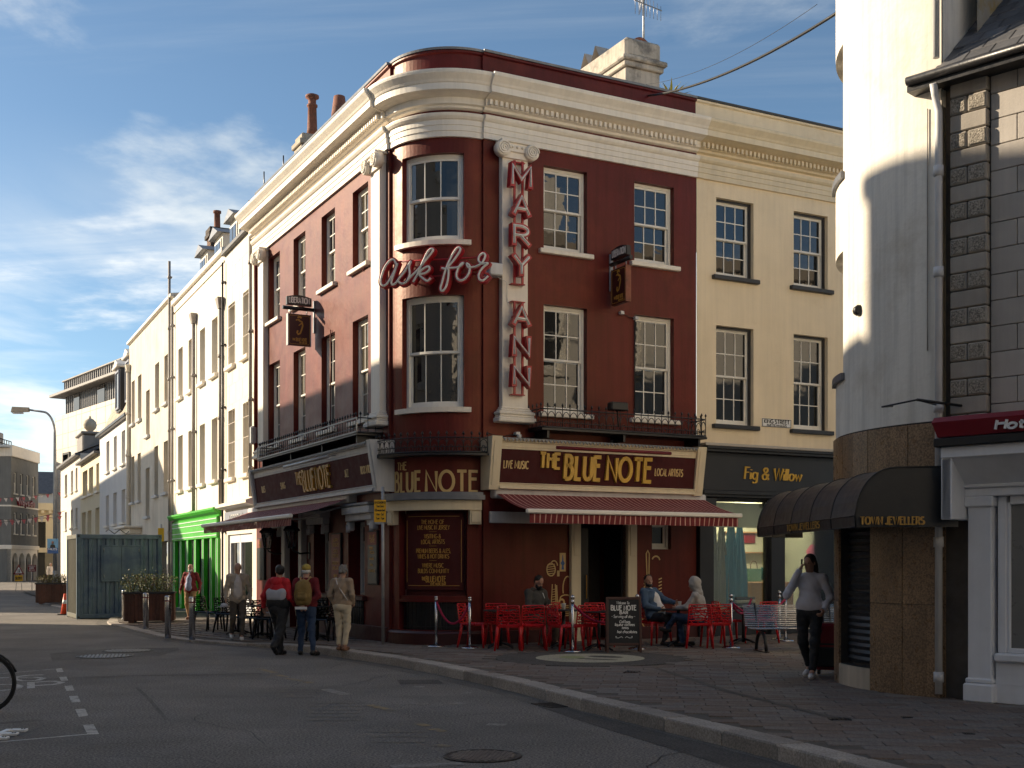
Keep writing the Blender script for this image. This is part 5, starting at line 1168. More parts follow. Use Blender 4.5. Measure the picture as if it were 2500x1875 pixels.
# ================================================================== hanging pub signs
def hanging(name, label, F, x0, x1, zb, face_right):
    q = F @ V((0, 0, zb)); h_ = thing(name, label, 'pub sign', tuple(q), 0, 'hanging signs of the maroon pub'); s = 1 if face_right else -1
    a, b = (x0, x1); c = (a+b)/2
    m = MB(); m.tube([(a, 0, zb), (b, 0, zb)], .045, 10); link('bracket_arm', m, 'iron', h_, F)
    wx = b if not face_right else a
    m = MB(); m.box(wx-.03, wx+.03, -.04, .04, zb-.55, zb+.22, .008); link('wall_bracket', m, 'galv', h_, F)
    m = MB(); ar = [(c-.30, zb+.07), (c+.30, zb+.07), (c+.30, zb+.26)]+[(c+.30-.6*k/8, zb+.26+.05*math.sin(math.pi*k/8)) for k in range(1, 8)]+[(c-.30, zb+.26)]
    m.prism(ar, -.05, .05); tp = link('header_board', m, 'iron', h_, F); m = MB(); text(m, 'LIBERATION', c-.25, c+.25, zb+.12, .13, .011, -.056, -.05, .2); link('lettering', m, 'sign_white', tp, F)
    m = MB(); m.box(c-.28, c+.28, -.06, .06, zb-.88, zb-.14, .01); bd_ = link('sign_board', m, 'maroon_dark', h_, F)
    m = MB()
    for aa in (c-.285, c+.265): m.box(aa, aa+.02, -.066, .066, zb-.885, zb-.135)
    link('board_edge', m, 'trim_grey' if not face_right else 'terracotta', bd_, F)
    m = MB(); fr = [(c-.22, zb-.18), (c+.22, zb-.18), (c+.25, zb-.21), (c+.25, zb-.82), (c+.22, zb-.85), (c-.22, zb-.85), (c-.25, zb-.82), (c-.25, zb-.21), (c-.22, zb-.18)]; ribbon(m, fr, .004, -.063, -.06)
    zc = zb-.45
    ribbon(m, [(c-.03, zc+.17), (c+.06, zc+.13), (c+.08, zc+.04), (c+.05, zc-.06), (c+.02, zc-.14), (c-.03, zc-.17), (c-.06, zc-.13), (c-.04, zc-.08)], .018, -.063, -.06); ribbon(m, [(c-.05, zc+.22), (c+.0, zc+.25), (c+.05, zc+.22)], .02, -.063, -.06); ribbon(m, [(c-.09, zc+.16), (c+.0, zc+.19)], .012, -.063, -.06); ribbon(m, [(c+.06, zc+.1), (c-.02, zc+.04)], .012, -.063, -.06)
    text(m, 'THE', c-.17, c-.10, zb-.77, .05, .006, -.063, -.06); text(m, 'BLUE NOTE', c-.08, c+.18, zb-.78, .075, .007, -.063, -.06); text(m, 'LIVE MUSIC BAR', c+.0, c+.18, zb-.83, .03, .004, -.063, -.06); link('gold_art', m, 'gold', bd_, F)
    for x in (c-.2, c+.2): m = MB(); m.tube([(x, 0, zb), (x, 0, zb-.15)], .012, 6); link('hanger', m, 'steel_dull', h_, F)
hanging('hanging_sign', 'hanging pub sign with gold saxophonist under black header, sunlit street side', frame(C+dA*6.19, -nA, dA), -.78, 0, 7.78, False)
hanging('hanging_sign', 'hanging pub sign seen nearly edge-on between the shaded sash windows', frame(C+dB*4.41, nB, dB), 0, .78, 8.0, True)
# ================================================================== small fittings on the pub
m = MB(); m.box(4.05, 4.45, -.62, -.42, 4.88, 5.05, .02); m.tube([(4.25, -.5, 4.88), (4.25, -.55, 4.55)], .02, 6); link('floodlight', m, 'black', pub, FB)
for s_, z in ((2.1, 4.32), (4.4, 4.28)): m = MB(); m.box(s_, s_+.10, -.12, 0, z, z+.06, .01); m.lathe([(.02, 0), (.05, .03), (.05, .08)], (s_+.05, -.16, z-.08), 8); link('junction_box', m, 'white_pipe', pub, FB)
for s_, z in ((4.6, 6.98), (4.96, 6.9)): m = MB(); m.box(s_, s_+.09, -.1, 0, z, z+.07, .01); link('junction_box', m, 'white_pipe', pub, FB)
m = MB(); m.tube([(4.99, -.03, 6.9), (4.99, -.03, 4.9)], .012, 5); m.tube([(4.7, -.03, 7.0), (4.85, -.03, 6.95), (4.97, -.03, 6.93)], .008, 5); link('cable', m, 'cable', pub, FB)
m = MB(); m.tube([(-11.0, -.08, 10.1), (-11.0, -.08, 4.3)], .055, 8); link('downpipe', m, 'maroon', pub, FA)
m = MB(); m.tube([(-2.62+.0, -.02, 8.1), (-2.9, -.02, 8.0)], .01, 5); m.tube([(-4.95, -.03, 7.1), (-4.95, -.03, 4.9)], .014, 5); link('cable', m, 'maroon', pub, FA)
for i in range(4):
    m = MB(); m.tube(cr([(x_, -.05-.03*math.sin(k), 4.3+.05*math.sin(k*1.7+i)) for k, x_ in enumerate(np.linspace(-9.5+i*2, -7.5+i*2, 6))]) if False else [(x_, -.05, 4.28+.05*math.sin(k*1.7+i)) for k, x_ in enumerate(np.linspace(-9.5+i*2, -7.5+i*2, 8))], .008, 5); link('cable', m, 'cable', pub, FA)
m = MB(); m.tube([(x_, -.05-.02*math.sin(k), 4.33-.06*math.sin(k*.9)**2) for k, x_ in enumerate(np.linspace(1.5, 3.0, 10))], .008, 5); link('cable', m, 'cable', pub, FB)
m = MB(); m.box(-11.15, -10.95, -.22, 0, 5.0, 5.5, .04); link('alarm_box', m, 'galv', pub, FA)
# gold instruments painted beside the door and the small guide plaque
m = MB()
def st(mm, pts, hw=.012): ribbon(mm, pts, hw, -.006, -.001)
st(m, arc(2.97, 1.62, .10, .13, 0, 360, 14)); 
for k in range(5): st(m, [(2.88, 1.53+k*.045), (3.06, 1.55+k*.045)], .008)
st(m, arc(3.04, 1.70, .08, .10, 150, 0, 8)); st(m, [(3.14, 1.60), (3.14, 1.48)], .028)
st(m, [(3.0, 1.32), (2.97, .80), (2.90, .70)], .010); st(m, [(3.07, 1.32), (3.09, .80), (3.16, .70)], .010); st(m, arc(3.03, .70, .14, .05, 0, 360, 14)); 
for k in range(8): st(m, [(3.0, .86+k*.05), (3.07, .87+k*.05)], .006)
st(m, [(3.10, 1.30), (3.13, .70)], .014); st(m, arc(3.36, 1.22, .11, .26, 200, -60, 14)); st(m, arc(3.32, 1.02, .14, .08, 180, -30, 8)); st(m, arc(3.22, .95, .06, .06, 0, 360, 10), .02)
for k in range(6): st(m, [(3.20, .66+k*.04), (3.39, .68+k*.04)], .010)
link('painted_instruments', m, 'gold_pale', pub, FB)
m = MB()
st(m, [(5.25, 1.05), (5.32, 1.5), (5.30, 1.95), (5.34, 2.02), (5.38, 1.95), (5.37, 1.5), (5.42, 1.1)], .014); st(m, arc(5.55, 1.80, .10, .10, 160, 10, 8), .016)
for k in range(6): st(m, [(5.24, 1.10+k*.07), (5.30, 1.13+k*.07)], .012); st(m, [(5.62, 1.05+k*.07), (5.70, 1.08+k*.07)], .012)
st(m, [(5.40, .30), (5.46, .55), (5.42, .80)], .016); st(m, arc(5.3, .5, .1, .12, 0, 300, 10), .012)
link('painted_instruments', m, 'gold_pale', pub, FB)
m = MB(); m.box(3.17, 3.31, -.012, -.002, 1.58, 1.96); pq = link('guide_plaque', m, 'gold_pale', pub, FB); m = MB(); m.prism([(3.235, 1.92), (3.245, 1.92), (3.255, 1.80), (3.29, 1.75), (3.255, 1.70), (3.27, 1.62), (3.21, 1.62), (3.225, 1.70), (3.19, 1.75), (3.225, 1.80)], -.016, -.012); link('plaque_mark', m, 'blue_print', pq, FB)
# ================================================================== shop in the cream house
fw = thing('charcoal_shop', 'charcoal-painted shopfront with gold lettering below the cream house', 'shopfront', tuple(wB(8.8, 0, ZP)))
m = MB(); m.box(6.66, YE, -.16, .25, 3.35, 4.18, .01); fs = link('fascia', m, 'charcoal', fw, FB)
m = MB(); 
for a, b, c in ((4.18, 4.24, .30), (4.24, 4.30, .34)): m.box(6.66, YE, -c, .2, a, b, .008)
for a, b, c in ((3.26, 3.35, .22), (3.20, 3.26, .18)): m.box(6.66, YE, -c, .2, a, b, .008)
link('fascia_moulding', m, 'charcoal', fw, FB)
m = MB(); m.box(6.60, YE, -.36, .2, 4.30, 4.36, .008); link('stone_ledge', m, 'stone_grey', fw, FB)
nibf = lambda t: .55+.75*abs(t.normalized().y) if t.length else 1
letters(fs, FB, 'Fig & Willow', 7.80, 9.42, 3.62, .26, .019, -.185, -.16, 'gold_bright', .13, 'letter', nibf, .12)
for a, b in ((6.64, 7.02), (8.62, 9.02), (10.9, 11.3)):
    m = MB(); m.box(a, b, -.10, .2, .14, 3.2, .01); k = link('pilaster', m, 'charcoal', fw, FB); m = MB(); m.box(a-.04, b+.04, -.15, .2, 3.0, 3.19, .02); link('capital', m, 'charcoal', k, FB); m = MB(); m.box(a-.03, b+.03, -.13, .2, .14, .5, .01); link('base_block', m, 'charcoal', k, FB)
for a, b in ((7.02, 8.62), (9.02, 10.9)):
    m = MB(); m.box(a, b, .02, .15, .14, .62, .01); link('stall_riser', m, 'charcoal', fw, FB)
    m = MB(); m.box(a, a+.06, .03, .12, .62, 3.2); m.box(b-.06, b, .03, .12, .62, 3.2); m.box(a+.06, b-.06, .03, .12, 3.12, 3.2); m.box(a+.06, b-.06, .03, .12, .62, .68); k = link('window_frame', m, 'charcoal' if a < 8 else 'trim_grey', fw, FB)
    m = MB(); m.box(a+.06, b-.06, .07, .076, .68, 3.12); link('shop_glass', m, 'shop_glass', k, FB)
m = MB(); m.quad((6.9, 2.6, .3), (11.2, 2.6, .3), (11.2, 2.6, 3.2), (6.9, 2.6, 3.2)); m.quad((6.9, .12, .3), (6.9, 2.6, .3), (6.9, 2.6, 3.2), (6.9, .12, 3.2)); m.quad((11.2, .12, .3), (11.2, 2.6, .3), (11.2, 2.6, 3.2), (11.2, .12, 3.2)); m.quad((6.9, .12, 3.2), (11.2, .12, 3.2), (11.2, 2.6, 3.2), (6.9, 2.6, 3.2)); m.quad((6.9, .1, .6), (11.2, .1, .6), (11.2, 2.6, .6), (6.9, 2.6, .6)); link('shop_room', m, 'interior', fw, FB)
m = MB(); m.box(7.05, 8.6, .16, .2, 2.55, 3.1); link('window_header', m, 'interior', fw, FB)
# towels on display, shelves, bags, a lit wall lamp
mat('towel_green', (.24, .48, .38), .9, .1, 8, .3, 90); mat('towel_stripe', (.42, .47, .46), .9, .15, 8, .3, 90); mat('towel_blue', (.13, .38, .55), .9, .1, 8, .3, 90)
for nm_, c1_, c2_, sc_ in (('towel_stripe', (.55, .58, .55), (.16, .20, .21), 22), ('towel_blue', (.17, .45, .62), (.08, .26, .42), 18), ('towel_green', (.30, .56, .45), (.20, .42, .33), 18)):
    nt_ = MATS[nm_].node_tree; wv = nt_.nodes.new('ShaderNodeTexWave'); wv.inputs['Scale'].default_value = sc_; wv.inputs['Distortion'].default_value = .6; tq = nt_.nodes.new('ShaderNodeTexCoord'); nt_.links.new(tq.outputs['Object'], wv.inputs[0]); mq = nt_.nodes.new('ShaderNodeMixRGB'); mq.inputs[1].default_value = (*c1_, 1); mq.inputs[2].default_value = (*c2_, 1); nt_.links.new(wv.outputs[1], mq.inputs[0]); nt_.links.new(mq.outputs[0], nt_.nodes['Principled BSDF'].inputs['Base Color'])
mat('pink', (.55, .11, .20), .8, .1, 5); mat('bag_teal', (.10, .28, .34), .7, .1, 5); mat('wood_shelf', (.30, .18, .09), .6, .1, 5)
for i, (x, w0, w1, zb, mt) in enumerate(((7.14, .05, .17, .95, 'towel_green'), (7.40, .06, .22, .82, 'towel_stripe'), (7.62, .05, .20, .86, 'towel_stripe'), (7.88, .06, .24, .80, 'towel_blue'), (8.12, .05, .20, 1.0, 'towel_blue'))):
    q = wB(x, -.45, zb); tw = MB(); rows2, cols2 = 12, 10; zt = 2.62
    lab = ['green towel hanging leftmost in the charcoal shop window', 'first grey striped towel, second from left in the charcoal shop window', 'short-folded grey striped towel in the middle of the shop window', 'wide blue towel hanging fourth in the charcoal shop window', 'narrow blue towel hanging rightmost in the charcoal shop window'][i]
    for fb_ in (0, 1):
        for r in range(rows2):
            for c_ in range(cols2):
                pt = []
                for (rr, cc) in ((r, c_), (r, c_+1), (r+1, c_+1), (r+1, c_)):
                    u = rr/rows2; v = cc/cols2-.5; wd_ = w0+(w1-w0)*min(1, u*1.4); zz_ = zt-(zt-zb)*u+(.10*v*(1 if i % 2 else -1) if rr == rows2 else 0)
                    pt.append((x+v*2*wd_, .40+.035*math.sin(v*15+i)+(.02 if fb_ else 0), zz_))
                tw.quad(*pt, 0, True)
    link('hanging_towel', tw, mt, None, FB, lab, 'towel', 'towels in the shop window')
    if mt == 'towel_stripe' or mt == 'towel_blue':
        pass
m = MB(); m.tube([(7.05, .42, 2.63), (8.5, .42, 2.63)], .012, 6); link('towel_rail', m, 'steel_dull', fw, FB)
m = MB(); m.box(8.0, 8.6, .9, 1.5, .6, 1.35, .02); m.box(9.1, 10.4, 1.2, 1.8, .6, 1.3, .02); link('display_table', m, 'wood_shelf', fw, FB)
m = MB()
for z in (1.5, 2.0, 2.5): m.box(9.2, 11.0, 2.3, 2.6, z, z+.03)
link('shelf', m, 'wood_shelf', fw, FB)
for i, (x, y, z, mt, lab) in enumerate(((9.75, 1.3, 1.35, 'bag_teal', 'teal handbag standing on the shop display table'), (8.35, 1.1, 1.4, 'timber', 'brown handbag behind the hanging towels'), (9.35, 1.35, 1.32, 'towel_green', 'pale green bag at the left of the display table'))):
    m = MB(); m.raw([(x-.16, y, z), (x+.16, y, z), (x+.16, y+.14, z), (x-.16, y+.14, z), (x-.20, y+.03, z+.30), (x+.20, y+.03, z+.30), (x+.20, y+.11, z+.30), (x-.20, y+.11, z+.30)], [(0,3,2,1),(0,1,5,4),(1,2,6,5),(2,3,7,6),(3,0,4,7),(4,5,6,7)])
    bg_ = thing('handbag', lab, 'handbag', tuple(FB @ V((x, y, z))), 0, 'bags in the shop'); link('bag_body', m, mt, bg_, FB); m = MB(); m.tube([(x-.1, y+.07, z+.29)]+[(x+.1*math.cos(rad(180-k*20)), y+.07, z+.36+.12*math.sin(rad(180-k*20))) for k in range(10)]+[(x+.1, y+.07, z+.29)], .010, 6); link('bag_handle', m, 'timber', bg_, FB)
pd = thing('pink_dress', 'pink dress on a stand at the right of the shop window', 'dress', tuple(FB @ V((10.65, .8, .6)))); m = MB(); m.lathe([(.02, .7), (.24, .72), (.17, 1.4), (.12, 1.75), (.17, 2.05), (.06, 2.2), (.03, 2.2)], (10.65, .8, 0), 14); link('dress', m, 'pink', pd, FB); m = MB(); m.tube([(10.65, .8, .6), (10.65, .8, 2.3)], .015, 6); link('stand', m, 'steel_dull', pd, FB)
m = MB(); m.box(9.95, 10.3, 2.52, 2.6, 2.25, 2.5, .01); link('red_poster', m, 'red_sign', fw, FB)
sb = thing('striped_cushion_stack', 'stack of black and white striped cloths at the foot of the towels', 'cloth', tuple(FB @ V((8.2, .4, .62))))
for k in range(5): m = MB(); m.box(7.95, 8.5, .3, .6, .64+k*.07, .705+k*.07, .02); link('cloth', m, 'white_frame' if k % 2 else 'black', sb, FB)
wl = thing('wall_lamp', 'small lit up-and-down lamp on the back wall inside the charcoal shop', 'lamp', tuple(FB @ V((10.5, 2.5, 2.6)))); m = MB(); m.box(10.45, 10.57, 2.44, 2.58, 2.55, 2.80, .01); link('lamp_body', m, 'black', wl, FB); m = MB(); m.box(10.47, 10.55, 2.46, 2.56, 2.53, 2.549); link('lamp_glow', m, 'lamp_glow', wl, FB)
pl_ = bpy.data.lights.new('shop_fill_light', 'POINT'); pl_.energy = 42; pl_.color = (1, .80, .55); pl_.shadow_soft_size = .06; po = bpy.data.objects.new('shop_fill_light', pl_); COL.objects.link(po); po.parent = wl; po.matrix_basis = WM[wl].inverted() @ T(FB @ V((9.3, 1.5, 2.7)))  # fill light added mid-room, away from the wall lamp, to brighten the shop
# street name plate
m = MB(); m.box(8.42, 9.26, -.02, -.001, 4.83, 5.02, .006); kp = link('street_name_plate', m, 'plate_white', None, FB, 'white street name plate reading KING STREET on the cream house', 'sign')
m = MB(); text(m, 'KING STREET', 8.48, 9.20, 4.915, .08, .0095, -.024, -.02, .2); text(m, 'RUETTE HAGUAIS', 8.56, 9.12, 4.852, .038, .005, -.024, -.02, .2); ribbon(m, [(8.43, 4.84), (9.25, 4.84), (9.25, 5.01), (8.43, 5.01), (8.43, 4.84)], .006, -.024, -.02); link('lettering', m, 'black', kp, FB)
# ================================================================== chimneys, aerial, cables
cm = thing('rendered_chimney', 'big weathered rendered chimney stack on the pub roof with a palm at its foot', 'chimney', tuple(FB @ V((6.7, 3.3, 11.3))))
m = MB(); m.box(6.24, 7.2, 2.23, 4.5, 11.2, 13.35, .02); link('stack', m, 'chimney_render', cm, FB)
m = MB(); m.box(6.17, 7.27, 2.16, 4.57, 13.35, 13.48, .02); m.box(6.10, 7.34, 2.09, 4.64, 13.48, 13.60, .03); m.box(6.22, 7.22, 2.2, 4.5, 13.60, 14.05, .06); link('cap', m, 'chimney_render', cm, FB)
for y in (3.5, 4.0):
    m = MB(); m.raw([(6.3, y, 14.05), (6.3, y+.4, 14.05), (6.3, y+.2, 14.40), (7.1, y, 14.05), (7.1, y+.4, 14.05), (7.1, y+.2, 14.40)], [(0,3,5,2),(1,2,5,4)]); link('cowl', m, 'stone_grey', cm, FB)
m = MB(); m.tube([(6.5+k*.05, 2.45, 14.0+.18*math.sin(math.pi*k/12)) for k in range(13)], .04, 6); link('ridge_tile', m, 'terracotta', cm, FB)
m = MB(); m.tube([(6.55, 2.17, 12.8), (6.55, 2.17, 11.3)], .075, 10); m.lathe([(.085, 0), (.085, .06)], (6.55, 2.17, 12.35), 10); link('flue_pipe', m, 'grey_pipe', cm, FB)
m = MB(); m.box(6.16, 6.24, 2.9, 3.2, 12.7, 13.0, .01); m.tube([(6.2, 2.6, 13.1), (6.2, 2.6, 12.0)], .03, 6); link('cable_bracket', m, 'galv', cm, FB)
m = MB()
for k in range(6): m.tube([(6.2, 2.9+.25*math.sin(a*.5+k), 12.3+.3*math.cos(a*.5+k*.8)) for a in range(10)], .010, 5)
link('loose_cable', m, 'cable', cm, FB)
pt = thing('rooftop_palm', 'small yellow-green palm growing behind the parapet by the chimney', 'plant', tuple(FB @ V((6.3, .5, 11.4)))); 
m = MB(); m.tube([(6.3, .5, 11.3), (6.3, .5, 12.0)], .05, 6); link('stem', m, 'timber', pt, FB)
for k in range(22):
    a = random.uniform(0, 6.28); e = random.uniform(.3, 1.25); l_ = random.uniform(.4, .6); d = V((math.cos(a)*math.cos(e), math.sin(a)*math.cos(e), math.sin(e))); s = V((-math.sin(a), math.cos(a), 0))*.028; o0 = V((6.3, .5, 11.98)); m = MB(); p1 = o0+d*l_*.5; p2 = o0+d*l_-V((0, 0, .06))
    m.raw([tuple(o0-s*.5), tuple(o0+s*.5), tuple(p1+s), tuple(p1-s), tuple(p2)], [(0,1,2,3),(3,2,4)]); link('leaf', m, 'leaf_yellow', pt, FB)
ae = thing('aerial', 'television aerials on a tall mast behind the rendered chimney', 'aerial', tuple(FB @ V((7.05, 2.7, 13.6))))
m = MB(); m.tube([(7.05, 2.7, 13.4), (7.05, 2.7, 16.2)], .028, 8); link('mast', m, 'galv', ae, FB)
for z, ang_, L2 in ((15.15, .3, .7), (15.45, 1.1, .8), (15.85, -.4, .9)):
    m = MB(); c_, s_ = math.cos(ang_), math.sin(ang_); m.tube([(7.05-c_*L2*.5, 2.7-s_*L2*.5, z), (7.05+c_*L2, 2.7+s_*L2, z+.08)], .014, 6)
    for k in range(8):
        u = -.45*L2+k*1.4*L2/7; m.tube([(7.05+c_*u, 2.7+s_*u, z-.32+.02*k), (7.05+c_*u, 2.7+s_*u, z+.32-.02*k)], .006, 5)
    link('antenna', m, 'steel_dull', ae, FB)
c2 = thing('pot_chimney', 'dark stepped chimney with two terracotta pots above the long cornice', 'chimney', tuple(FA @ V((-11.1, 1.9, 11.3))))
m = MB(); m.box(-11.35, -10.8, 1.2, 2.7, 11.2, 13.2, .02); m.box(-11.42, -10.73, 1.13, 2.77, 13.2, 13.35, .02); m.box(-11.48, -10.67, 1.07, 2.83, 13.35, 13.5, .02); m.box(-11.4, -10.75, 1.15, 2.75, 13.5, 13.68, .03); link('stack', m, 'stone_buff', c2, FA)
for y, pr in ((1.55, [(.17, 0), (.14, .25), (.12, .85), (.15, .87), (.15, .92), (.11, .95), (.11, 1.08), (.19, 1.12), (.19, 1.18), (.1, 1.22)]), (2.35, [(.19, 0), (.17, .7), (.23, .72), (.22, .85), (.16, 1.3), (.12, 1.32)])):
    m = MB(); m.lathe(pr, (-11.08, y, 13.68), 14); link('chimney_pot', m, 'terracotta', c2, FA)
def sag(name, a, b, s, r, lab):
    a, b = V(a), V(b); m = MB(); m.tube([a.lerp(b, k/24)-V((0, 0, s*4*(k/24)*(1-k/24))) for k in range(25)], r, 6); return link(name, m, 'cable', None, I4, lab, 'cable')
sag('overhead_cable', FB @ V((6.2, 2.6, 12.75)), (4.52, 16.5, 9.35), .35, .022, 'thick black cable slung from the chimney to the round building')
sag('overhead_cable', FB @ V((6.3, 2.2, 12.9)), (4.45, 17.5, 9.9), .3, .004, 'thin upper cable slung from the chimney to the round building')
m = MB()
for t_, h_ in ((11.0, .6), (9.2, .5)): 
    m2 = MB(); m2.tube([wA(t_, -.15, 11.9), wA(t_, -.15, 11.9+h_)], .018, 6); link('roof_spike', m2, 'iron', pub)
# ================================================================== jeweller's barrel awning
ja = thing('barrel_awning', 'black ribbed barrel awning lettered in gold on the granite corner', 'awning', (4.4, 16, 2.2))
st_ = []
for k in range(6): st_.append((V((4.88-.03*k, 13.92+k*.94)), V((-1, -.03))))
pv = V((4.73, 18.62))
for k in range(1, 6): a = rad(180-k*18); st_.append((pv, V((math.cos(a), math.sin(a)))))
prof = [(.90, 2.17), (.91, 2.30)]+[(.43+.47*math.cos(rad(k*9)), 2.30+.56*math.sin(rad(k*9))) for k in range(1, 11)]+[(-.30, 2.875)]
m = MB(); vs = [[(p.x+d.x*w_, p.y+d.y*w_, z-(.012 if 1 < i < 13 and 0 else 0)) for i, (w_, z) in enumerate(prof)] for p, d in st_]
sub = []
for a, b in zip(vs[:-1], vs[1:]):                             # cloth sags a little between ribs
    for k in range(4):
        u = k/4; dip = .014*math.sin(math.pi*u); sub.append([tuple(np.array(p)*(1-u)+np.array(q)*u+np.array((dip*(1 if 1 < i < 12 else 0), 0, -dip*.5*(1 if i > 3 else 0)))) for i, (p, q) in enumerate(zip(a, b))])
sub.append(vs[-1])
for a, b in zip(sub[:-1], sub[1:]):
    for i in range(len(prof)-1): m.quad(a[i], b[i], b[i+1], a[i+1], 0, True)
link('canopy', m, 'awning_black', ja)
m = MB(); m.poly(vs[0]+[(vs[0][-1][0], vs[0][-1][1], 2.17)]); link('end_panel', m, 'awning_black', ja)
for v_ in vs[:-1]: m = MB(); m.tube(v_, .011, 6); link('rib', m, 'black', ja)
m = MB(); m.tube([v_[1] for v_ in sub], .009, 6); m.tube([v_[0] for v_ in sub], .009, 6); link('piping', m, 'black', ja)
m = MB(); text(m, 'TOWN JEWELLERS', 4.03, 4.76, 2.20, .085, .0085, 13.855, 13.865, .2, 0, 0, nibf, .07); link('lettering', m, 'gold', ja)
FJ = frame(V((3.925, 15.4)), V((.03, -1)).normalized(), V((1, .03)).normalized()); m = MB(); text(m, 'TOWN JEWELLERS', -1.5, .1, 2.20, .085, .009, -.012, -.006, .2, 0, 0, nibf, .07); link('lettering', m, 'gold', ja, FJ)
m = MB(); m.tube([(PR.x-.05, PR.y-.05, 3.62), (PR.x-.42, PR.y-.35, 3.65), (PR.x-.75, PR.y-.1, 3.6), (PR.x-.5, PR.y+.3, 3.66)], .012, 6); m.tube([(PR.x+.15, PR.y-.2, 3.6), (PR.x-.42, PR.y-.35, 3.65)], .018, 6); link('iron_bracket', m, 'iron', rb)
m = MB(); m.lathe([(.04, 0), (.07, .03), (.07, .09), (.05, .11)], rf(33, .0, 5.0), 10, ax=Mx(((1, 0, 0), (0, 0, -1), (0, 1, 0)))); link('wall_fitting', m, 'black', rb)
m = MB(); m.tube([(*rf(4, -.015, 0)[:2], z) for z in (7.2, 6.0, 5.2, 4.6, 4.3)], .008, 5); link('cable', m, 'grey_pipe', rb)
# ================================================================== red and white shop at the right edge
rs = thing('takeaway_shop', 'white-painted takeaway shopfront with red sign at the right edge', 'shopfront', tuple(FR @ V((1.5, -.2, ZP))))
m = MB(); m.raw([(.20, -.55, 3.19), (3.2, -.55, 3.19), (3.2, -.62, 3.36), (.16, -.62, 3.36), (.16, -.55, 3.42), (3.2, -.55, 3.42), (.2, .05, 3.19), (3.2, .05, 3.19), (.16, .05, 3.42), (3.2, .05, 3.42)], [(0,1,2,3),(3,2,5,4),(4,5,9,8),(0,3,4,8,6),(0,6,7,1)]); rsg = link('sign_box', m, 'red_sign', rs, FR)
m = MB(); text(m, 'Hot Food', .90, 1.75, 3.225, .10, .013, -.632, -.61, .12, 0, .2); link('lettering', m, 'plate_white', rsg, FR)
m = MB(); m.box(.16, 3.2, -.58, .05, 3.08, 3.18, .01); link('black_band', m, 'black', rs, FR)
m = MB(); m.box(.22, 3.2, -.52, .05, 2.95, 3.08, .01); link('cornice_beam', m, 'white_shop', rs, FR)
m = MB(); m.quad((.3, -.48, 2.95), (3.2, -.48, 2.95), (3.2, -.1, 2.62), (.3, -.1, 2.62)); m.box(.3, 3.2, -.14, .05, 2.52, 2.62, .01); m.box(.3, 3.2, -.18, .05, 2.62, 2.66, .01); link('fascia', m, 'white_shop', rs, FR)
m = MB(); m.box(.22, .34, -.50, .05, 2.25, 2.95, .012); m.box(.215, .345, -.50, -.44, 2.25, 2.95, .01); link('console', m, 'white_shop', rs, FR)
m = MB(); m.box(.36, .64, -.12, .05, .14, 2.52, .012); k = link('pilaster', m, 'white_shop', rs, FR); m = MB(); m.box(.32, .68, -.17, .05, .14, .36, .02); m.box(.34, .66, -.15, .05, .36, .42, .015); link('base_block', m, 'white_shop', k, FR); m = MB(); m.box(.33, .67, -.16, .05, 2.40, 2.52, .015); link('capital', m, 'white_shop', k, FR)
m = MB(); m.box(.66, 3.2, -.06, .05, .14, .62, .01); m.box(.66, 3.2, -.12, .05, .62, .72, .02); 
for z in (.25, .36, .48): m.box(.72, 3.1, -.066, -.06, z, z+.006)
link('stall_riser', m, 'white_shop', rs, FR)
m = MB(); m.box(.68, .78, -.05, .05, .72, 2.52, .012); m.box(.78, .82, -.03, .05, .72, 2.45, .01); m.box(.82, 3.2, -.05, .05, 2.42, 2.52, .01); m.box(.82, 3.2, -.05, .05, .72, .78, .01); link('window_frame', m, 'white_shop', rs, FR)
mat('blind', (.16, .16, .155), .3, .08, 3, spec=.7); m = MB(); m.box(.82, 3.2, .0, .01, .78, 2.42); wp = link('window_pane', m, 'blind', rs, FR)
m = MB(); text(m, 'THE', .98, 1.35, 2.26, .12, .014, -.006, 0, .2, 0, .2); text(m, 'www', .98, 1.25, .84, .12, .009, -.006, 0, .12, 0, .2); link('lettering', m, 'red_sign', wp, FR)
# ================================================================== markings and ironwork in the road
def G(px, py, z=0.0):                # point of the ground seen at a place of the photograph
    Y = (1.75-z)*2930/(py-1375); return V(((px-1250)/2930*Y, Y))
Z6 = lambda x, y: G(x*.5651, 1450+y*.5651)
Z3 = lambda x, y: G(x*.226, 1500+y*.226)
def gpoly(mb, pts, z=.004): mb.poly([(p.x, p.y, z) for p in pts])
def gline(mb, pts, wd, z=.004):
    P = [V(p) for p in pts]
    for a, b in zip(P[:-1], P[1:]):
        d = (b-a).normalized(); n = V((-d.y, d.x))*wd/2; gpoly(mb, [a-n, b-n, b+n, a+n], z)
bay = [[(603,590),(668,582),(686,622),(618,626)], [(637,678),(717,674),(738,716),(660,720)], [(695,776),(780,770),(804,824),(718,828)], [(745,886),(838,882),(870,948),(775,956)], [(812,1028),(918,1020),(955,1100),(850,1110)], [(895,1198),(1010,1190),(1070,1296),(945,1302)]]
ROAD = [o for o in WM if o.name == 'road'][0]
for q in bay: m = MB(); gpoly(m, [Z3(*p) for p in reversed(q)]); link('bay_mark', m, 'road_paint', ROAD)
m = MB(); gline(m, [Z3(-300, 1408), Z3(940, 1298)], .06); link('bay_line', m, 'road_paint', ROAD)
m = MB(); gline(m, [Z3(-200, 660), Z3(600, 592)], .05); link('bay_line', m, 'road_paint', ROAD)
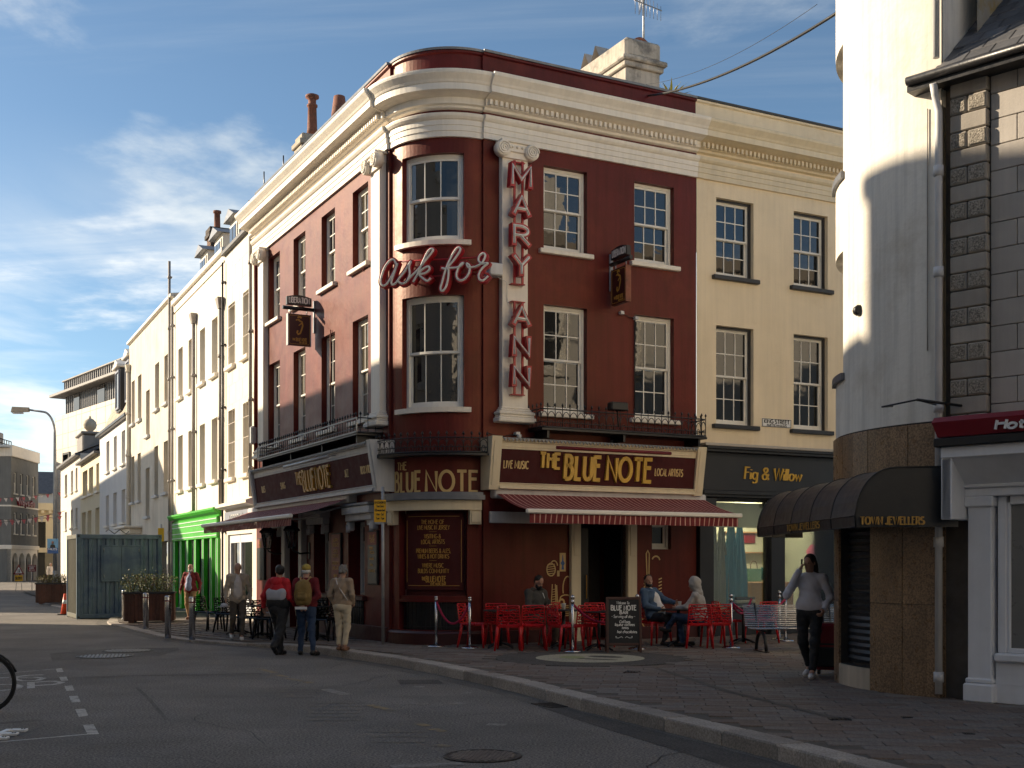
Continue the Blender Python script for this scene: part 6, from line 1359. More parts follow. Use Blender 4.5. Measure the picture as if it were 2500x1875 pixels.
for seq, wd in (([(470,655),(300,660),(180,675),(150,700),(220,718),(400,716),(470,692),(380,680),(200,682)], .09), ([(378,735),(560,722),(670,735),(600,758),(378,772)], .10), ([(0,760),(130,757),(220,775),(180,805),(0,828)], .10), ([(0,690),(90,682)], .10)):
    m = MB(); gline(m, [Z3(*p) for p in seq], wd, .004); link('painted_letter', m, 'road_paint', ROAD)
m = MB(); gpoly(m, [Z3(*p) for p in ((290,805),(378,800),(375,735),(292,738))], .005); link('painted_letter', m, 'road_paint', ROAD)
for a, b in (((1118,324),(1190,341)), ((1190,349),(1235,359)), ((1245,366),(1345,385)), ((1597,480),(1695,506)), ((1800,560),(1850,572)), ((1870,584),(1915,596)), ((1870,655),(1950,660))):
    m = MB(); gline(m, [Z6(*a), Z6(*b)], .12); link('yellow_dash', m, 'road_paint_yellow', ROAD)
for a, b in (((1400,412),(1495,436)), ((1765,474),(1840,478)), ((1955,472),(2005,476)), ((2105,564),(2185,566)), ((1690,748),(2000,735)), ((1785,402),(1830,403)), ((2000,428),(2030,430))):
    m = MB(); gline(m, [Z6(*a), Z6(*b)], .16); link('white_dash', m, 'road_paint_faint', ROAD)
for x0, y0, x1, y1, n_ in ((790,265,950,300,4), (965,326,1130,350,3), (1185,410,1385,446,4), (1320,470,1600,546,6), (1590,596,1860,640,3)):
    for k in range(n_):
        u = k/max(1, n_-1); yy = y0+(y1-y0)*u; m = MB(); sl = random.uniform(-4, 4); gline(m, [Z6(x0+(x1-x0)*.05*random.random()+u*12, yy), Z6(x0+(x1-x0)*.5, yy+sl), Z6(x1-(x1-x0)*.15*random.random(), yy+sl*.3)], .055, .004); link('worn_letter_stroke', m, 'road_paint_worn', ROAD)
# patches and trench scars of newer tar
for pts in ([(225,290),(215,258),(470,238),(770,233),(775,243),(690,268)], ):
    m = MB(); gpoly(m, [Z6(*p) for p in reversed(pts)], .003); link('tar_patch', m, 'tar_faint', ROAD)
m = MB(); gpoly(m, [Z6(1715, 372), Z6(1730, 392), Z6(1920, 388), Z6(1890, 371)], .003); link('tar_patch', m, 'asphalt_new', ROAD)
m = MB(); gline(m, [Z3(-100, 1185), Z3(455, 1142)], .16, .003); link('tar_strip', m, 'tar_faint', ROAD)
m = MB(); gline(m, [Z6(590, 405), Z6(640, 450), Z6(720, 545)], .05, .003); link('tar_strip', m, 'tar_faint', ROAD)
m = MB(); gline(m, [Z6(-60, 165), Z6(250, 148), Z6(460, 148)], .12, .003); link('tar_strip', m, 'tar_faint', ROAD)
m = MB(); gline(m, [Z6(70, 375), Z6(560, 355), Z6(1130, 345)], .22, .003); link('tar_strip', m, 'tar_faint', ROAD)
# grime collected in the gutter
m = MB(); gp_ = [p for p in pts if 4 < p.y < 40] if False else []
for i in range(len(ks)-1):
    a, b = ks[i], ks[i+1]
    if 3 < a.y < 46:
        d = (b-a).normalized(); nn = V((-d.y, d.x)); nn = nn if nn.dot(V((1, .3))) < 0 else -nn
        gpoly(m, [a+nn*.0, b+nn*.0, b+nn*.30, a+nn*.30], .002)
link('gutter_grime', m, 'tar_faint', ROAD)
# cracks and seams
rnd = random.Random(11)
for k in range(16):
    a = V((rnd.uniform(-6, 1.5), rnd.uniform(8.5, 22))); an = rnd.uniform(-.5, .5) if k % 2 else rnd.uniform(1.2, 1.9); pts_ = [a]
    if inside(a.x, a.y) > -.8: continue
    for i in range(rnd.randint(6, 14)): an += rnd.uniform(-.5, .5); pts_.append(pts_[-1]+V((math.cos(an), math.sin(an)))*rnd.uniform(.12, .3))
    pts_ = [p for p in pts_ if inside(p.x, p.y) < -.3]
    if len(pts_) > 3: m = MB(); gline(m, pts_, .012, .0045); link('crack', m, 'cable', ROAD)
# fresh strip of tar along the near kerb
m = MB(); kk = [(0.35, 15.3), (.62, 14.55), (1.34, 12.85), (2.08, 11.1), (2.48, 10.05), (3.1, 8.2), (4.3, 4.6)]; inner = [(.33, 15.25), (.32, 14.6), (.95, 12.75), (1.62, 10.95), (1.98, 9.9), (2.6, 8.0), (3.8, 4.5)]
for i in range(len(kk)-1): gpoly(m, [V(inner[i]), V(inner[i+1]), V(kk[i+1]), V(kk[i])], .003)
link('tar_patch', m, 'asphalt_new', ROAD)
def manhole(x, y, r, lab, mt='manhole'):
    t_ = thing('manhole', lab, 'manhole', (x, y, 0), random.random(), 'manhole covers in the road'); m = MB(); m.lathe([(r, .001), (r, .012), (r-.03, .012), (r-.03, .006)], (0, 0, 0), 28); link('rim', m, mt, t_, WM[t_]); m = MB(); m.lathe([(r-.035, .001), (r-.035, .008)], (0, 0, 0), 28); c = link('cover', m, mt, t_, WM[t_]); m = MB()
    for i in range(-6, 7):
        for j in range(-6, 7):
            px, py = i*r/7.5, j*r/7.5
            if px*px+py*py < (r-.06)**2: m.box(px-.018, px+.018, py-.018, py+.018, .008, .014)
    link('studs', m, 'steel_dull', c, WM[t_], kind='stuff')
a = G(1178, 1847); manhole(a.x, a.y, .36, 'large studded manhole cover in the foreground road')
a = Z6(452, 270); manhole(a.x, a.y, .52, 'nearer of two worn manhole covers in the dark patch'); a = Z6(552, 246); manhole(a.x, a.y, .50, 'farther of two worn manhole covers in the dark patch')
a = G(1375, 1722); gt = thing('gully_grate', 'iron gully grate against the near kerb', 'drain', (a.x-.12, a.y, 0), rad(-62)); m = MB(); m.box(-.25, .25, -.18, -.15, 0, .012); m.box(-.25, .25, .15, .18, 0, .012); link('rim', m, 'manhole', gt, WM[gt])
for i in range(8): m = MB(); m.box(-.24+i*.065, -.21+i*.065, -.15, .15, 0, .010); link('bar', m, 'manhole', gt, WM[gt])
for px, py, lab in ((1540, 1642, 'small drain grating in the paving near the dark disc'), (2050, 1757, 'slot drain cover in the paving at the channel end'), (2215, 1753, 'round black plug set in the paving'), (2365, 1793, 'small black plug in the paving at the far right')):
    a = G(px, py, ZP); d_ = thing('paving_drain', lab, 'drain', (a.x, a.y, ZP+.006), rad(-7)); m = MB(); s2 = .11 if px < 2100 else .05; m.box(-s2, s2, -s2*.8, s2*.8, 0, .006); link('frame', m, 'iron', d_, WM[d_])
    m = MB()
    for k in range(4): m.box(-s2*.8+k*s2*.4, -s2*.65+k*s2*.4, -s2*.6, s2*.6, .006, .009)
    link('slots', m, 'manhole', d_, WM[d_], kind='stuff')
m = MB(); gline(m, [G(1600, 1632, ZP), G(1780, 1690, ZP), G(2050, 1757, ZP)], .10, ZP+.010); link('drain_channel', m, 'paver_joint', PAVE)
# round inlay in the paving
ml = thing('paving_inlay', 'dark circular inlay in the paving with a pale patterned centre', 'inlay', (MOS.x, MOS.y, ZP)); m = MB(); m.lathe([(MOSR+.08, -.01), (MOSR+.08, .007)], (0, 0, 0), 48); link('dark_ring', m, 'asphalt_new', ml, WM[ml])
m = MB(); m.lathe([(.92, .0), (.92, .011)], (0, 0, 0), 40); c_ = link('pale_centre', m, 'mosaic', ml, WM[ml])
for i, (x, y, rx, ry, mt) in enumerate(((-.3, .1, .22, .3, 'mosaic_green'), (.28, .2, .3, .22, 'asphalt_new'), (.1, -.35, .34, .2, 'asphalt_new'), (.5, -.1, .18, .25, 'mosaic_green'), (-.5, -.3, .22, .16, 'stone_grey'))): m = MB(); m.raw([(x+rx*math.cos(rad(k*18+i*30)), y+ry*math.sin(rad(k*18)), .0125+i*.001) for k in range(20)], [tuple(range(20))]); link('pattern_piece', m, mt, c_, WM[ml])
# ================================================================== red and black perforated chairs
def cell_net(f, nu, nv, r, jit=.16):
    """irregular net of struts over a surface f(u,v)"""
    rnd = random.Random(3); P = {}
    for j in range(nv+1):
        for i in range(nu+1):
            u = (i+(.5 if j % 2 else 0)*0)/nu; v = j/nv; ju = jit/nu*rnd.uniform(-1, 1) if 0 < i < nu else 0; jv = jit/nv*rnd.uniform(-1, 1) if 0 < j < nv else 0
            P[i, j] = V(f(u+ju+(0), v+jv))
    m = MB()
    def strut(a, b): m.tube([a, b], r, 4, cap=False, sm=False)
    for j in range(nv+1):
        for i in range(nu+1):
            if i < nu: strut(P[i, j], P[i+1, j])
            if j < nv and ((i+j) % 2 == 0 or i in (0, nu)): strut(P[i, j], P[i, j+1])
    return m
def chair_proto(mt):
    mm = {}
    bk = lambda u, v: ((u-.5)*(.44-.05*v), .20+.055*v-.05*math.cos((u-.5)*2.6)+.05+.02, .47+.355*v)
    m = cell_net(bk, 7, 7, .0115, .38); 
    m.tube([bk(k/10, 1) for k in range(11)], .013, 6); m.tube([bk(0, k/6) for k in range(7)], .013, 6); m.tube([bk(1, k/6) for k in range(7)], .013, 6); mm['backrest'] = m
    sf = lambda u, v: ((u-.5)*.45, -.22+.46*v, .452-.012*math.sin(math.pi*u)*math.sin(math.pi*v))
    m = cell_net(sf, 8, 7, .011, .35); m.box(-.225, .225, -.235, .24, .425, .440, .004); mm['seat'] = m
    for x, y, dx, dy in ((-.205, -.21, -.035, -.03), (.205, -.21, .035, -.03), (-.205, .22, -.045, .07), (.205, .22, .045, .07)):
        m = MB(); m.tube([(x, y, .45), (x+dx*.3, y+dy*.2, .30), (x+dx, y+dy, 0)], [.030, .027, .019], 7); mm.setdefault('leg', []).append(m)
    ms = [('seat', mm['seat'].mesh('seat')), ('backrest', mm['backrest'].mesh('backrest'))]+[('leg', l_.mesh('leg')) for l_ in mm['leg']]
    for _, me in ms: me.materials.append(MATS[mt])
    return ms
def chair_first(ms, label, loc, rz, group):
    t_ = thing('red_chair' if 'red' in group else 'black_chair', label, 'chair', loc, rz, group)
    for n_, me in ms: link(n_, me, None, t_, WM[t_])
    return t_
def face(a, b): return math.atan2(b.y-a.y, b.x-a.x)+math.pi/2      # chair front (-y) towards b
def spot(px, y): X = (px-1250)/2930*y; return V((X, y))
REDS = [(1163, 22.95, 70, 'red lattice chair leftmost, beside the pair of rope posts'), (1213, 23.35, 178, 'red lattice chair behind the small table, second from left'), (1244, 22.15, 176, 'red lattice chair with its back to us, left of the seated man'),
        (1300, 22.3, 182, 'red lattice chair with its back to us, in front of the seated man'), (1358, 23.3, 20, 'red lattice chair half hidden between seated man and chromed post'), (1382, 22.1, 118, 'red lattice chair turned sideways behind the chromed post'),
        (1420, 22.35, 200, 'red lattice chair just right of the chromed post'), (1462, 23.1, 12, 'red lattice chair half hidden by the left edge of the chalkboard'), (1708, 22.75, 172, 'red lattice chair under the person in the grey hood'),
        (1748, 22.9, 186, 'red lattice chair right of the hooded person, back to us'), (1782, 24.2, 100, 'red lattice chair partly behind the chromed post near the shop'), (1857, 24.3, 200, 'red lattice chair behind the left end of the bench')]
msr = chair_proto('red_plastic'); first = None; GRP = 'red chairs outside the pub door'
RS = []
for px, y, rz, lab in REDS:
    p = spot(px, y); M = T((p.x, p.y, ZP+.006)) @ Rz(rad(rz)); RS.append((p, rz))
    if first is None: first = chair_first(msr, lab, (p.x, p.y, ZP+.006), rad(rz), GRP)
    else: copy_tree(first, M, lab)
# man-size chairs for the two seated men in their places, partly seen
for p, rz, lab in ((spot(1308, 23.35), -15, 'red lattice chair the bearded man sits on'), (spot(1598, 23.6), 28, 'red lattice chair the man in denim sits on')): copy_tree(first, T((p.x, p.y, ZP+.006)) @ Rz(rad(rz)), lab)
BLK = [(508, 30.2, 60, 'black lattice chair leftmost in the row, farthest down the street'), (538, 29.6, 250, 'black lattice chair second in the row under the street awning'), (560, 28.9, 65, 'black lattice chair just left of the bald man'), (602, 27.3, 250, 'black lattice chair just right of the bald man'),
       (628, 26.9, 60, 'black lattice chair left of the woman in red'), (655, 26.3, 240, 'black lattice chair half hidden by the woman in red'), (762, 25.6, 70, 'black lattice chair right of the man with the backpack'), (786, 25.3, 250, 'black lattice chair nearer of two left of the woman in beige'), (810, 25.6, 60, 'black lattice chair closest to the woman in beige, by the wall')]
msb = chair_proto('black_plastic'); fb2 = None
for px, y, rz, lab in BLK:
    p = spot(px, y); z = zp(p.x, p.y)+.006; M = T((p.x, p.y, z)) @ Rz(rad(rz))
    if fb2 is None: fb2 = chair_first(msb, lab, (p.x, p.y, z), rad(rz), 'black chairs along the pub side')
    else: copy_tree(fb2, M, lab)
def table(px, y, lab, grp, h=.72, r=.33):
    p = spot(px, y); z = zp(p.x, p.y)+.006; t_ = thing('bistro_table', lab, 'table', (p.x, p.y, z), 0, grp); M = WM[t_]
    m = MB(); m.lathe([(r, h-.025), (r+.004, h-.012), (r, h)], (0, 0, 0), 24); link('table_top', m, 'black', t_, M); m = MB(); m.tube([(0, 0, .04), (0, 0, h-.02)], .035, 10); link('column', m, 'iron', t_, M)
    for k in range(4): a = rad(45+90*k); m = MB(); m.tube([(0, 0, .10), (.18*math.cos(a), .18*math.sin(a), .07), (.33*math.cos(a), .33*math.sin(a), .012)], [.028, .022, .016], 7); link('foot', m, 'iron', t_, M)
    return p, z+h
tg = 'black bistro tables outside the pub'
table(1222, 22.75, 'black round table between the leftmost red chairs', tg); p2, z2 = table(1376, 22.9, 'black round table with a paper cup, by the bearded man', tg); table(1462, 22.2, 'black round table left of the chalkboard', tg); p4, z4 = table(1656, 23.15, 'black round table between the denim man and hooded person', tg); table(1815, 23.9, 'black round table near the shop window, behind the chromed post', tg)
table(582, 28.2, 'black round table in the street row behind the bald man', tg); table(640, 26.9, 'black round table in the street row left of the woman in red', tg); table(775, 25.7, 'black round table by the pub wall right of the backpack man', tg)
def cup(p, z, dx, lab, mt='cup', r=.042, h=.12): 
    c = thing('cup', lab, 'cup', (p.x+dx, p.y-.05, z)); m = MB(); m.lathe([(r*.72, 0), (r, h*.96), (r*1.05, h), (r*.9, h), (r*.7, .01)], (0, 0, 0), 14); link('cup_body', m, mt, c, WM[c]); m = MB(); m.lathe([(r*.9, h*.5), (r*.93, h*.66)], (0, 0, 0), 14); return c
cup(p2, z2, 0.0, 'pale paper cup on the table by the bearded man'); c1 = cup(p4, z4, .02, 'tall pale cup on the table by the denim man', 'cup', .036, .15)
gl = thing('beer_glass', 'glass of amber beer on the table by the hooded person', 'glass', (p4.x+.20, p4.y, z4)); m = MB(); m.lathe([(.028, 0), (.038, .15), (.036, .15), (.026, .01)], (0, 0, 0), 14); link('glass', m, 'shop_glass', gl, WM[gl]); m = MB(); m.lathe([(.025, .006), (.034, .13)], (0, 0, 0), 14); link('beer', m, 'beer', gl, WM[gl])
# rope posts
def stanchion(px, y, lab, ball=True):
    p = spot(px, y); t_ = thing('rope_post', lab, 'post', (p.x, p.y, ZP+.006), 0, 'chromed rope posts'); M = WM[t_]
    m = MB(); m.lathe([(.17, 0), (.17, .015), (.13, .035), (.05, .05), (.03, .06)], (0, 0, 0), 24); link('base', m, 'steel', t_, M); m = MB(); m.tube([(0, 0, .05), (0, 0, .90)], .026, 12); link('pole', m, 'steel', t_, M)
    m = MB(); m.lathe([(.034, .88), (.034, .92), (.026, .93)]+([(.018, .945), (.034, .965), (.040, .99), (.030, 1.015), (.008, 1.03)] if ball else [(.032, .935), (.032, .965), (.01, .97)]), (0, 0, 0), 14); link('finial', m, 'steel', t_, M); return V((p.x, p.y, ZP+.88))
s1 = stanchion(1065, 23.05, 'leftmost chromed rope post, by the curved corner of the pub', False); s2 = stanchion(1147, 22.6, 'second chromed rope post from the left, by the first red chair', False); s3 = stanchion(1398, 21.7, 'chromed rope post with ball left of the chalkboard'); s4 = stanchion(1556, 22.35, 'chromed rope post hidden behind the chalkboard'); s5 = stanchion(1785, 22.7, 'chromed rope post with ball left of the bench'); s6 = stanchion(1903, 25.1, 'left of two chromed rope posts behind the bench'); s7 = stanchion(1918, 24.7, 'right of two chromed rope posts behind the bench')
def rope(a, b, sg, lab): m = MB(); m.tube([a.lerp(b, k/18)-V((0, 0, sg*4*(k/18)*(1-k/18))) for k in range(19)], .022, 8); link('barrier_rope', m, 'rope', None, I4, lab, 'rope', 'crimson barrier ropes')
rope(s1, s2, .42, 'crimson rope slung between the two posts at the corner'); rope(s3, s4, .36, 'crimson rope running behind the chalkboard'); rope(s5, s7, .30, 'crimson rope running back past the bench'); rope(s5, V((s5.x+.7, s5.y+1.6, s5.z)), .25, 'crimson rope left of the shop window')
# chalkboard
pA_ = spot(1524, 21.55); ab = thing('chalkboard', 'black chalk A-board in a brown frame with white menu lettering', 'sign', (pA_.x, pA_.y, ZP+.006), rad(1.5)); M = WM[ab]
le = Mx.Rotation(rad(-7), 4, 'X')
def leaf(sgn, nm):
    mm = MB(); 
    for a, b, c, e in ((-.32, -.275, 0, 1.0), (.275, .32, 0, 1.0), (-.275, .275, .95, 1.0), (-.275, .275, .12, .17)): mm.box(a, b, -.02, .02, c, e, .006)
    L_ = T((0, 0, 0)) @ (le if sgn > 0 else T((0, .28, 0)) @ Mx.Rotation(rad(9), 4, 'X'))
    f_ = link('frame', mm, 'board_frame', ab, M @ L_); mm = MB(); mm.box(-.275, .275, -.008, .008, .17, .95); link('board', mm, 'slab_board', f_, M @ L_); return f_, L_
f1, L1 = leaf(1, 'f'); leaf(-1, 'b')
mm = MB(); ch = lambda tx, x0, x1, z, h, hw=.0055, sl=.15, gap=.16, nb=None, sf=0.: text(mm, tx, x0, x1, z, h, hw, -.011, -.008, gap, 0, sl, nb, sf, True, .05)
ch('Welcome To', -.13, .10, .87, .05, .004); ch('BLUE NOTE', -.225, .225, .76, .085, .010, 0, .18, None, .06); ch('BAR', -.07, .075, .695, .05, .008, 0, .2, None, .06); ch('* Serving all day *', -.22, .20, .625, .05, .0045)
ch('Coffees', -.08, .11, .53, .05); ch('liqueur coffees', -.16, .19, .48, .05); ch('teas', -.04, .08, .425, .05); ch('hot chocolates', -.12, .23, .35, .05)
for s_ in (-1, 1): ribbon(mm, [(s_*x, z) for x, z in ((.02, .265), (.05, .285), (.10, .26), (.145, .265), (.15, .29), (.13, .285))], .005, -.011, -.008)
link('chalk_lettering', mm, 'chalk', f1, M @ L1)
# slatted bench
pb = spot(1950, 21.9); bn = thing('slatted_bench', 'silver slatted metal bench with dark arched legs on the paving', 'bench', (pb.x, pb.y, ZP+.006), rad(9)); M = WM[bn]
for i in range(12): m = MB(); m.tube([(-.95, .20+.012*i, .46+i*.033), (.95, .20+.012*i, .46+i*.033)], .012, 8); link('slat', m, 'steel', bn, M)
for i in range(9): m = MB(); m.tube([(-.92, -.27+.05*i, .425-.006*math.sin(i*.4)), (.92, -.27+.05*i, .425-.006*math.sin(i*.4))], .014, 8); link('slat', m, 'steel', bn, M)
for x in (-.72, .72):
    m = MB(); m.tube([(x, -.26+.50*(1-math.cos(math.pi*k/10))/2*1.0, .02+.34*math.sin(math.pi*k/10)) for k in range(11)], .032, 8); m.tube([(x, -.28, .385), (x, .16, .385), (x, .21, .44), (x, .34, .86)], .022, 8); link('leg', m, 'iron', bn, M)
    m = MB(); m.box(x-.04, x+.04, -.33, .30, 0, .02, .005); link('foot', m, 'iron', bn, M)
# bollards
def bollard(px, py, h, lab):
    p = G(px, py, .05); z = zp(p.x, p.y); t_ = thing('steel_bollard', lab, 'bollard', (p.x, p.y, z), 0, 'steel bollards along the kerb'); M = WM[t_]; m = MB(); m.lathe([(.07, 0), (.07, h-.02), (.062, h), (.02, h+.004)], (0, 0, 0), 18); link('tube', m, 'steel', t_, M)
    m = MB(); m.lathe([(.0715, h-.13), (.0715, h-.10)], (0, 0, 0), 18); link('red_band', m, 'red_sign', t_, M); m = MB(); m.lathe([(.085, 0), (.085, .012)], (0, 0, 0), 18); link('collar', m, 'steel_dull', t_, M)
bollard(303, 1511, .88, 'steel bollard leftmost and farthest, in front of the container'); bollard(356, 1535, .94, 'second steel bollard from the left, in front of the planter'); bollard(410, 1557, .97, 'third steel bollard from the left, at the planter corner'); bollard(469, 1561, .96, 'rightmost steel bollard, in front of the man in the red cardigan')
# planters with shrubs
def planter(x0, y0, wd, dp, h, rz, lab, leafm, nleaf, lh):
    t_ = thing('timber_planter', lab, 'planter', (x0, y0, zp(x0, y0)), rz, 'timber planters'); M = WM[t_]; n_ = int(wd/.095)
    for i in range(n_): m = MB(); m.box(-wd/2+i*wd/n_+.004, -wd/2+(i+1)*wd/n_-.004, -dp/2, -dp/2+.03, .06, h-.06, .004); link('board', m, 'timber', t_, M)
    for i in range(int(dp/.095)):
        k = int(dp/.095)
        for s_ in (-1, 1): m = MB(); m.box(s_*wd/2-.015, s_*wd/2+.015, -dp/2+.032+i*(dp-.06)/k, -dp/2+.024+(i+1)*(dp-.06)/k, .06, h-.06, .004); link('board', m, 'timber', t_, M)
    m = MB(); m.box(-wd/2-.04, wd/2+.04, -dp/2-.04, -dp/2+.05, h-.06, h, .01); m.box(-wd/2-.04, wd/2+.04, dp/2-.05, dp/2+.04, h-.06, h, .01); m.box(-wd/2-.04, -wd/2+.05, -dp/2+.05, dp/2-.05, h-.058, h-.002, .01); m.box(wd/2-.05, wd/2+.04, -dp/2+.05, dp/2-.05, h-.058, h-.002, .01); link('rim', m, 'charcoal', t_, M)
    m = MB(); m.box(-wd/2+.03, wd/2-.03, -dp/2+.03, dp/2-.03, .05, h-.08); link('soil', m, 'soil', t_, M); m = MB()
    for s_ in (-1, 1): m.box(s_*(wd/2-.2)-.08, s_*(wd/2-.2)+.08, -dp/2+.02, dp/2-.02, 0, .06)
    link('feet', m, 'timber', t_, M)
    for b in range(5):
        bx = -wd/2+.2+(wd-.4)*b/4; sc_ = random.uniform(.8, 1.15); sh2 = thing('planter_shrub', lab.split(' planter')[0]+' planter, shrub number %s counting from its left end' % ['one', 'two', 'three', 'four', 'five'][b], 'shrub', tuple(M @ V((bx, 0, h-.08))), 0, 'shrubs in the planters')
        m = MB(); 
        for k in range(7): a = random.uniform(0, 6.28); e = random.uniform(.1, .22); m.tube([M @ V((bx, 0, h-.1)), M @ V((bx+e*.6*math.cos(a), e*math.sin(a), h+lh*.5*sc_)), M @ V((bx+e*math.cos(a), e*1.4*math.sin(a), h+lh*.85*sc_))], [.010, .007, .003], 5)
        link('stems', m, 'timber', sh2)
        m = MB()
        for k in range(nleaf):
            a = random.uniform(0, 6.28); u = random.random()**.5; hz = random.random(); rr = (.10+.20*u)*(1.1-.5*abs(hz-.45))*sc_*(1.35 if k % 7 == 0 else 1); c = M @ V((bx+rr*math.cos(a), rr*math.sin(a)*1.2, h-.05+lh*hz*sc_*(1.3 if k % 9 == 0 else 1))); d = V((random.gauss(0, 1), random.gauss(0, 1), random.gauss(.5, .7))).normalized(); s_ = d.cross(V((random.gauss(0, 1), random.gauss(0, 1), random.gauss(0, 1)))).normalized()*random.uniform(.010, .018); l_ = d*random.uniform(.04, .075)
            m.raw([tuple(c-l_*.5), tuple(c+s_), tuple(c+l_*.5), tuple(c-s_)], [(0, 1, 2, 3)])
        link('foliage', m, leafm, sh2)
pp = spot(366, 34.4); planter(pp.x, pp.y, 1.35, .75, .88, rad(12), 'near dark timber planter', 'leaf', 420, .52)
pp = spot(132, 50.6); planter(pp.x, pp.y, 1.35, .8, .88, rad(15), 'far sunlit timber planter', 'leaf_dry', 300, .36)
# traffic cone
pc = spot(159, 40.6); cn = thing('traffic_cone', 'orange traffic cone at the left corner of the container', 'cone', (pc.x, pc.y, 0)); m = MB(); m.lathe([(.15, .03), (.045, .72), (.03, .72)], (0, 0, 0), 16); link('cone', m, 'orange', cn, WM[cn]); m = MB(); m.box(-.2, .2, -.2, .2, 0, .035, .01); link('base', m, 'rubber', cn, WM[cn]); m = MB(); m.lathe([(.098, .38), (.078, .51)], (0, 0, 0), 16); link('band', m, 'plate_white', cn, WM[cn])
# shipping container
CO = V((-13.57, 37.4)); FC = frame(CO, dB, dA); sc = thing('shipping_container', 'weathered blue corrugated container with a shuttered hatch', 'container', (CO.x, CO.y, 0)); W2, D2, H2 = 2.60, 2.3, 2.66
def corr(n_, wd, z0, z1, amp=.045):
    m = MB(); st2 = wd/n_; x = 0; pts = []
    for i in range(n_):
        x = i*st2; pts += [(x, 0), (x+st2*.30, 0), (x+st2*.42, amp), (x+st2*.85, amp), (x+st2*.97, 0)]
    pts.append((wd, 0))
    for a, b in zip(pts[:-1], pts[1:]): m.quad((a[0], a[1], z0), (b[0], b[1], z0), (b[0], b[1], z1), (a[0], a[1], z1))
    return m
m = corr(9, W2-.24, .16, H2-.14); m.xf(T((.12, .03, 0))); link('corrugated_panel', m, 'container', sc, FC)
m = corr(8, D2-.24, .16, H2-.14); m.xf(Rz(rad(-90)) @ I4); m.xf(T((.03, D2-.12, 0))); link('corrugated_panel', m, 'container_side', sc, FC)
for x in (0, W2-.12): 
    for y in (0, D2-.12): m = MB(); m.box(x, x+.12, y, y+.12, .0, H2, .012); link('corner_post', m, 'container', sc, FC)
for z0, z1 in ((.02, .16), (H2-.14, H2-.005)):
    m = MB(); m.box(.12, W2-.12, 0, .08, z0, z1, .008); link('rail', m, 'container', sc, FC); m = MB(); m.box(0, .08, .12, D2-.12, z0, z1, .008); link('rail', m, 'container_side', sc, FC)
m = MB(); m.quad((.05, .05, H2-.02), (W2-.05, .05, H2-.02), (W2-.05, D2, H2-.02), (.05, D2, H2-.02)); m.quad((W2-.06, .1, 0), (W2-.06, D2, 0), (W2-.06, D2, H2), (W2-.06, .1, H2)); m.quad((.1, D2, 0), (W2-.1, D2, 0), (W2-.1, D2, H2), (.1, D2, H2)); link('shell', m, 'container', sc, FC)
for x in (0, W2-.12):
    for z in (0, H2-.12): m = MB(); m.box(x-.004, x+.124, -.006, .02, z-.0, z+.124, .006); o_ = link('corner_casting', m, 'container', sc, FC); m = MB(); m.lathe([(.035, 0), (.035, .012)], (x+.06, -.007, z+.06), 10, ax=Mx(((1, 0, 0), (0, 0, 1), (0, 1, 0)))); link('casting_hole', m, 'black', o_, FC)
m = MB(); hx0, hx1, hz0, hz1 = .78, 1.92, 1.22, 2.28
for a, b, c, e in ((hx0-.05, hx0, hz0-.05, hz1+.05), (hx1, hx1+.05, hz0-.05, hz1+.05), (hx0, hx1, hz1, hz1+.05), (hx0, hx1, hz0-.05, hz0)): m.box(a, b, -.035, .03, c, e, .006)
hf = link('hatch_frame', m, 'container', sc, FC)
for a, b in ((hx0+.005, (hx0+hx1)/2-.004), ((hx0+hx1)/2+.004, hx1-.005)):
    m = MB(); m.box(a, b, -.025, .02, hz0+.005, hz1-.005, .004); link('shutter', m, 'container', hf, FC)
    for z in (hz0+.12, hz1-.12): m = MB(); xx = a+.03 if a < 1 else b-.03; m.tube([(xx, -.03, z-.05), (xx, -.03, z+.05)], .012, 6); link('hinge', m, 'steel_dull', hf, FC)
m = MB(); m.tube([(.95+.09*k, .5, H2+.10+.07*math.sin(k*1.6)) for k in range(9)], .015, 6); link('hose', m, 'cable', sc, FC)
# parking plate on a pole by the corner
py_ = spot(935, 23.72); ps = thing('parking_sign', 'yellow loading-bay plate on a slim grey pole at the pub corner', 'sign', (py_.x, py_.y, ZP)); M = WM[ps] @ Rz(rad(-3)); m = MB(); m.tube([(0, 0, 0), (0, 0, 3.12)], .03, 10); link('pole', m, 'galv', ps, M); m = MB(); m.box(-.17, .065, -.045, -.034, 2.42, 2.86, .003); pl2 = link('plate', m, 'yellow_sign', ps, M); m = MB()
for tx, a, b, z, h_ in (('UNLOADING', -.155, .05, 2.79, .04), ('Taxi Zone', -.12, .02, 2.715, .045), ('20 minute limit', -.15, .045, 2.635, .045), ('Mon - Sat', -.12, .02, 2.555, .045), ('7 am - 7 pm', -.13, .03, 2.475, .045)): text(m, tx, a, b, z, h_, .004, -.048, -.045, .16)
link('lettering', m, 'black', pl2, M)
po2 = QT+dT*12.9; p3_ = thing('small_yellow_plate', 'small orange-yellow plate on a pole beside the green shop', 'sign', (po2.x-.35, po2.y-.2, .1)); m = MB(); m.tube([(0, 0, 0), (0, 0, 3.1)], .03, 8); link('pole', m, 'galv', p3_, WM[p3_]); m = MB(); m.box(-.11, .11, -.04, -.03, 2.45, 2.95); link('plate', m, 'yellow_sign', p3_, WM[p3_])
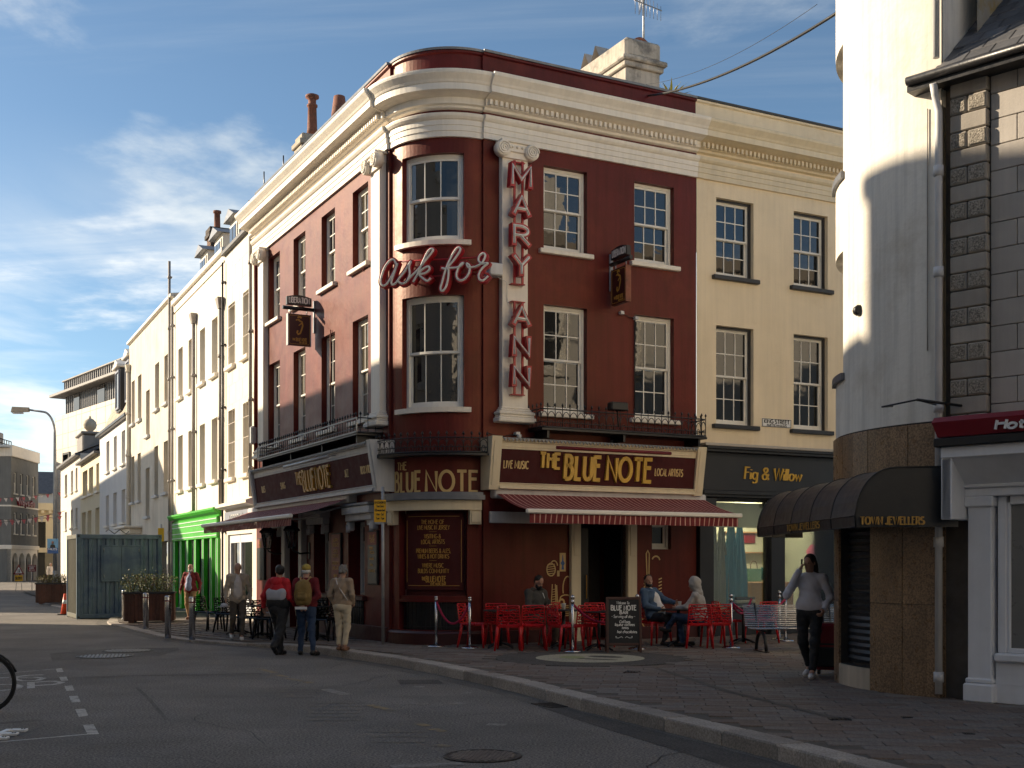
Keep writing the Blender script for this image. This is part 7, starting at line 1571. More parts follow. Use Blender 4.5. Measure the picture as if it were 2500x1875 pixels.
# street lamp with election poster
pl3 = spot(134, 55.5); sl_ = thing('street_lamp', 'tall grey street lamp with curved arm at the far left', 'street lamp', (pl3.x, pl3.y, 0)); M = WM[sl_]
m = MB(); m.tube([(0, 0, 0), (0, 0, 1.4)], .10, 12); m.tube([(0, 0, 1.4), (0, 0, 5.0), (0, 0, 7.7)]+[(-.55+.55*math.cos(rad(k*11)), 0, 7.7+1.05*math.sin(rad(k*11))) for k in range(1, 9)]+[(-1.25, 0, 8.85)], [.085, .08, .06]+[.05]*8+[.045], 10); link('column', m, 'galv', sl_, M)
m = MB(); m.raw([(-1.2, -.10, 8.75), (-1.2, .10, 8.75), (-2.0, .12, 8.72), (-2.0, -.12, 8.72), (-1.2, -.07, 8.95), (-1.2, .07, 8.95), (-1.95, .09, 8.98), (-1.95, -.09, 8.98)], [(0,1,2,3),(4,7,6,5),(0,4,5,1),(1,5,6,2),(2,6,7,3),(3,7,4,0)]); lh_ = link('lamp_head', m, 'stone_buff', sl_, M); m = MB(); m.box(-1.95, -1.45, -.1, .1, 8.66, 8.72, .03); link('lamp_lens', m, 'plate_white', lh_, M)
ep = thing('election_poster', 'blue election poster fixed to the far street lamp', 'poster', (pl3.x, pl3.y-.12, 2.2)); M = WM[ep]; m = MB(); m.box(-.30, .20, -.02, 0, 0, .68); b_ = link('board', m, 'sky_print', ep, M); m = MB(); m.box(-.30, .20, -.024, -.02, .0, .26); link('blue_panel', m, 'blue_print', b_, M); m = MB(); text(m, 'MILES', -.25, .15, .16, .075, .012, -.028, -.024); link('lettering', m, 'plate_white', b_, M)
mat('skin', (.42, .23, .16), .5, .08, 10); mat('skin_tan', (.34, .18, .115), .5, .08, 10)
m = MB(); m.lathe([(.001, -.07), (.04, -.055), (.058, 0), (.045, .06), (.001, .078)], (-.05, -.025, .50), 12); link('printed_face', m, 'skin', b_, M); m = MB(); m.prism([(-.18, .26), (.08, .26), (.05, .38), (-.02, .42), (-.08, .42), (-.15, .38)], -.026, -.02); link('printed_jacket', m, 'black', b_, M)
# road works signs in the distance
q = spot(46, 75); tw_ = thing('warning_sign', 'red triangular warning sign over a yellow SLOW plate, far left', 'sign', (q.x, q.y, 0)); M = WM[tw_]; m = MB(); m.prism([(-.34, 1.05), (.34, 1.05), (0, 1.68)], -.02, .0); a_ = link('triangle', m, 'red_sign', tw_, M); m = MB(); m.prism([(-.23, 1.12), (.23, 1.12), (0, 1.54)], -.026, -.02); link('triangle_field', m, 'plate_white', a_, M); m = MB(); m.prism([(-.06, 1.15), (-.02, 1.15), (-.02, 1.32), (.0, 1.32), (-.04, 1.40), (-.08, 1.32), (-.06, 1.32)], -.03, -.026); m.prism([(.03, 1.38), (.07, 1.38), (.07, 1.24), (.09, 1.24), (.05, 1.16), (.01, 1.24), (.03, 1.24)], -.03, -.026); link('arrows', m, 'black', a_, M); m = MB(); m.box(-.24, .24, -.02, 0, .62, 1.0); y_ = link('yellow_plate', m, 'yellow_sign', tw_, M); m = MB(); text(m, 'SLOW', -.19, .19, .74, .15, .022, -.026, -.02); link('lettering', m, 'black', y_, M); m = MB(); m.tube([(-.2, 0, 0), (-.12, .02, .9)], .015, 6); m.tube([(.2, 0, 0), (.12, .02, .9)], .015, 6); m.tube([(-.12, .02, .9), (.12, .02, .9)], .015, 6); link('stand', m, 'galv', tw_, M)
q = spot(78, 72); tw_ = thing('red_notice', 'red pedestrian notice board on legs, far left', 'sign', (q.x, q.y, 0)); M = WM[tw_]; m = MB(); m.box(-.25, .25, -.02, 0, 1.25, 1.65); a_ = link('board', m, 'red_sign', tw_, M); m = MB(); text(m, 'LOOK', -.13, .13, 1.42, .08, .012, -.026, -.02); text(m, 'PEDESTRIANS', -.2, .2, 1.55, .05, .007, -.026, -.02); text(m, 'BOTH WAYS', -.18, .18, 1.31, .05, .007, -.026, -.02); link('lettering', m, 'plate_white', a_, M); m = MB(); m.tube([(0, 0, 0), (0, 0, 1.3)], .02, 6); m.tube([(-.3, 0, .03), (.3, 0, .03)], .02, 6); link('stand', m, 'galv', tw_, M)
# bunting across the far street
mat('flag_pink', (.45, .12, .14), .8); mat('flag_white', (.62, .58, .56), .8)
for k, (y0, z0, z1, yy) in enumerate(((88, 7.0, 6.9, 86), (84, 5.6, 5.0, 82), (80, 4.6, 5.2, 79))):
    a = V((-.50*y0, y0, z0)); b = V((-.372*yy, yy, z1)); lab = ['top string of pink and white bunting at far left', 'middle string of pink and white bunting at far left', 'lowest string of pink and white bunting at far left'][k]; bt = thing('bunting', lab, 'bunting', tuple(a), 0, 'bunting strings'); pts = [a.lerp(b, i/26)-V((0, 0, .5*4*(i/26)*(1-i/26))) for i in range(27)]; m = MB(); m.tube(pts, .015, 4); link('string', m, 'cable', bt)
    for i in range(1, 26): p = pts[i]; m = MB(); m.raw([tuple(p+V((-.14, 0, 0))), tuple(p+V((.14, 0, 0))), tuple(p+V((.02, .05, -.30)))], [(0, 1, 2)]); link('flag', m, 'flag_pink' if i % 2 else 'flag_white', bt)
# bicycle at the left edge
bw = V((-6.17, 14.05)); bk = thing('bicycle', 'parked bicycle, only its wheel in view at the left edge', 'bicycle', (bw.x, bw.y, 0), rad(8)); M = WM[bk]; FXz = Mx(((1, 0, 0), (0, 0, 1), (0, 1, 0)))
for x in (0, -1.03):
    m = MB(); m.tube([(x+.335*math.cos(rad(k*10)), 0, .345+.335*math.sin(rad(k*10))) for k in range(36)], .019, 8, closed=True); wh = link('tyre', m, 'rubber', bk, M); m = MB(); m.tube([(x+.31*math.cos(rad(k*10)), 0, .345+.31*math.sin(rad(k*10))) for k in range(36)], .009, 6, closed=True); link('rim', m, 'black', wh, M); m = MB()
    for k in range(24): a = rad(k*15); m.tube([(x+.02*math.cos(a+.5), .02*(-1)**k, .345+.02*math.sin(a+.5)), (x+.305*math.cos(a), 0, .345+.305*math.sin(a))], .0016, 4)
    m.tube([(x, -.05, .345), (x, .05, .345)], .018, 8); link('spokes', m, 'steel_dull', wh, M)
    m = MB(); m.tube([(x+.37*math.cos(rad(20+k*13)), 0, .345+.37*math.sin(rad(20+k*13))) for k in range(11)], .014, 6); link('mudguard', m, 'black', wh, M)
m = MB()
for a, b, r in (((-.12, 0, .82), (-.62, 0, .78), .017), ((-.10, 0, .74), (-.52, 0, .30), .020), ((-.52, 0, .30), (-.66, 0, .86), .017), ((-.52, 0, .30), (-1.03, 0, .345), .012), ((-.64, 0, .78), (-1.03, 0, .345), .010), ((-.14, 0, .92), (0, 0, .345), .014)): m.tube([a, b], r, 8)
link('frame', m, 'iron', bk, M); m = MB(); m.tube([(-.14, 0, .92), (-.10, 0, 1.0)], .014, 8); m.tube([(-.22, -.28, 1.02), (-.08, -.1, 1.0), (-.08, .1, 1.0), (-.22, .28, 1.02)], .012, 8); link('handlebar', m, 'steel', bk, M); m = MB(); m.raw([(-.80, -.08, .93), (-.80, .08, .93), (-.55, .02, .92), (-.55, -.02, .92), (-.80, -.08, .88), (-.80, .08, .88)], [(0,3,2,1),(0,1,5,4),(0,4,3),(1,2,5)]); m.tube([(-.66, 0, .80), (-.68, 0, .90)], .013, 8); link('saddle', m, 'black', bk, M); m = MB(); m.lathe([(.09, -.005), (.09, .005)], (-.52, -.04, .30), 18, ax=FXz); m.tube([(-.52, -.06, .30), (-.44, -.06, .16)], .01, 6); m.box(-.49, -.39, -.12, -.05, .145, .165); link('crank', m, 'steel_dull', bk, M)
# white bolted rack at the very edge
wr = Z3(30, 1330); rk = thing('white_rack_foot', 'white bolted metal rack foot at the lower left edge', 'rack', (wr.x, wr.y, .0), rad(4)); M = WM[rk]
m = MB(); m.box(-.35, -.02, -.05, .05, .0, .03, .006); m.box(-.12, -.06, -.45, .45, .0, .028, .006); link('spine', m, 'plate_white', rk, M)
for y in (-.42, -.14, .14, .42): m = MB(); m.box(-.06, .10, y-.05, y+.05, 0, .028, .006); p = link('prong', m, 'plate_white', rk, M); m = MB(); m.lathe([(.010, .028), (.010, .034)], (.05, y, 0), 8); m.lathe([(.010, .028), (.010, .034)], (.075, y, 0), 8); link('bolts', m, 'black', p, M)
# ================================================================== people: smooth blended bodies
def surfnet(F, org, vox):
    nx, ny, nz = F.shape; S_ = F < 0; shp = (nx-1, ny-1, nz-1); cnt = np.zeros(shp, np.int32); acc = np.zeros(shp+(3,))
    cs = [(a, b, c) for a in (0, 1) for b in (0, 1) for c in (0, 1)]
    blk = lambda A, c: A[c[0]:c[0]+nx-1, c[1]:c[1]+ny-1, c[2]:c[2]+nz-1]
    for a in cs:
        for ax in range(3):
            if a[ax]: continue
            b = list(a); b[ax] = 1; f0 = blk(F, a); f1 = blk(F, b); m = (f0 < 0) != (f1 < 0); t = f0[m]/(f0[m]-f1[m]); p = np.tile(np.array(a, float), (t.size, 1)); p[:, ax] += t; acc[m] += p; cnt[m] += 1
    act = cnt > 0; ids = np.full(shp, -1, np.int64); ids[act] = np.arange(act.sum()); ii = np.argwhere(act); vs = (ii+acc[act]/cnt[act][:, None])*vox+org; faces = []
    for ax in range(3):
        o1, o2 = [(1, 2), (2, 0), (0, 1)][ax]; sl0 = [slice(1, n-1) for n in (nx, ny, nz)]; sl1 = list(sl0); sl0[ax] = slice(0, (nx, ny, nz)[ax]-1); sl1[ax] = slice(1, (nx, ny, nz)[ax])
        A = S_[tuple(sl0)]; B = S_[tuple(sl1)]; m = A != B; idx = np.argwhere(m); base = np.ones(3, int); base[ax] = 0; idx = idx+base; fl = A[m]
        e1 = np.zeros(3, int); e1[o1] = 1; e2 = np.zeros(3, int); e2[o2] = 1
        q = np.stack([ids[tuple((idx-e1-e2).T)], ids[tuple((idx-e2).T)], ids[tuple(idx.T)], ids[tuple((idx-e1).T)]], 1); q[~fl] = q[~fl][:, ::-1]; faces.append(q)
    return vs, np.concatenate(faces)
def sdf(prims, vox=.012, wr=0.):
    pts = []
    for p in prims:
        r = max(p[3], p[4]) if p[0] == 'c' else max(p[2])
        for q in ((p[1], p[2]) if p[0] == 'c' else (p[1],)): pts += [np.array(q)-r, np.array(q)+r]
    lo = np.min(pts, 0)-4*vox; hi = np.max(pts, 0)+4*vox; n = np.ceil((hi-lo)/vox).astype(int)+1; F = np.full(n, .08)
    for p in prims:
        if p[0] == 'c': a, b, ra, rb = np.array(p[1], float), np.array(p[2], float), p[3], p[4]; k = p[5] if len(p) > 5 else .02; mn = np.minimum(a-ra, b-rb); mx = np.maximum(a+ra, b+rb)
        else: c, r = np.array(p[1], float), np.array(p[2], float); k = p[3] if len(p) > 3 else .02; Rm = p[4] if len(p) > 4 else None; mn = c-r.max(); mx = c+r.max()
        i0 = np.maximum(0, np.floor((mn-lo-.07)/vox).astype(int)); i1 = np.minimum(n, np.ceil((mx-lo+.07)/vox).astype(int)+1)
        g_ = np.meshgrid(*[lo[d]+vox*np.arange(i0[d], i1[d]) for d in range(3)], indexing='ij'); P = np.stack(g_, -1)
        if p[0] == 'c':
            ab = b-a; L2 = max(ab.dot(ab), 1e-12); h = np.clip(((P-a) @ ab)/L2, 0, 1); d = np.linalg.norm(P-(a+h[..., None]*ab), axis=-1)-(ra+(rb-ra)*h)
        else:
            Q = P-c
            if Rm is not None: Q = Q @ np.array(Rm)
            q = Q/r; l_ = np.linalg.norm(q, axis=-1); d = l_*(l_-1)/np.maximum(np.linalg.norm(q/r, axis=-1), 1e-6)
        sl = tuple(slice(i0[d_], i1[d_]) for d_ in range(3)); f = F[sl]; hh = np.maximum(k-np.abs(f-d), 0)/k; F[sl] = np.minimum(f, d)-hh*hh*k*.25
    if wr:                                                   # folds of cloth
        X, Y, Z = np.meshgrid(*[lo[d]+vox*np.arange(n[d]) for d in range(3)], indexing='ij')
        F = F+wr*(np.sin(31*Z+6*np.sin(9*X+3*Y)+4*np.sin(13*Y))*.6+np.sin(23*X+17*Z+5*np.sin(11*Z+7*Y))*.55+np.sin(41*Y-19*X+8*np.sin(8*Z))*.35)
    return surfnet(F, lo, vox)
def sdf_obj(name, prims, mt, parent, vox=.012, M=None):
    vs, fs = sdf(prims, vox, {'top': .0055, 'jacket': .006, 'shirt': .004, 'trousers': .0065, 'hair': .004, 'raised_hood': .005, 'pack_body': .004, 'hood': .004}.get(name, 0.)); me = bpy.data.meshes.new(name); me.from_pydata(vs.tolist(), [], fs.tolist()); me.polygons.foreach_set('use_smooth', [True]*len(me.polygons)); me.update()
    return link(name, me, mt, parent, M if M is not None else WM[parent])
def v3(*a): return np.array(a, float)
def hand(pr, w, d, nrm, side, curl=.5, s=1.0):
    d = d/np.linalg.norm(d); nrm = nrm-d*nrm.dot(d); nrm = nrm/np.linalg.norm(nrm); x = np.cross(d, nrm)*side
    for i, (o, l_) in enumerate(((-.027, .068), (-.009, .076), (.009, .070), (.026, .056))):
        k0 = w+d*.02*s+x*o*.7*s; k1 = w+d*.082*s+x*o*s; pr.append(('c', k0, k1, .016*s, .0125*s, .012)); c1 = curl*.8; p1 = k1+(d*math.cos(c1)+nrm*math.sin(c1))*l_*.5*s; c2 = curl*2.0; p2 = p1+(d*math.cos(c2)+nrm*math.sin(c2))*l_*.5*s
        pr.append(('c', k1, p1, .0105*s, .0095*s, .004)); pr.append(('c', p1, p2, .0095*s, .0085*s, .004))
    t0 = w+d*.025*s-x*.028*s; t1 = t0+(d*.55-x*.7+nrm*.35)*.042*s; t2 = t1+(d*.9-x*.15+nrm*.35)*.034*s; pr.append(('c', t0, t1, .014*s, .012*s, .008)); pr.append(('c', t1, t2, .0115*s, .0095*s, .004))
BASE = dict(pel=(0, 0, .95), che=(0, .0, 1.26), nek=(0, .012, 1.45), hd=(0, -.02, 1.60), hl=(.095, 0, .92), kl=(.10, -.02, .50), al=(.10, .03, .09), tl=(.12, -.13, .035), hr=(-.095, 0, .92), kr=(-.10, -.02, .50), ar=(-.10, .03, .09), tr=(-.12, -.13, .035),
            sl=(.175, .01, 1.40), el=(.225, .03, 1.13), wl=(.235, -.04, .89), sr=(-.175, .01, 1.40), er=(-.225, .03, 1.13), wr=(-.235, -.04, .89))
def person(label, loc, rz, h, pose, top, trou, shoe, hair=None, skin='skin', bulk=1.0, belly=0.0, look=(0, -1, 0), sleeve=1.0, hem=.0, curl=(.5, .5), open_front=None, crop=0., sit=False, wide=1.0, hairkind='short', trouw=1.0, shoe_obj=True, palm=(None, None)):
    s = h/1.72; j = {k: v3(*v) for k, v in BASE.items()}; j.update({k: v3(*v) for k, v in pose.items()}); t_ = thing('person', label, 'person', loc, rz)
    M0 = WM[t_] @ Mx.Scale(s, 4)
    b = bulk; lk = v3(*look); lk = lk/np.linalg.norm(lk); up = v3(0, 0, 1)
    rt = np.cross(lk, up); rt = rt/np.linalg.norm(rt); up2 = np.cross(rt, lk); Rm = np.stack([rt, lk, up2], 1)       # head axes: right, forward, up
    H = j['hd']; hp = lambda x, y, z: H+rt*x+lk*y+up2*z
    sk = [('e', hp(0, -.012, .035), (.072, .093, .088), .02, Rm), ('e', hp(0, .018, -.045), (.055, .068, .075), .03, Rm), ('c', hp(0, .078, .012), hp(0, .098, -.022), .009, .013, .012), ('c', hp(-.03, .068, .028), hp(.03, .068, .028), .010, .010, .012), ('c', hp(-.018, .082, -.052), hp(.018, .082, -.052), .008, .008, .01), ('e', hp(0, .066, -.095), (.025, .022, .02), .02, Rm)]
    for e in (-1, 1): sk.append(('e', hp(e*.074, -.012, .0), (.010, .020, .030), .006, Rm))
    sk.append(('c', j['nek']+v3(0, .0, -.03), hp(0, -.025, -.05), .056*b**.5, .052, .03))
    sk += [('c', j['pel'], j['che'], .09, .09), ('c', j['che'], j['nek'], .09, .055)]
    for e, S_, E_, W_, cu, pn in (('l', 'sl', 'el', 'wl', curl[0], palm[0]), ('r', 'sr', 'er', 'wr', curl[1], palm[1])):
        sk += [('c', j['nek']-v3(0, 0, .06), j[S_], .05, .045), ('c', j[S_], j[E_], .04, .035), ('c', j[E_], j[W_], .035, .026)]; sd_ = 1 if e == 'l' else -1; d = j[W_]-j[E_]
        hand(sk, j[W_], d, v3(-sd_, -.2, 0) if pn is None else v3(*pn), sd_, cu)
    for e in 'lr': sk += [('c', j['h'+e], j['k'+e], .06, .05), ('c', j['k'+e], j['a'+e], .048, .036), ('c', j['a'+e], j['t'+e], .035, .025)]
    bo = sdf_obj('body', sk, skin, t_, .0095, M0)
    for e in (-1, 1):
        m = MB(); c = hp(e*.030, .079, .012); m.lathe([(.001, -.008), (.008, -.004), (.010, 0), (.008, .004), (.001, .008)], tuple(c), 8); link('eye', m, 'black', bo, M0)
    # jacket or jumper
    P = j['pel']; Cc = j['che']; sw = .115*b; tp = [('e', Cc+v3(0, .0, .03), (.165*b*wide, .115*b, .17), .05), ('c', P*.55+Cc*.45, Cc, .125*b, .13*b, .06), ('c', P+v3(0, 0, .02+hem), P*.55+Cc*.45, .125*b, .125*b, .05), ('e', P*.6+Cc*.4+v3(0, -.03-belly*.4, 0), (.15*b, .10*b+belly, .15), .06), ('c', j['nek']-v3(0, 0, .02), Cc, .068, .10*b, .05)]
    for e in 'lr':
        S_, E_, W_ = j['s'+e], j['e'+e], j['w'+e]; tp += [('c', j['nek']-v3(0, 0, .05), S_, .06, .066*b**.6, .04), ('c', S_, E_, .068*b**.6, .054*b**.6, .03), ('c', E_, E_+(W_-E_)*.96*sleeve, .054*b**.6, .040, .03)]
        if sleeve > .9: tp.append(('c', E_+(W_-E_)*.9, E_+(W_-E_)*.98, .042, .040, .01))
    for e in 'lr': tp.append(('c', P+(v3(0, 0, hem)), j['h'+e]+v3(0, 0, .03+hem), .105*b, .105*b, .05))
    o_top = sdf_obj('top' if open_front is None else 'jacket', tp, top, t_, .0115, M0)
    if open_front is not None:                               # shirt showing between the open fronts
        fp = [('e', Cc+v3(0, -.062*b, -.02), (.085*b, .10*b, .17), .03), ('c', P*.75+Cc*.25+v3(0, -.10*b-belly*.8, -.03), Cc+v3(0, -.08*b, 0), .072*b, .075*b, .05), ('c', Cc+v3(0, -.055, .10), j['nek']+v3(0, -.035, 0), .060, .050, .03), ('e', P*.6+Cc*.4+v3(0, -.075*b-belly*.8, -.02), (.10*b, .09*b+belly*.6, .16), .04)]
        sdf_obj('shirt', fp, open_front, t_, .0115, M0)
    # trousers
    tr = [('e', P+v3(0, .0, -.03), (.150*b, .115*b, .11), .04), ('e', P+v3(0, .05, -.06), (.135*b, .09*b, .10), .05)] if not sit else [('e', P+v3(0, .0, .0), (.150*b, .13*b, .10), .04)]
    for e in 'lr':
        hh, kk_, aa = j['h'+e], j['k'+e], j['a'+e]; aa2 = kk_+(aa-kk_)*(1-crop); tr += [('c', hh, kk_, .094*b*trouw**.5, .066*trouw, .03), ('c', kk_, aa2, .066*trouw, .050*trouw, .03)]
    sdf_obj('trousers', tr, trou, t_, .0115, M0)
    for e in 'lr':
        a, q = j['a'+e], j['t'+e]; d = (q-a); d[2] = 0 if abs(q[2]-a[2]) < .09 else d[2]; n_ = np.linalg.norm(d); d = d/max(n_, 1e-6)
        lowa = a+v3(0, 0, -.045); sdf_obj('shoe', [('c', lowa-d*.045, q+v3(0, 0, .004), .042, .034, .02), ('c', a+v3(0, 0, -.01), lowa, .042, .045, .02), ('c', (lowa+q)/2+v3(0, 0, -.004), q, .044, .036, .02)], shoe, t_, .010, M0)
    if hair:
        if hairkind == 'short': hr = [('e', hp(0, -.028, .052), (.079, .090, .085), .02, Rm), ('e', hp(0, -.055, .0), (.070, .055, .075), .03, Rm)]
        elif hairkind == 'bun': hr = [('e', hp(0, -.028, .055), (.085, .098, .085), .02, Rm), ('e', hp(0, -.06, .005), (.078, .055, .07), .03, Rm), ('e', hp(.03, -.09, .05), (.05, .05, .06), .02, Rm)]
        elif hairkind == 'curly': hr = [('e', hp(0, -.03, .05), (.088, .100, .088), .02, Rm)]+[('e', hp(.085*math.cos(k*2.4)*(.6+.4*math.sin(k)), -.035+.075*math.sin(k*1.7), .06+.07*math.cos(k*1.1)), (.030, .030, .030), .008, Rm) for k in range(26)]
        elif hairkind == 'long': hr = [('e', hp(0, -.025, .052), (.082, .094, .086), .02, Rm), ('c', hp(.05, -.05, .0), hp(.06, -.075, -.20), .045, .035, .03), ('c', hp(-.05, -.05, .0), hp(-.06, -.075, -.20), .045, .035, .03), ('c', hp(0, -.075, .0), hp(0, -.095, -.26), .055, .04, .03)]
        elif hairkind == 'fringe': hr = [('e', hp(0, -.065, -.01), (.073, .045, .05), .02, Rm)]+[('e', hp(e*.072, -.03, -.01), (.014, .04, .035), .01, Rm) for e in (-1, 1)]
        elif hairkind == 'beard': hr = [('e', hp(0, -.028, .055), (.079, .088, .083), .02, Rm), ('e', hp(0, -.055, .0), (.068, .05, .07), .03, Rm)]
        sdf_obj('hair', hr, hair, t_, .0105, M0)
    return t_, M0, j, hp, Rm
def beard(t_, M0, hp, Rm, mt, ln=.05): sdf_obj('beard', [('e', hp(0, .052, -.085), (.052, .045, .035+ln*.5), .02, Rm), ('e', hp(-.045, .02, -.06), (.018, .03, .045), .02, Rm), ('e', hp(.045, .02, -.06), (.018, .03, .045), .02, Rm), ('c', hp(-.025, .092, -.04), hp(.025, .092, -.04), .008, .008, .008)], mt, t_, .0105, M0)
mat('knit_red', (.17, .018, .020), .9, .12, 12, .3, 120); mat('jumper_red', (.15, .010, .016), .9, .1, 12, .3, 120); mat('hood_red', (.50, .012, .022), .75, .08, 10, .1, 60); mat('hood_grey', (.42, .42, .46), .8, .08, 10); mat('cloth_black', (.014, .014, .016), .75, .15, 10, .15, 60); mat('tan', (.33, .21, .10), .85, .1, 8, .2, 60); mat('beige_jacket', (.40, .33, .25), .85, .08, 8, .2, 60); mat('pale_shirt', (.55, .50, .46), .8, .06, 8, .15, 60)
mat('olive', (.085, .070, .055), .85, .1, 8, .2, 60); mat('jeans', (.030, .055, .11), .85, .2, 10, .2, 120); mat('denim', (.055, .095, .16), .85, .22, 8, .2, 120); mat('sweater', (.34, .25, .17), .95, .1, 10, .4, 140); mat('cream_trouser', (.56, .47, .33), .85, .06, 8, .2, 60); mat('dark_hoodie', (.055, .052, .048), .9, .1, 10, .2, 80); mat('brown_trouser', (.10, .072, .048), .85, .1, 8, .2, 60); mat('white_tee', (.66, .64, .62), .8, .05, 8, .15, 60); mat('grey_marl', (.34, .33, .32), .9, .12, 40, .3, 120); mat('blouse', (.62, .60, .64), .75, .05, 8, .2, 50)
mat('shoe_white', (.62, .60, .58), .5, .06, 8); mat('shoe_black', (.014, .013, .013), .4, .1, 8); mat('shoe_brown', (.17, .08, .045), .6, .1, 8); mat('hair_black', (.010, .008, .007), .5, .3, 40, .6, 90); mat('hair_grey', (.20, .185, .165), .6, .35, 40, .8, 90); mat('hair_white', (.58, .56, .53), .7, .15, 40, .6, 90); mat('hair_brown', (.030, .018, .012), .5, .3, 40, .6, 90); mat('cap_yellow', (.36, .27, .06), .85, .1, 20, .2, 60); mat('pack_olive', (.22, .14, .040), .8, .12, 14, .2, 60)
chk = mat('check_shirt', (.40, .45, .58), .8, .05, 8); nt = chk.node_tree; cm_ = nt.nodes.new('ShaderNodeTexBrick'); cm_.inputs['Scale'].default_value = 26; cm_.offset = 0; cm_.inputs['Color1'].default_value = (.52, .56, .66, 1); cm_.inputs['Color2'].default_value = (.44, .50, .62, 1); cm_.inputs['Mortar'].default_value = (.07, .11, .26, 1); cm_.inputs['Mortar Size'].default_value = .09; cm_.inputs['Brick Width'].default_value = .5; cm_.inputs['Row Height'].default_value = .5
tcn = nt.nodes.new('ShaderNodeTexCoord'); mpn = nt.nodes.new('ShaderNodeMapping'); mpn.inputs['Rotation'].default_value = (rad(90), 0, 0); nt.links.new(tcn.outputs['Object'], mpn.inputs[0]); nt.links.new(mpn.outputs[0], cm_.inputs[0]); nt.links.new(cm_.outputs[0], nt.nodes['Principled BSDF'].inputs['Base Color'])
gz = lambda x, y: zp(x, y)+.004
# 1 older man in red cardigan coming towards us
x, y = -9.4, 35.1; t_, M0, j, hp, Rm = person('older bearded man in red cardigan and checked shirt walking past the green shop', (x, y, gz(x, y)), rad(-8), 1.62, dict(kl=(.11, -.10, .50), al=(.11, -.10, .09), tl=(.13, -.26, .035), kr=(-.10, -.04, .50), ar=(-.10, .12, .10), tr=(-.11, -.04, .035), el=(.29, .03, 1.14), wl=(.31, -.06, .92), er=(-.29, .05, 1.14), wr=(-.33, .02, .92)), 'knit_red', 'tan', 'shoe_brown', 'hair_white', 'skin', 1.14, .05, open_front='check_shirt', hairkind='fringe', hem=-.02)
beard(t_, M0, hp, Rm, 'hair_white', .03)
# 2 bald man in beige jacket looking down
x, y = -6.02, 26.35; t_, M0, j, hp, Rm = person('bald man in open beige jacket looking down, walking by the black chairs', (x, y, gz(x, y)), rad(14), 1.70, dict(hd=(.0, -.045, 1.585), kl=(.10, -.12, .50), al=(.08, -.14, .09), tl=(.09, -.30, .035), kr=(-.10, -.02, .49), ar=(-.13, .20, .14), tr=(-.13, .07, .05), el=(.26, .06, 1.13), wl=(.27, .0, .90), er=(-.25, .0, 1.13), wr=(-.26, -.12, .92)), 'beige_jacket', 'olive', 'shoe_white', None, 'skin', 1.03, .015, look=(.15, -.85, -.42), open_front='pale_shirt', hem=-.03, crop=.06)
mk = thing('held_hat', 'crumpled grey cap held in the hand of the bald man', 'cap', tuple(M0 @ V(j['wr'])+V((-.02, -.06, -.14)))); m = MB(); m.lathe([(.001, .05), (.06, .04), (.09, .0), (.085, -.03), (.05, -.02)], (0, 0, 0), 14); link('crown', m, 'hood_grey', mk, WM[mk]); m = MB(); m.lathe([(.12, -.035), (.12, -.028), (.02, -.025)], (-.04, 0, 0), 14); link('brim', m, 'hood_grey', mk, WM[mk])
# 3 woman in red hooded top, back to us, striding
x, y = -4.42, 22.75; t_, M0, j, hp, Rm = person('woman seen from behind in red and grey hooded top, striding off the kerb', (x, y, .004), rad(158), 1.70, dict(kl=(.09, -.14, .50), al=(.06, -.14, .09), tl=(.06, -.30, .035), kr=(-.11, .10, .50), ar=(-.12, .36, .20), tr=(-.12, .26, .06), er=(-.25, .02, 1.13), wr=(-.24, -.18, .97), el=(.30, .06, 1.14), wl=(.36, -.02, .92)), 'hood_red', 'cloth_black', 'shoe_black', 'hair_black', 'skin', 1.16, .02, look=(.72, -.68, 0), hairkind='bun', trouw=1.28, hem=.10)
sdf_obj('hood', [('e', (0, .09, 1.42), (.12, .06, .09), .03), ('c', (-.11, .03, 1.46), (0, .10, 1.40), .045, .05, .03), ('c', (.11, .03, 1.46), (0, .10, 1.40), .045, .05, .03)], 'hood_red', t_, .0115, M0)
sdf_obj('grey_panel', [('c', (-.13, .085, 1.20), (.13, .085, 1.20), .088, .088, .03), ('c', (-.12, .088, 1.12), (.12, .088, 1.12), .086, .086, .03), ('e', (0, .10, 1.16), (.15, .08, .10), .03)], 'hood_grey', t_, .0115, M0)
sdf_obj('waist_band', [('c', (-.10, .01, .99), (.10, .01, .99), .142, .142, .03), ('c', (-.10, .02, 1.05), (.10, .02, 1.05), .138, .138, .03)], 'cloth_black', t_, .0115, M0)
for o in (0, .022):
    m = MB(); hk = [j['hl']+v3(.118, .03+o, -.02), (j['hl']+j['kl'])/2+v3(.098, .02+o, 0), j['kl']+v3(.088, .01+o, 0), (j['kl']+j['al'])/2+v3(.078, o, 0), j['al']+v3(.066, o, .03)]; m.tube([tuple(p) for p in hk], .006, 5); link('side_stripe', m, 'plate_white', t_, M0)
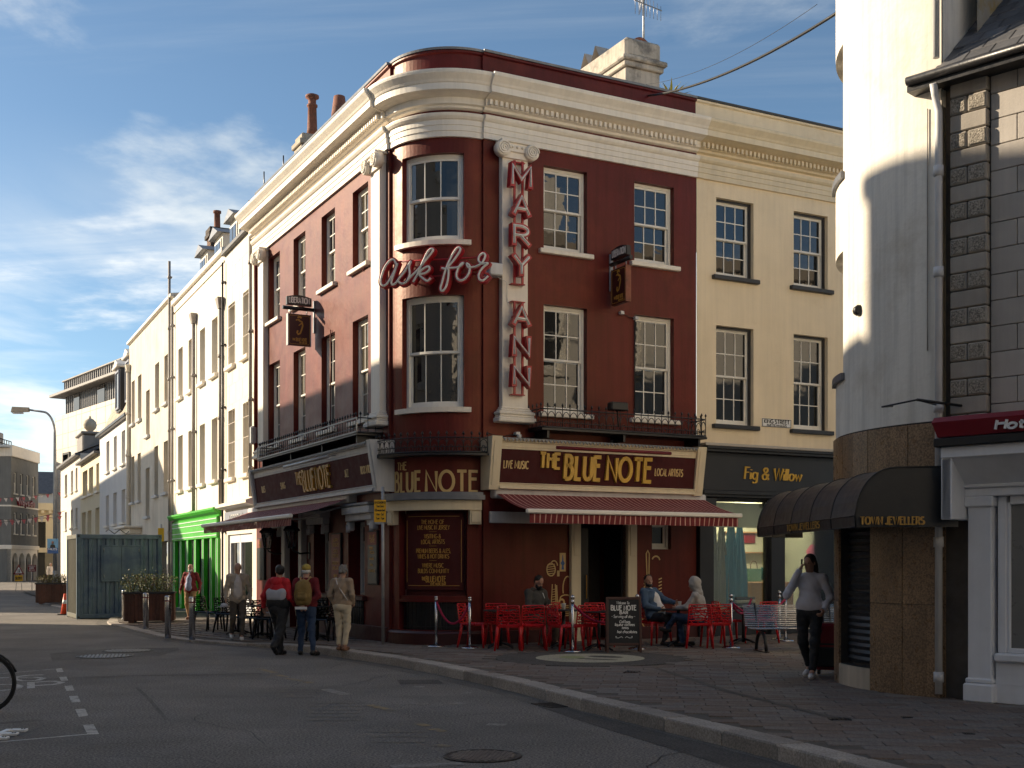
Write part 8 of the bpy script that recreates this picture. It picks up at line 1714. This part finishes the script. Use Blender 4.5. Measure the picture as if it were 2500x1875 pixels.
# 4 man with backpack
x, y = -3.90, 22.75; t_, M0, j, hp, Rm = person('man seen from behind in yellow cap with olive backpack, hands behind him', (x, y, .004), rad(172), 1.72, dict(kl=(.12, -.08, .50), al=(.15, -.10, .09), tl=(.18, -.25, .035), kr=(-.12, .06, .50), ar=(-.17, .10, .10), tr=(-.22, -.03, .035), el=(.26, .10, 1.13), wl=(.06, .19, .97), er=(-.26, .10, 1.13), wr=(-.06, .20, .95)), 'jumper_red', 'jeans', 'shoe_black', 'hair_white', 'skin', 1.12, .02, look=(.1, -1, .05), hairkind='fringe', palm=((0, -1, 0), (0, -1, 0)), hem=.02)
sdf_obj('cap', [('e', hp(0, -.02, .062), (.086, .10, .075), .02, Rm), ('e', hp(0, .10, .045), (.06, .06, .012), .01, Rm)], 'cap_yellow', t_, .0105, M0)
bp = thing('backpack', 'olive canvas backpack worn by the man in the yellow cap', 'backpack', tuple(M0 @ V((0, .2, 1.15))), rad(172)); 
sdf_obj('pack_body', [('c', (-.07, .195, 1.03), (.07, .195, 1.03), .085, .085, .05), ('c', (-.075, .20, 1.13), (.075, .20, 1.13), .095, .095, .06), ('c', (-.07, .195, 1.23), (.07, .195, 1.23), .092, .092, .06), ('c', (-.06, .19, 1.32), (.06, .19, 1.32), .085, .085, .06), ('e', (0, .18, 1.38), (.10, .07, .06), .04)], 'pack_olive', bp, .0115, M0); sdf_obj('pocket', [('c', (-.06, .265, 1.10), (.06, .265, 1.10), .060, .060, .03), ('c', (-.06, .262, 1.17), (.06, .262, 1.17), .045, .045, .03)], 'pack_olive', bp, .0115, M0)
for e in (-1, 1): m = MB(); m.tube([(e*.06, .15, 1.40), (e*.10, .06, 1.485), (e*.13, -.06, 1.43), (e*.16, -.10, 1.25)], .018, 6); link('strap', m, 'tan', bp, M0)
m = MB(); m.tube([(-.03, .17, 1.42), (0, .18, 1.46), (.03, .17, 1.42)], .010, 6); link('grab_loop', m, 'tan', bp, M0); m = MB(); m.lathe([(.022, -.004), (.022, .004)], (.06, .27, 1.24), 10, ax=Mx(((1, 0, 0), (0, 0, 1), (0, 1, 0)))); link('badge', m, 'red_sign', bp, M0)
pa = thing('folded_papers', 'folded white papers held behind the backpack man', 'paper', tuple(M0 @ V((0, .28, .92)))); m = MB(); m.box(-.10, .13, .265, .275, .88, .93); link('sheet', m, 'plate_white', pa, M0)
# 5 woman in beige jumper
x, y = -3.12, 22.05; t_, M0, j, hp, Rm = person('grey-haired woman in beige jumper and cropped cream trousers, back to us', (x, y, gz(x, y)), rad(160), 1.56, dict(hd=(.01, -.05, 1.585), kl=(.085, -.03, .50), al=(.07, .0, .09), tl=(.08, -.15, .035), kr=(-.085, -.05, .50), ar=(-.06, .02, .09), tr=(-.06, -.13, .035), el=(.26, .05, 1.12), wl=(.22, -.08, .93), er=(-.25, .05, 1.13), wr=(-.20, -.10, .97)), 'sweater', 'cream_trouser', 'shoe_brown', 'hair_grey', 'skin_tan', 1.08, .02, look=(.45, -.88, -.12), hairkind='curly', hem=.02, crop=.16, trouw=1.05)
m = MB(); m.tube([(.13, .02, 1.475), (.05, .125, 1.36), (-.08, .145, 1.18), (-.17, .10, 1.02)], .014, 6); link('shoulder_strap', m, 'pale_shirt', t_, M0)
cg = thing('cigarette', 'lit white cigarette in the hand of the woman in beige', 'cigarette', tuple(M0 @ V((.2, -.18, .86)))); m = MB(); m.tube([(.20, -.16, .84), (.23, -.22, .80)], .006, 6); link('paper_tube', m, 'plate_white', cg, M0)
# 6 bearded man seated with phone
SIT = dict(pel=(0, .06, .54), che=(0, .05, .86), nek=(0, .04, 1.06), hd=(0, -.01, 1.21), hl=(.10, .03, .53), kl=(.14, -.40, .50), al=(.13, -.36, .09), tl=(.15, -.51, .035), hr=(-.10, .03, .53), kr=(-.14, -.40, .50), ar=(-.15, -.34, .09), tr=(-.18, -.49, .035), sl=(.18, .05, 1.0), el=(.24, -.02, .75), wl=(.07, -.26, .74), sr=(-.18, .05, 1.0), er=(-.24, -.02, .75), wr=(-.07, -.27, .74))
p = spot(1312, 23.35); t_, M0, j, hp, Rm = person('bearded man in dark hooded top seated at a table looking at his phone', (p.x, p.y, ZP+.01), rad(38), 1.76, dict(SIT, hd=(0, -.045, 1.20)), 'dark_hoodie', 'brown_trouser', 'shoe_brown', 'hair_black', 'skin', 1.12, .02, look=(.05, -.86, -.45), hairkind='beard', sit=True, palm=((0, 0, 1), (0, 0, 1)), curl=(.7, .7))
beard(t_, M0, hp, Rm, 'hair_black', .06); sdf_obj('hood', [('e', (0, .10, 1.02), (.12, .06, .08), .03), ('c', (-.10, .02, 1.06), (0, .10, 1.0), .05, .05, .03), ('c', (.10, .02, 1.06), (0, .10, 1.0), .05, .05, .03)], 'dark_hoodie', t_, .0115, M0); m = MB(); m.tube([(.05, -.10, 1.0), (.06, -.145, .90)], .007, 5); link('drawstring', m, 'plate_white', t_, M0)
ph = thing('phone', 'black phone in the hands of the bearded man', 'phone', tuple(M0 @ V((0, -.35, .80)))); m = MB(); m.box(-.035, .035, -.36, -.35, .74, .88, .004); link('phone_body', m, 'black', ph, M0)
# 7 man in denim jacket leaning back
p = spot(1602, 23.6); t_, M0, j, hp, Rm = person('man in blue denim jacket and white T-shirt leaning back in his chair', (p.x, p.y, ZP+.01), rad(52), 1.78, dict(SIT, pel=(0, .04, .54), che=(0, .13, .86), nek=(0, .18, 1.05), hd=(0, .17, 1.20), sl=(.19, .16, 1.0), el=(.26, -.05, .83), wl=(.16, -.32, .80), sr=(-.19, .16, 1.0), er=(-.28, .06, .74), wr=(-.10, -.14, .68), kl=(.16, -.42, .52), al=(.18, -.52, .09), tl=(.22, -.68, .035), kr=(-.16, -.38, .52), ar=(-.17, -.28, .09), tr=(-.2, -.42, .035)), 'denim', 'cloth_black', 'shoe_black', 'hair_black', 'skin_tan', 1.2, .04, look=(-.62, -.76, .16), hairkind='beard', open_front='white_tee', sit=True, curl=(.6, .9))
beard(t_, M0, hp, Rm, 'hair_black', .0)
# 8 person in grey hood
p = spot(1704, 22.82); t_, M0, j, hp, Rm = person('person in a raised grey hood and jeans seated with back half turned', (p.x, p.y, ZP+.01), rad(-112), 1.70, dict(SIT, che=(0, .0, .86), nek=(0, -.04, 1.06), hd=(0, -.08, 1.20), sl=(.18, -.01, 1.0), sr=(-.18, -.01, 1.0), el=(.22, -.16, .78), wl=(.12, -.38, .76), er=(-.22, -.16, .78), wr=(-.10, -.38, .76), kl=(.06, -.42, .60), al=(-.10, -.62, .36), tl=(-.14, -.76, .32)), 'grey_marl', 'jeans', 'shoe_black', None, 'skin', 1.06, 0, look=(.0, -1, -.1), sit=True)
sdf_obj('raised_hood', [('e', hp(0, -.02, .035), (.115, .115, .135), .03, Rm), ('c', hp(0, -.06, -.06), tuple(j['nek']+v3(0, .04, -.02)), .085, .095, .04), ('c', hp(0, -.02, .10), hp(0, -.09, .06), .07, .06, .03)], 'grey_marl', t_, .0115, M0)
# 9 woman on the phone by the granite corner
x, y = 4.18, 16.85; t_, M0, j, hp, Rm = person('woman in white blouse and black trousers on the phone by the granite corner', (x, y, ZP+.008), rad(-24), 1.72, dict(er=(-.30, -.10, 1.15), wr=(-.12, -.13, 1.50), el=(.28, .05, 1.13), wl=(.22, -.16, .95), kl=(.09, -.10, .50), al=(.06, -.16, .09), tl=(.07, -.32, .035), kr=(-.10, .02, .50), ar=(-.04, .20, .13), tr=(-.07, .06, .04), che=(0, .02, 1.26)), 'blouse', 'cloth_black', 'shoe_white', 'hair_brown', 'skin', .98, 0, look=(-.30, -.93, -.10), hairkind='long', hem=.06, crop=.12, trouw=1.05, palm=(None, (1, .2, 0)), curl=(.7, .9))
m = MB(); m.box(-.105, -.092, -.10, -.02, 1.52, 1.66, .004); ph = thing('phone', 'black phone held to the ear of the woman in white', 'phone', tuple(M0 @ V((-.1, -.06, 1.55)))); link('phone_body', m, 'black', ph, M0)
m = MB(); m.lathe([(.034, -.012), (.036, 0), (.034, .012)], tuple(j['wl']+v3(0, .01, .02)), 12); link('wristwatch', m, 'black', t_, M0)
su = thing('suitcase', 'dark red wheeled suitcase standing behind the woman on the phone', 'suitcase', (4.60, 17.30, ZP+.008), rad(-24)); M = WM[su]; m = MB(); m.box(-.22, .22, -.14, .14, .07, .74, .04); link('case', m, 'red_sign', su, M); m = MB(); m.box(-.20, .20, -.17, -.138, .12, .40, .02); m.box(-.215, .215, -.146, .146, .43, .455, .004); link('pocket', m, 'black', su, M); m = MB(); m.tube([(-.13, .10, .74), (-.13, .10, 1.05), (.13, .10, 1.05), (.13, .10, .74)], .011, 8); link('handle', m, 'steel_dull', su, M)
for x_ in (-.17, .17): m = MB(); m.lathe([(.04, -.02), (.04, .02)], (x_, 0, .04), 12, ax=Mx(((0, 0, 1), (0, 1, 0), (-1, 0, 0)))); link('wheel', m, 'rubber', su, M)
# 10 far pedestrian by the street lamp
q = spot(124, 84); person('distant pedestrian in pale top half hidden by the far street lamp', (q.x, q.y, .05), rad(30), 1.72, dict(kl=(.1, -.12, .5), al=(.1, -.12, .09), ar=(-.1, .15, .1)), 'pale_shirt', 'cloth_black', 'shoe_black', 'hair_brown', 'skin_tan')
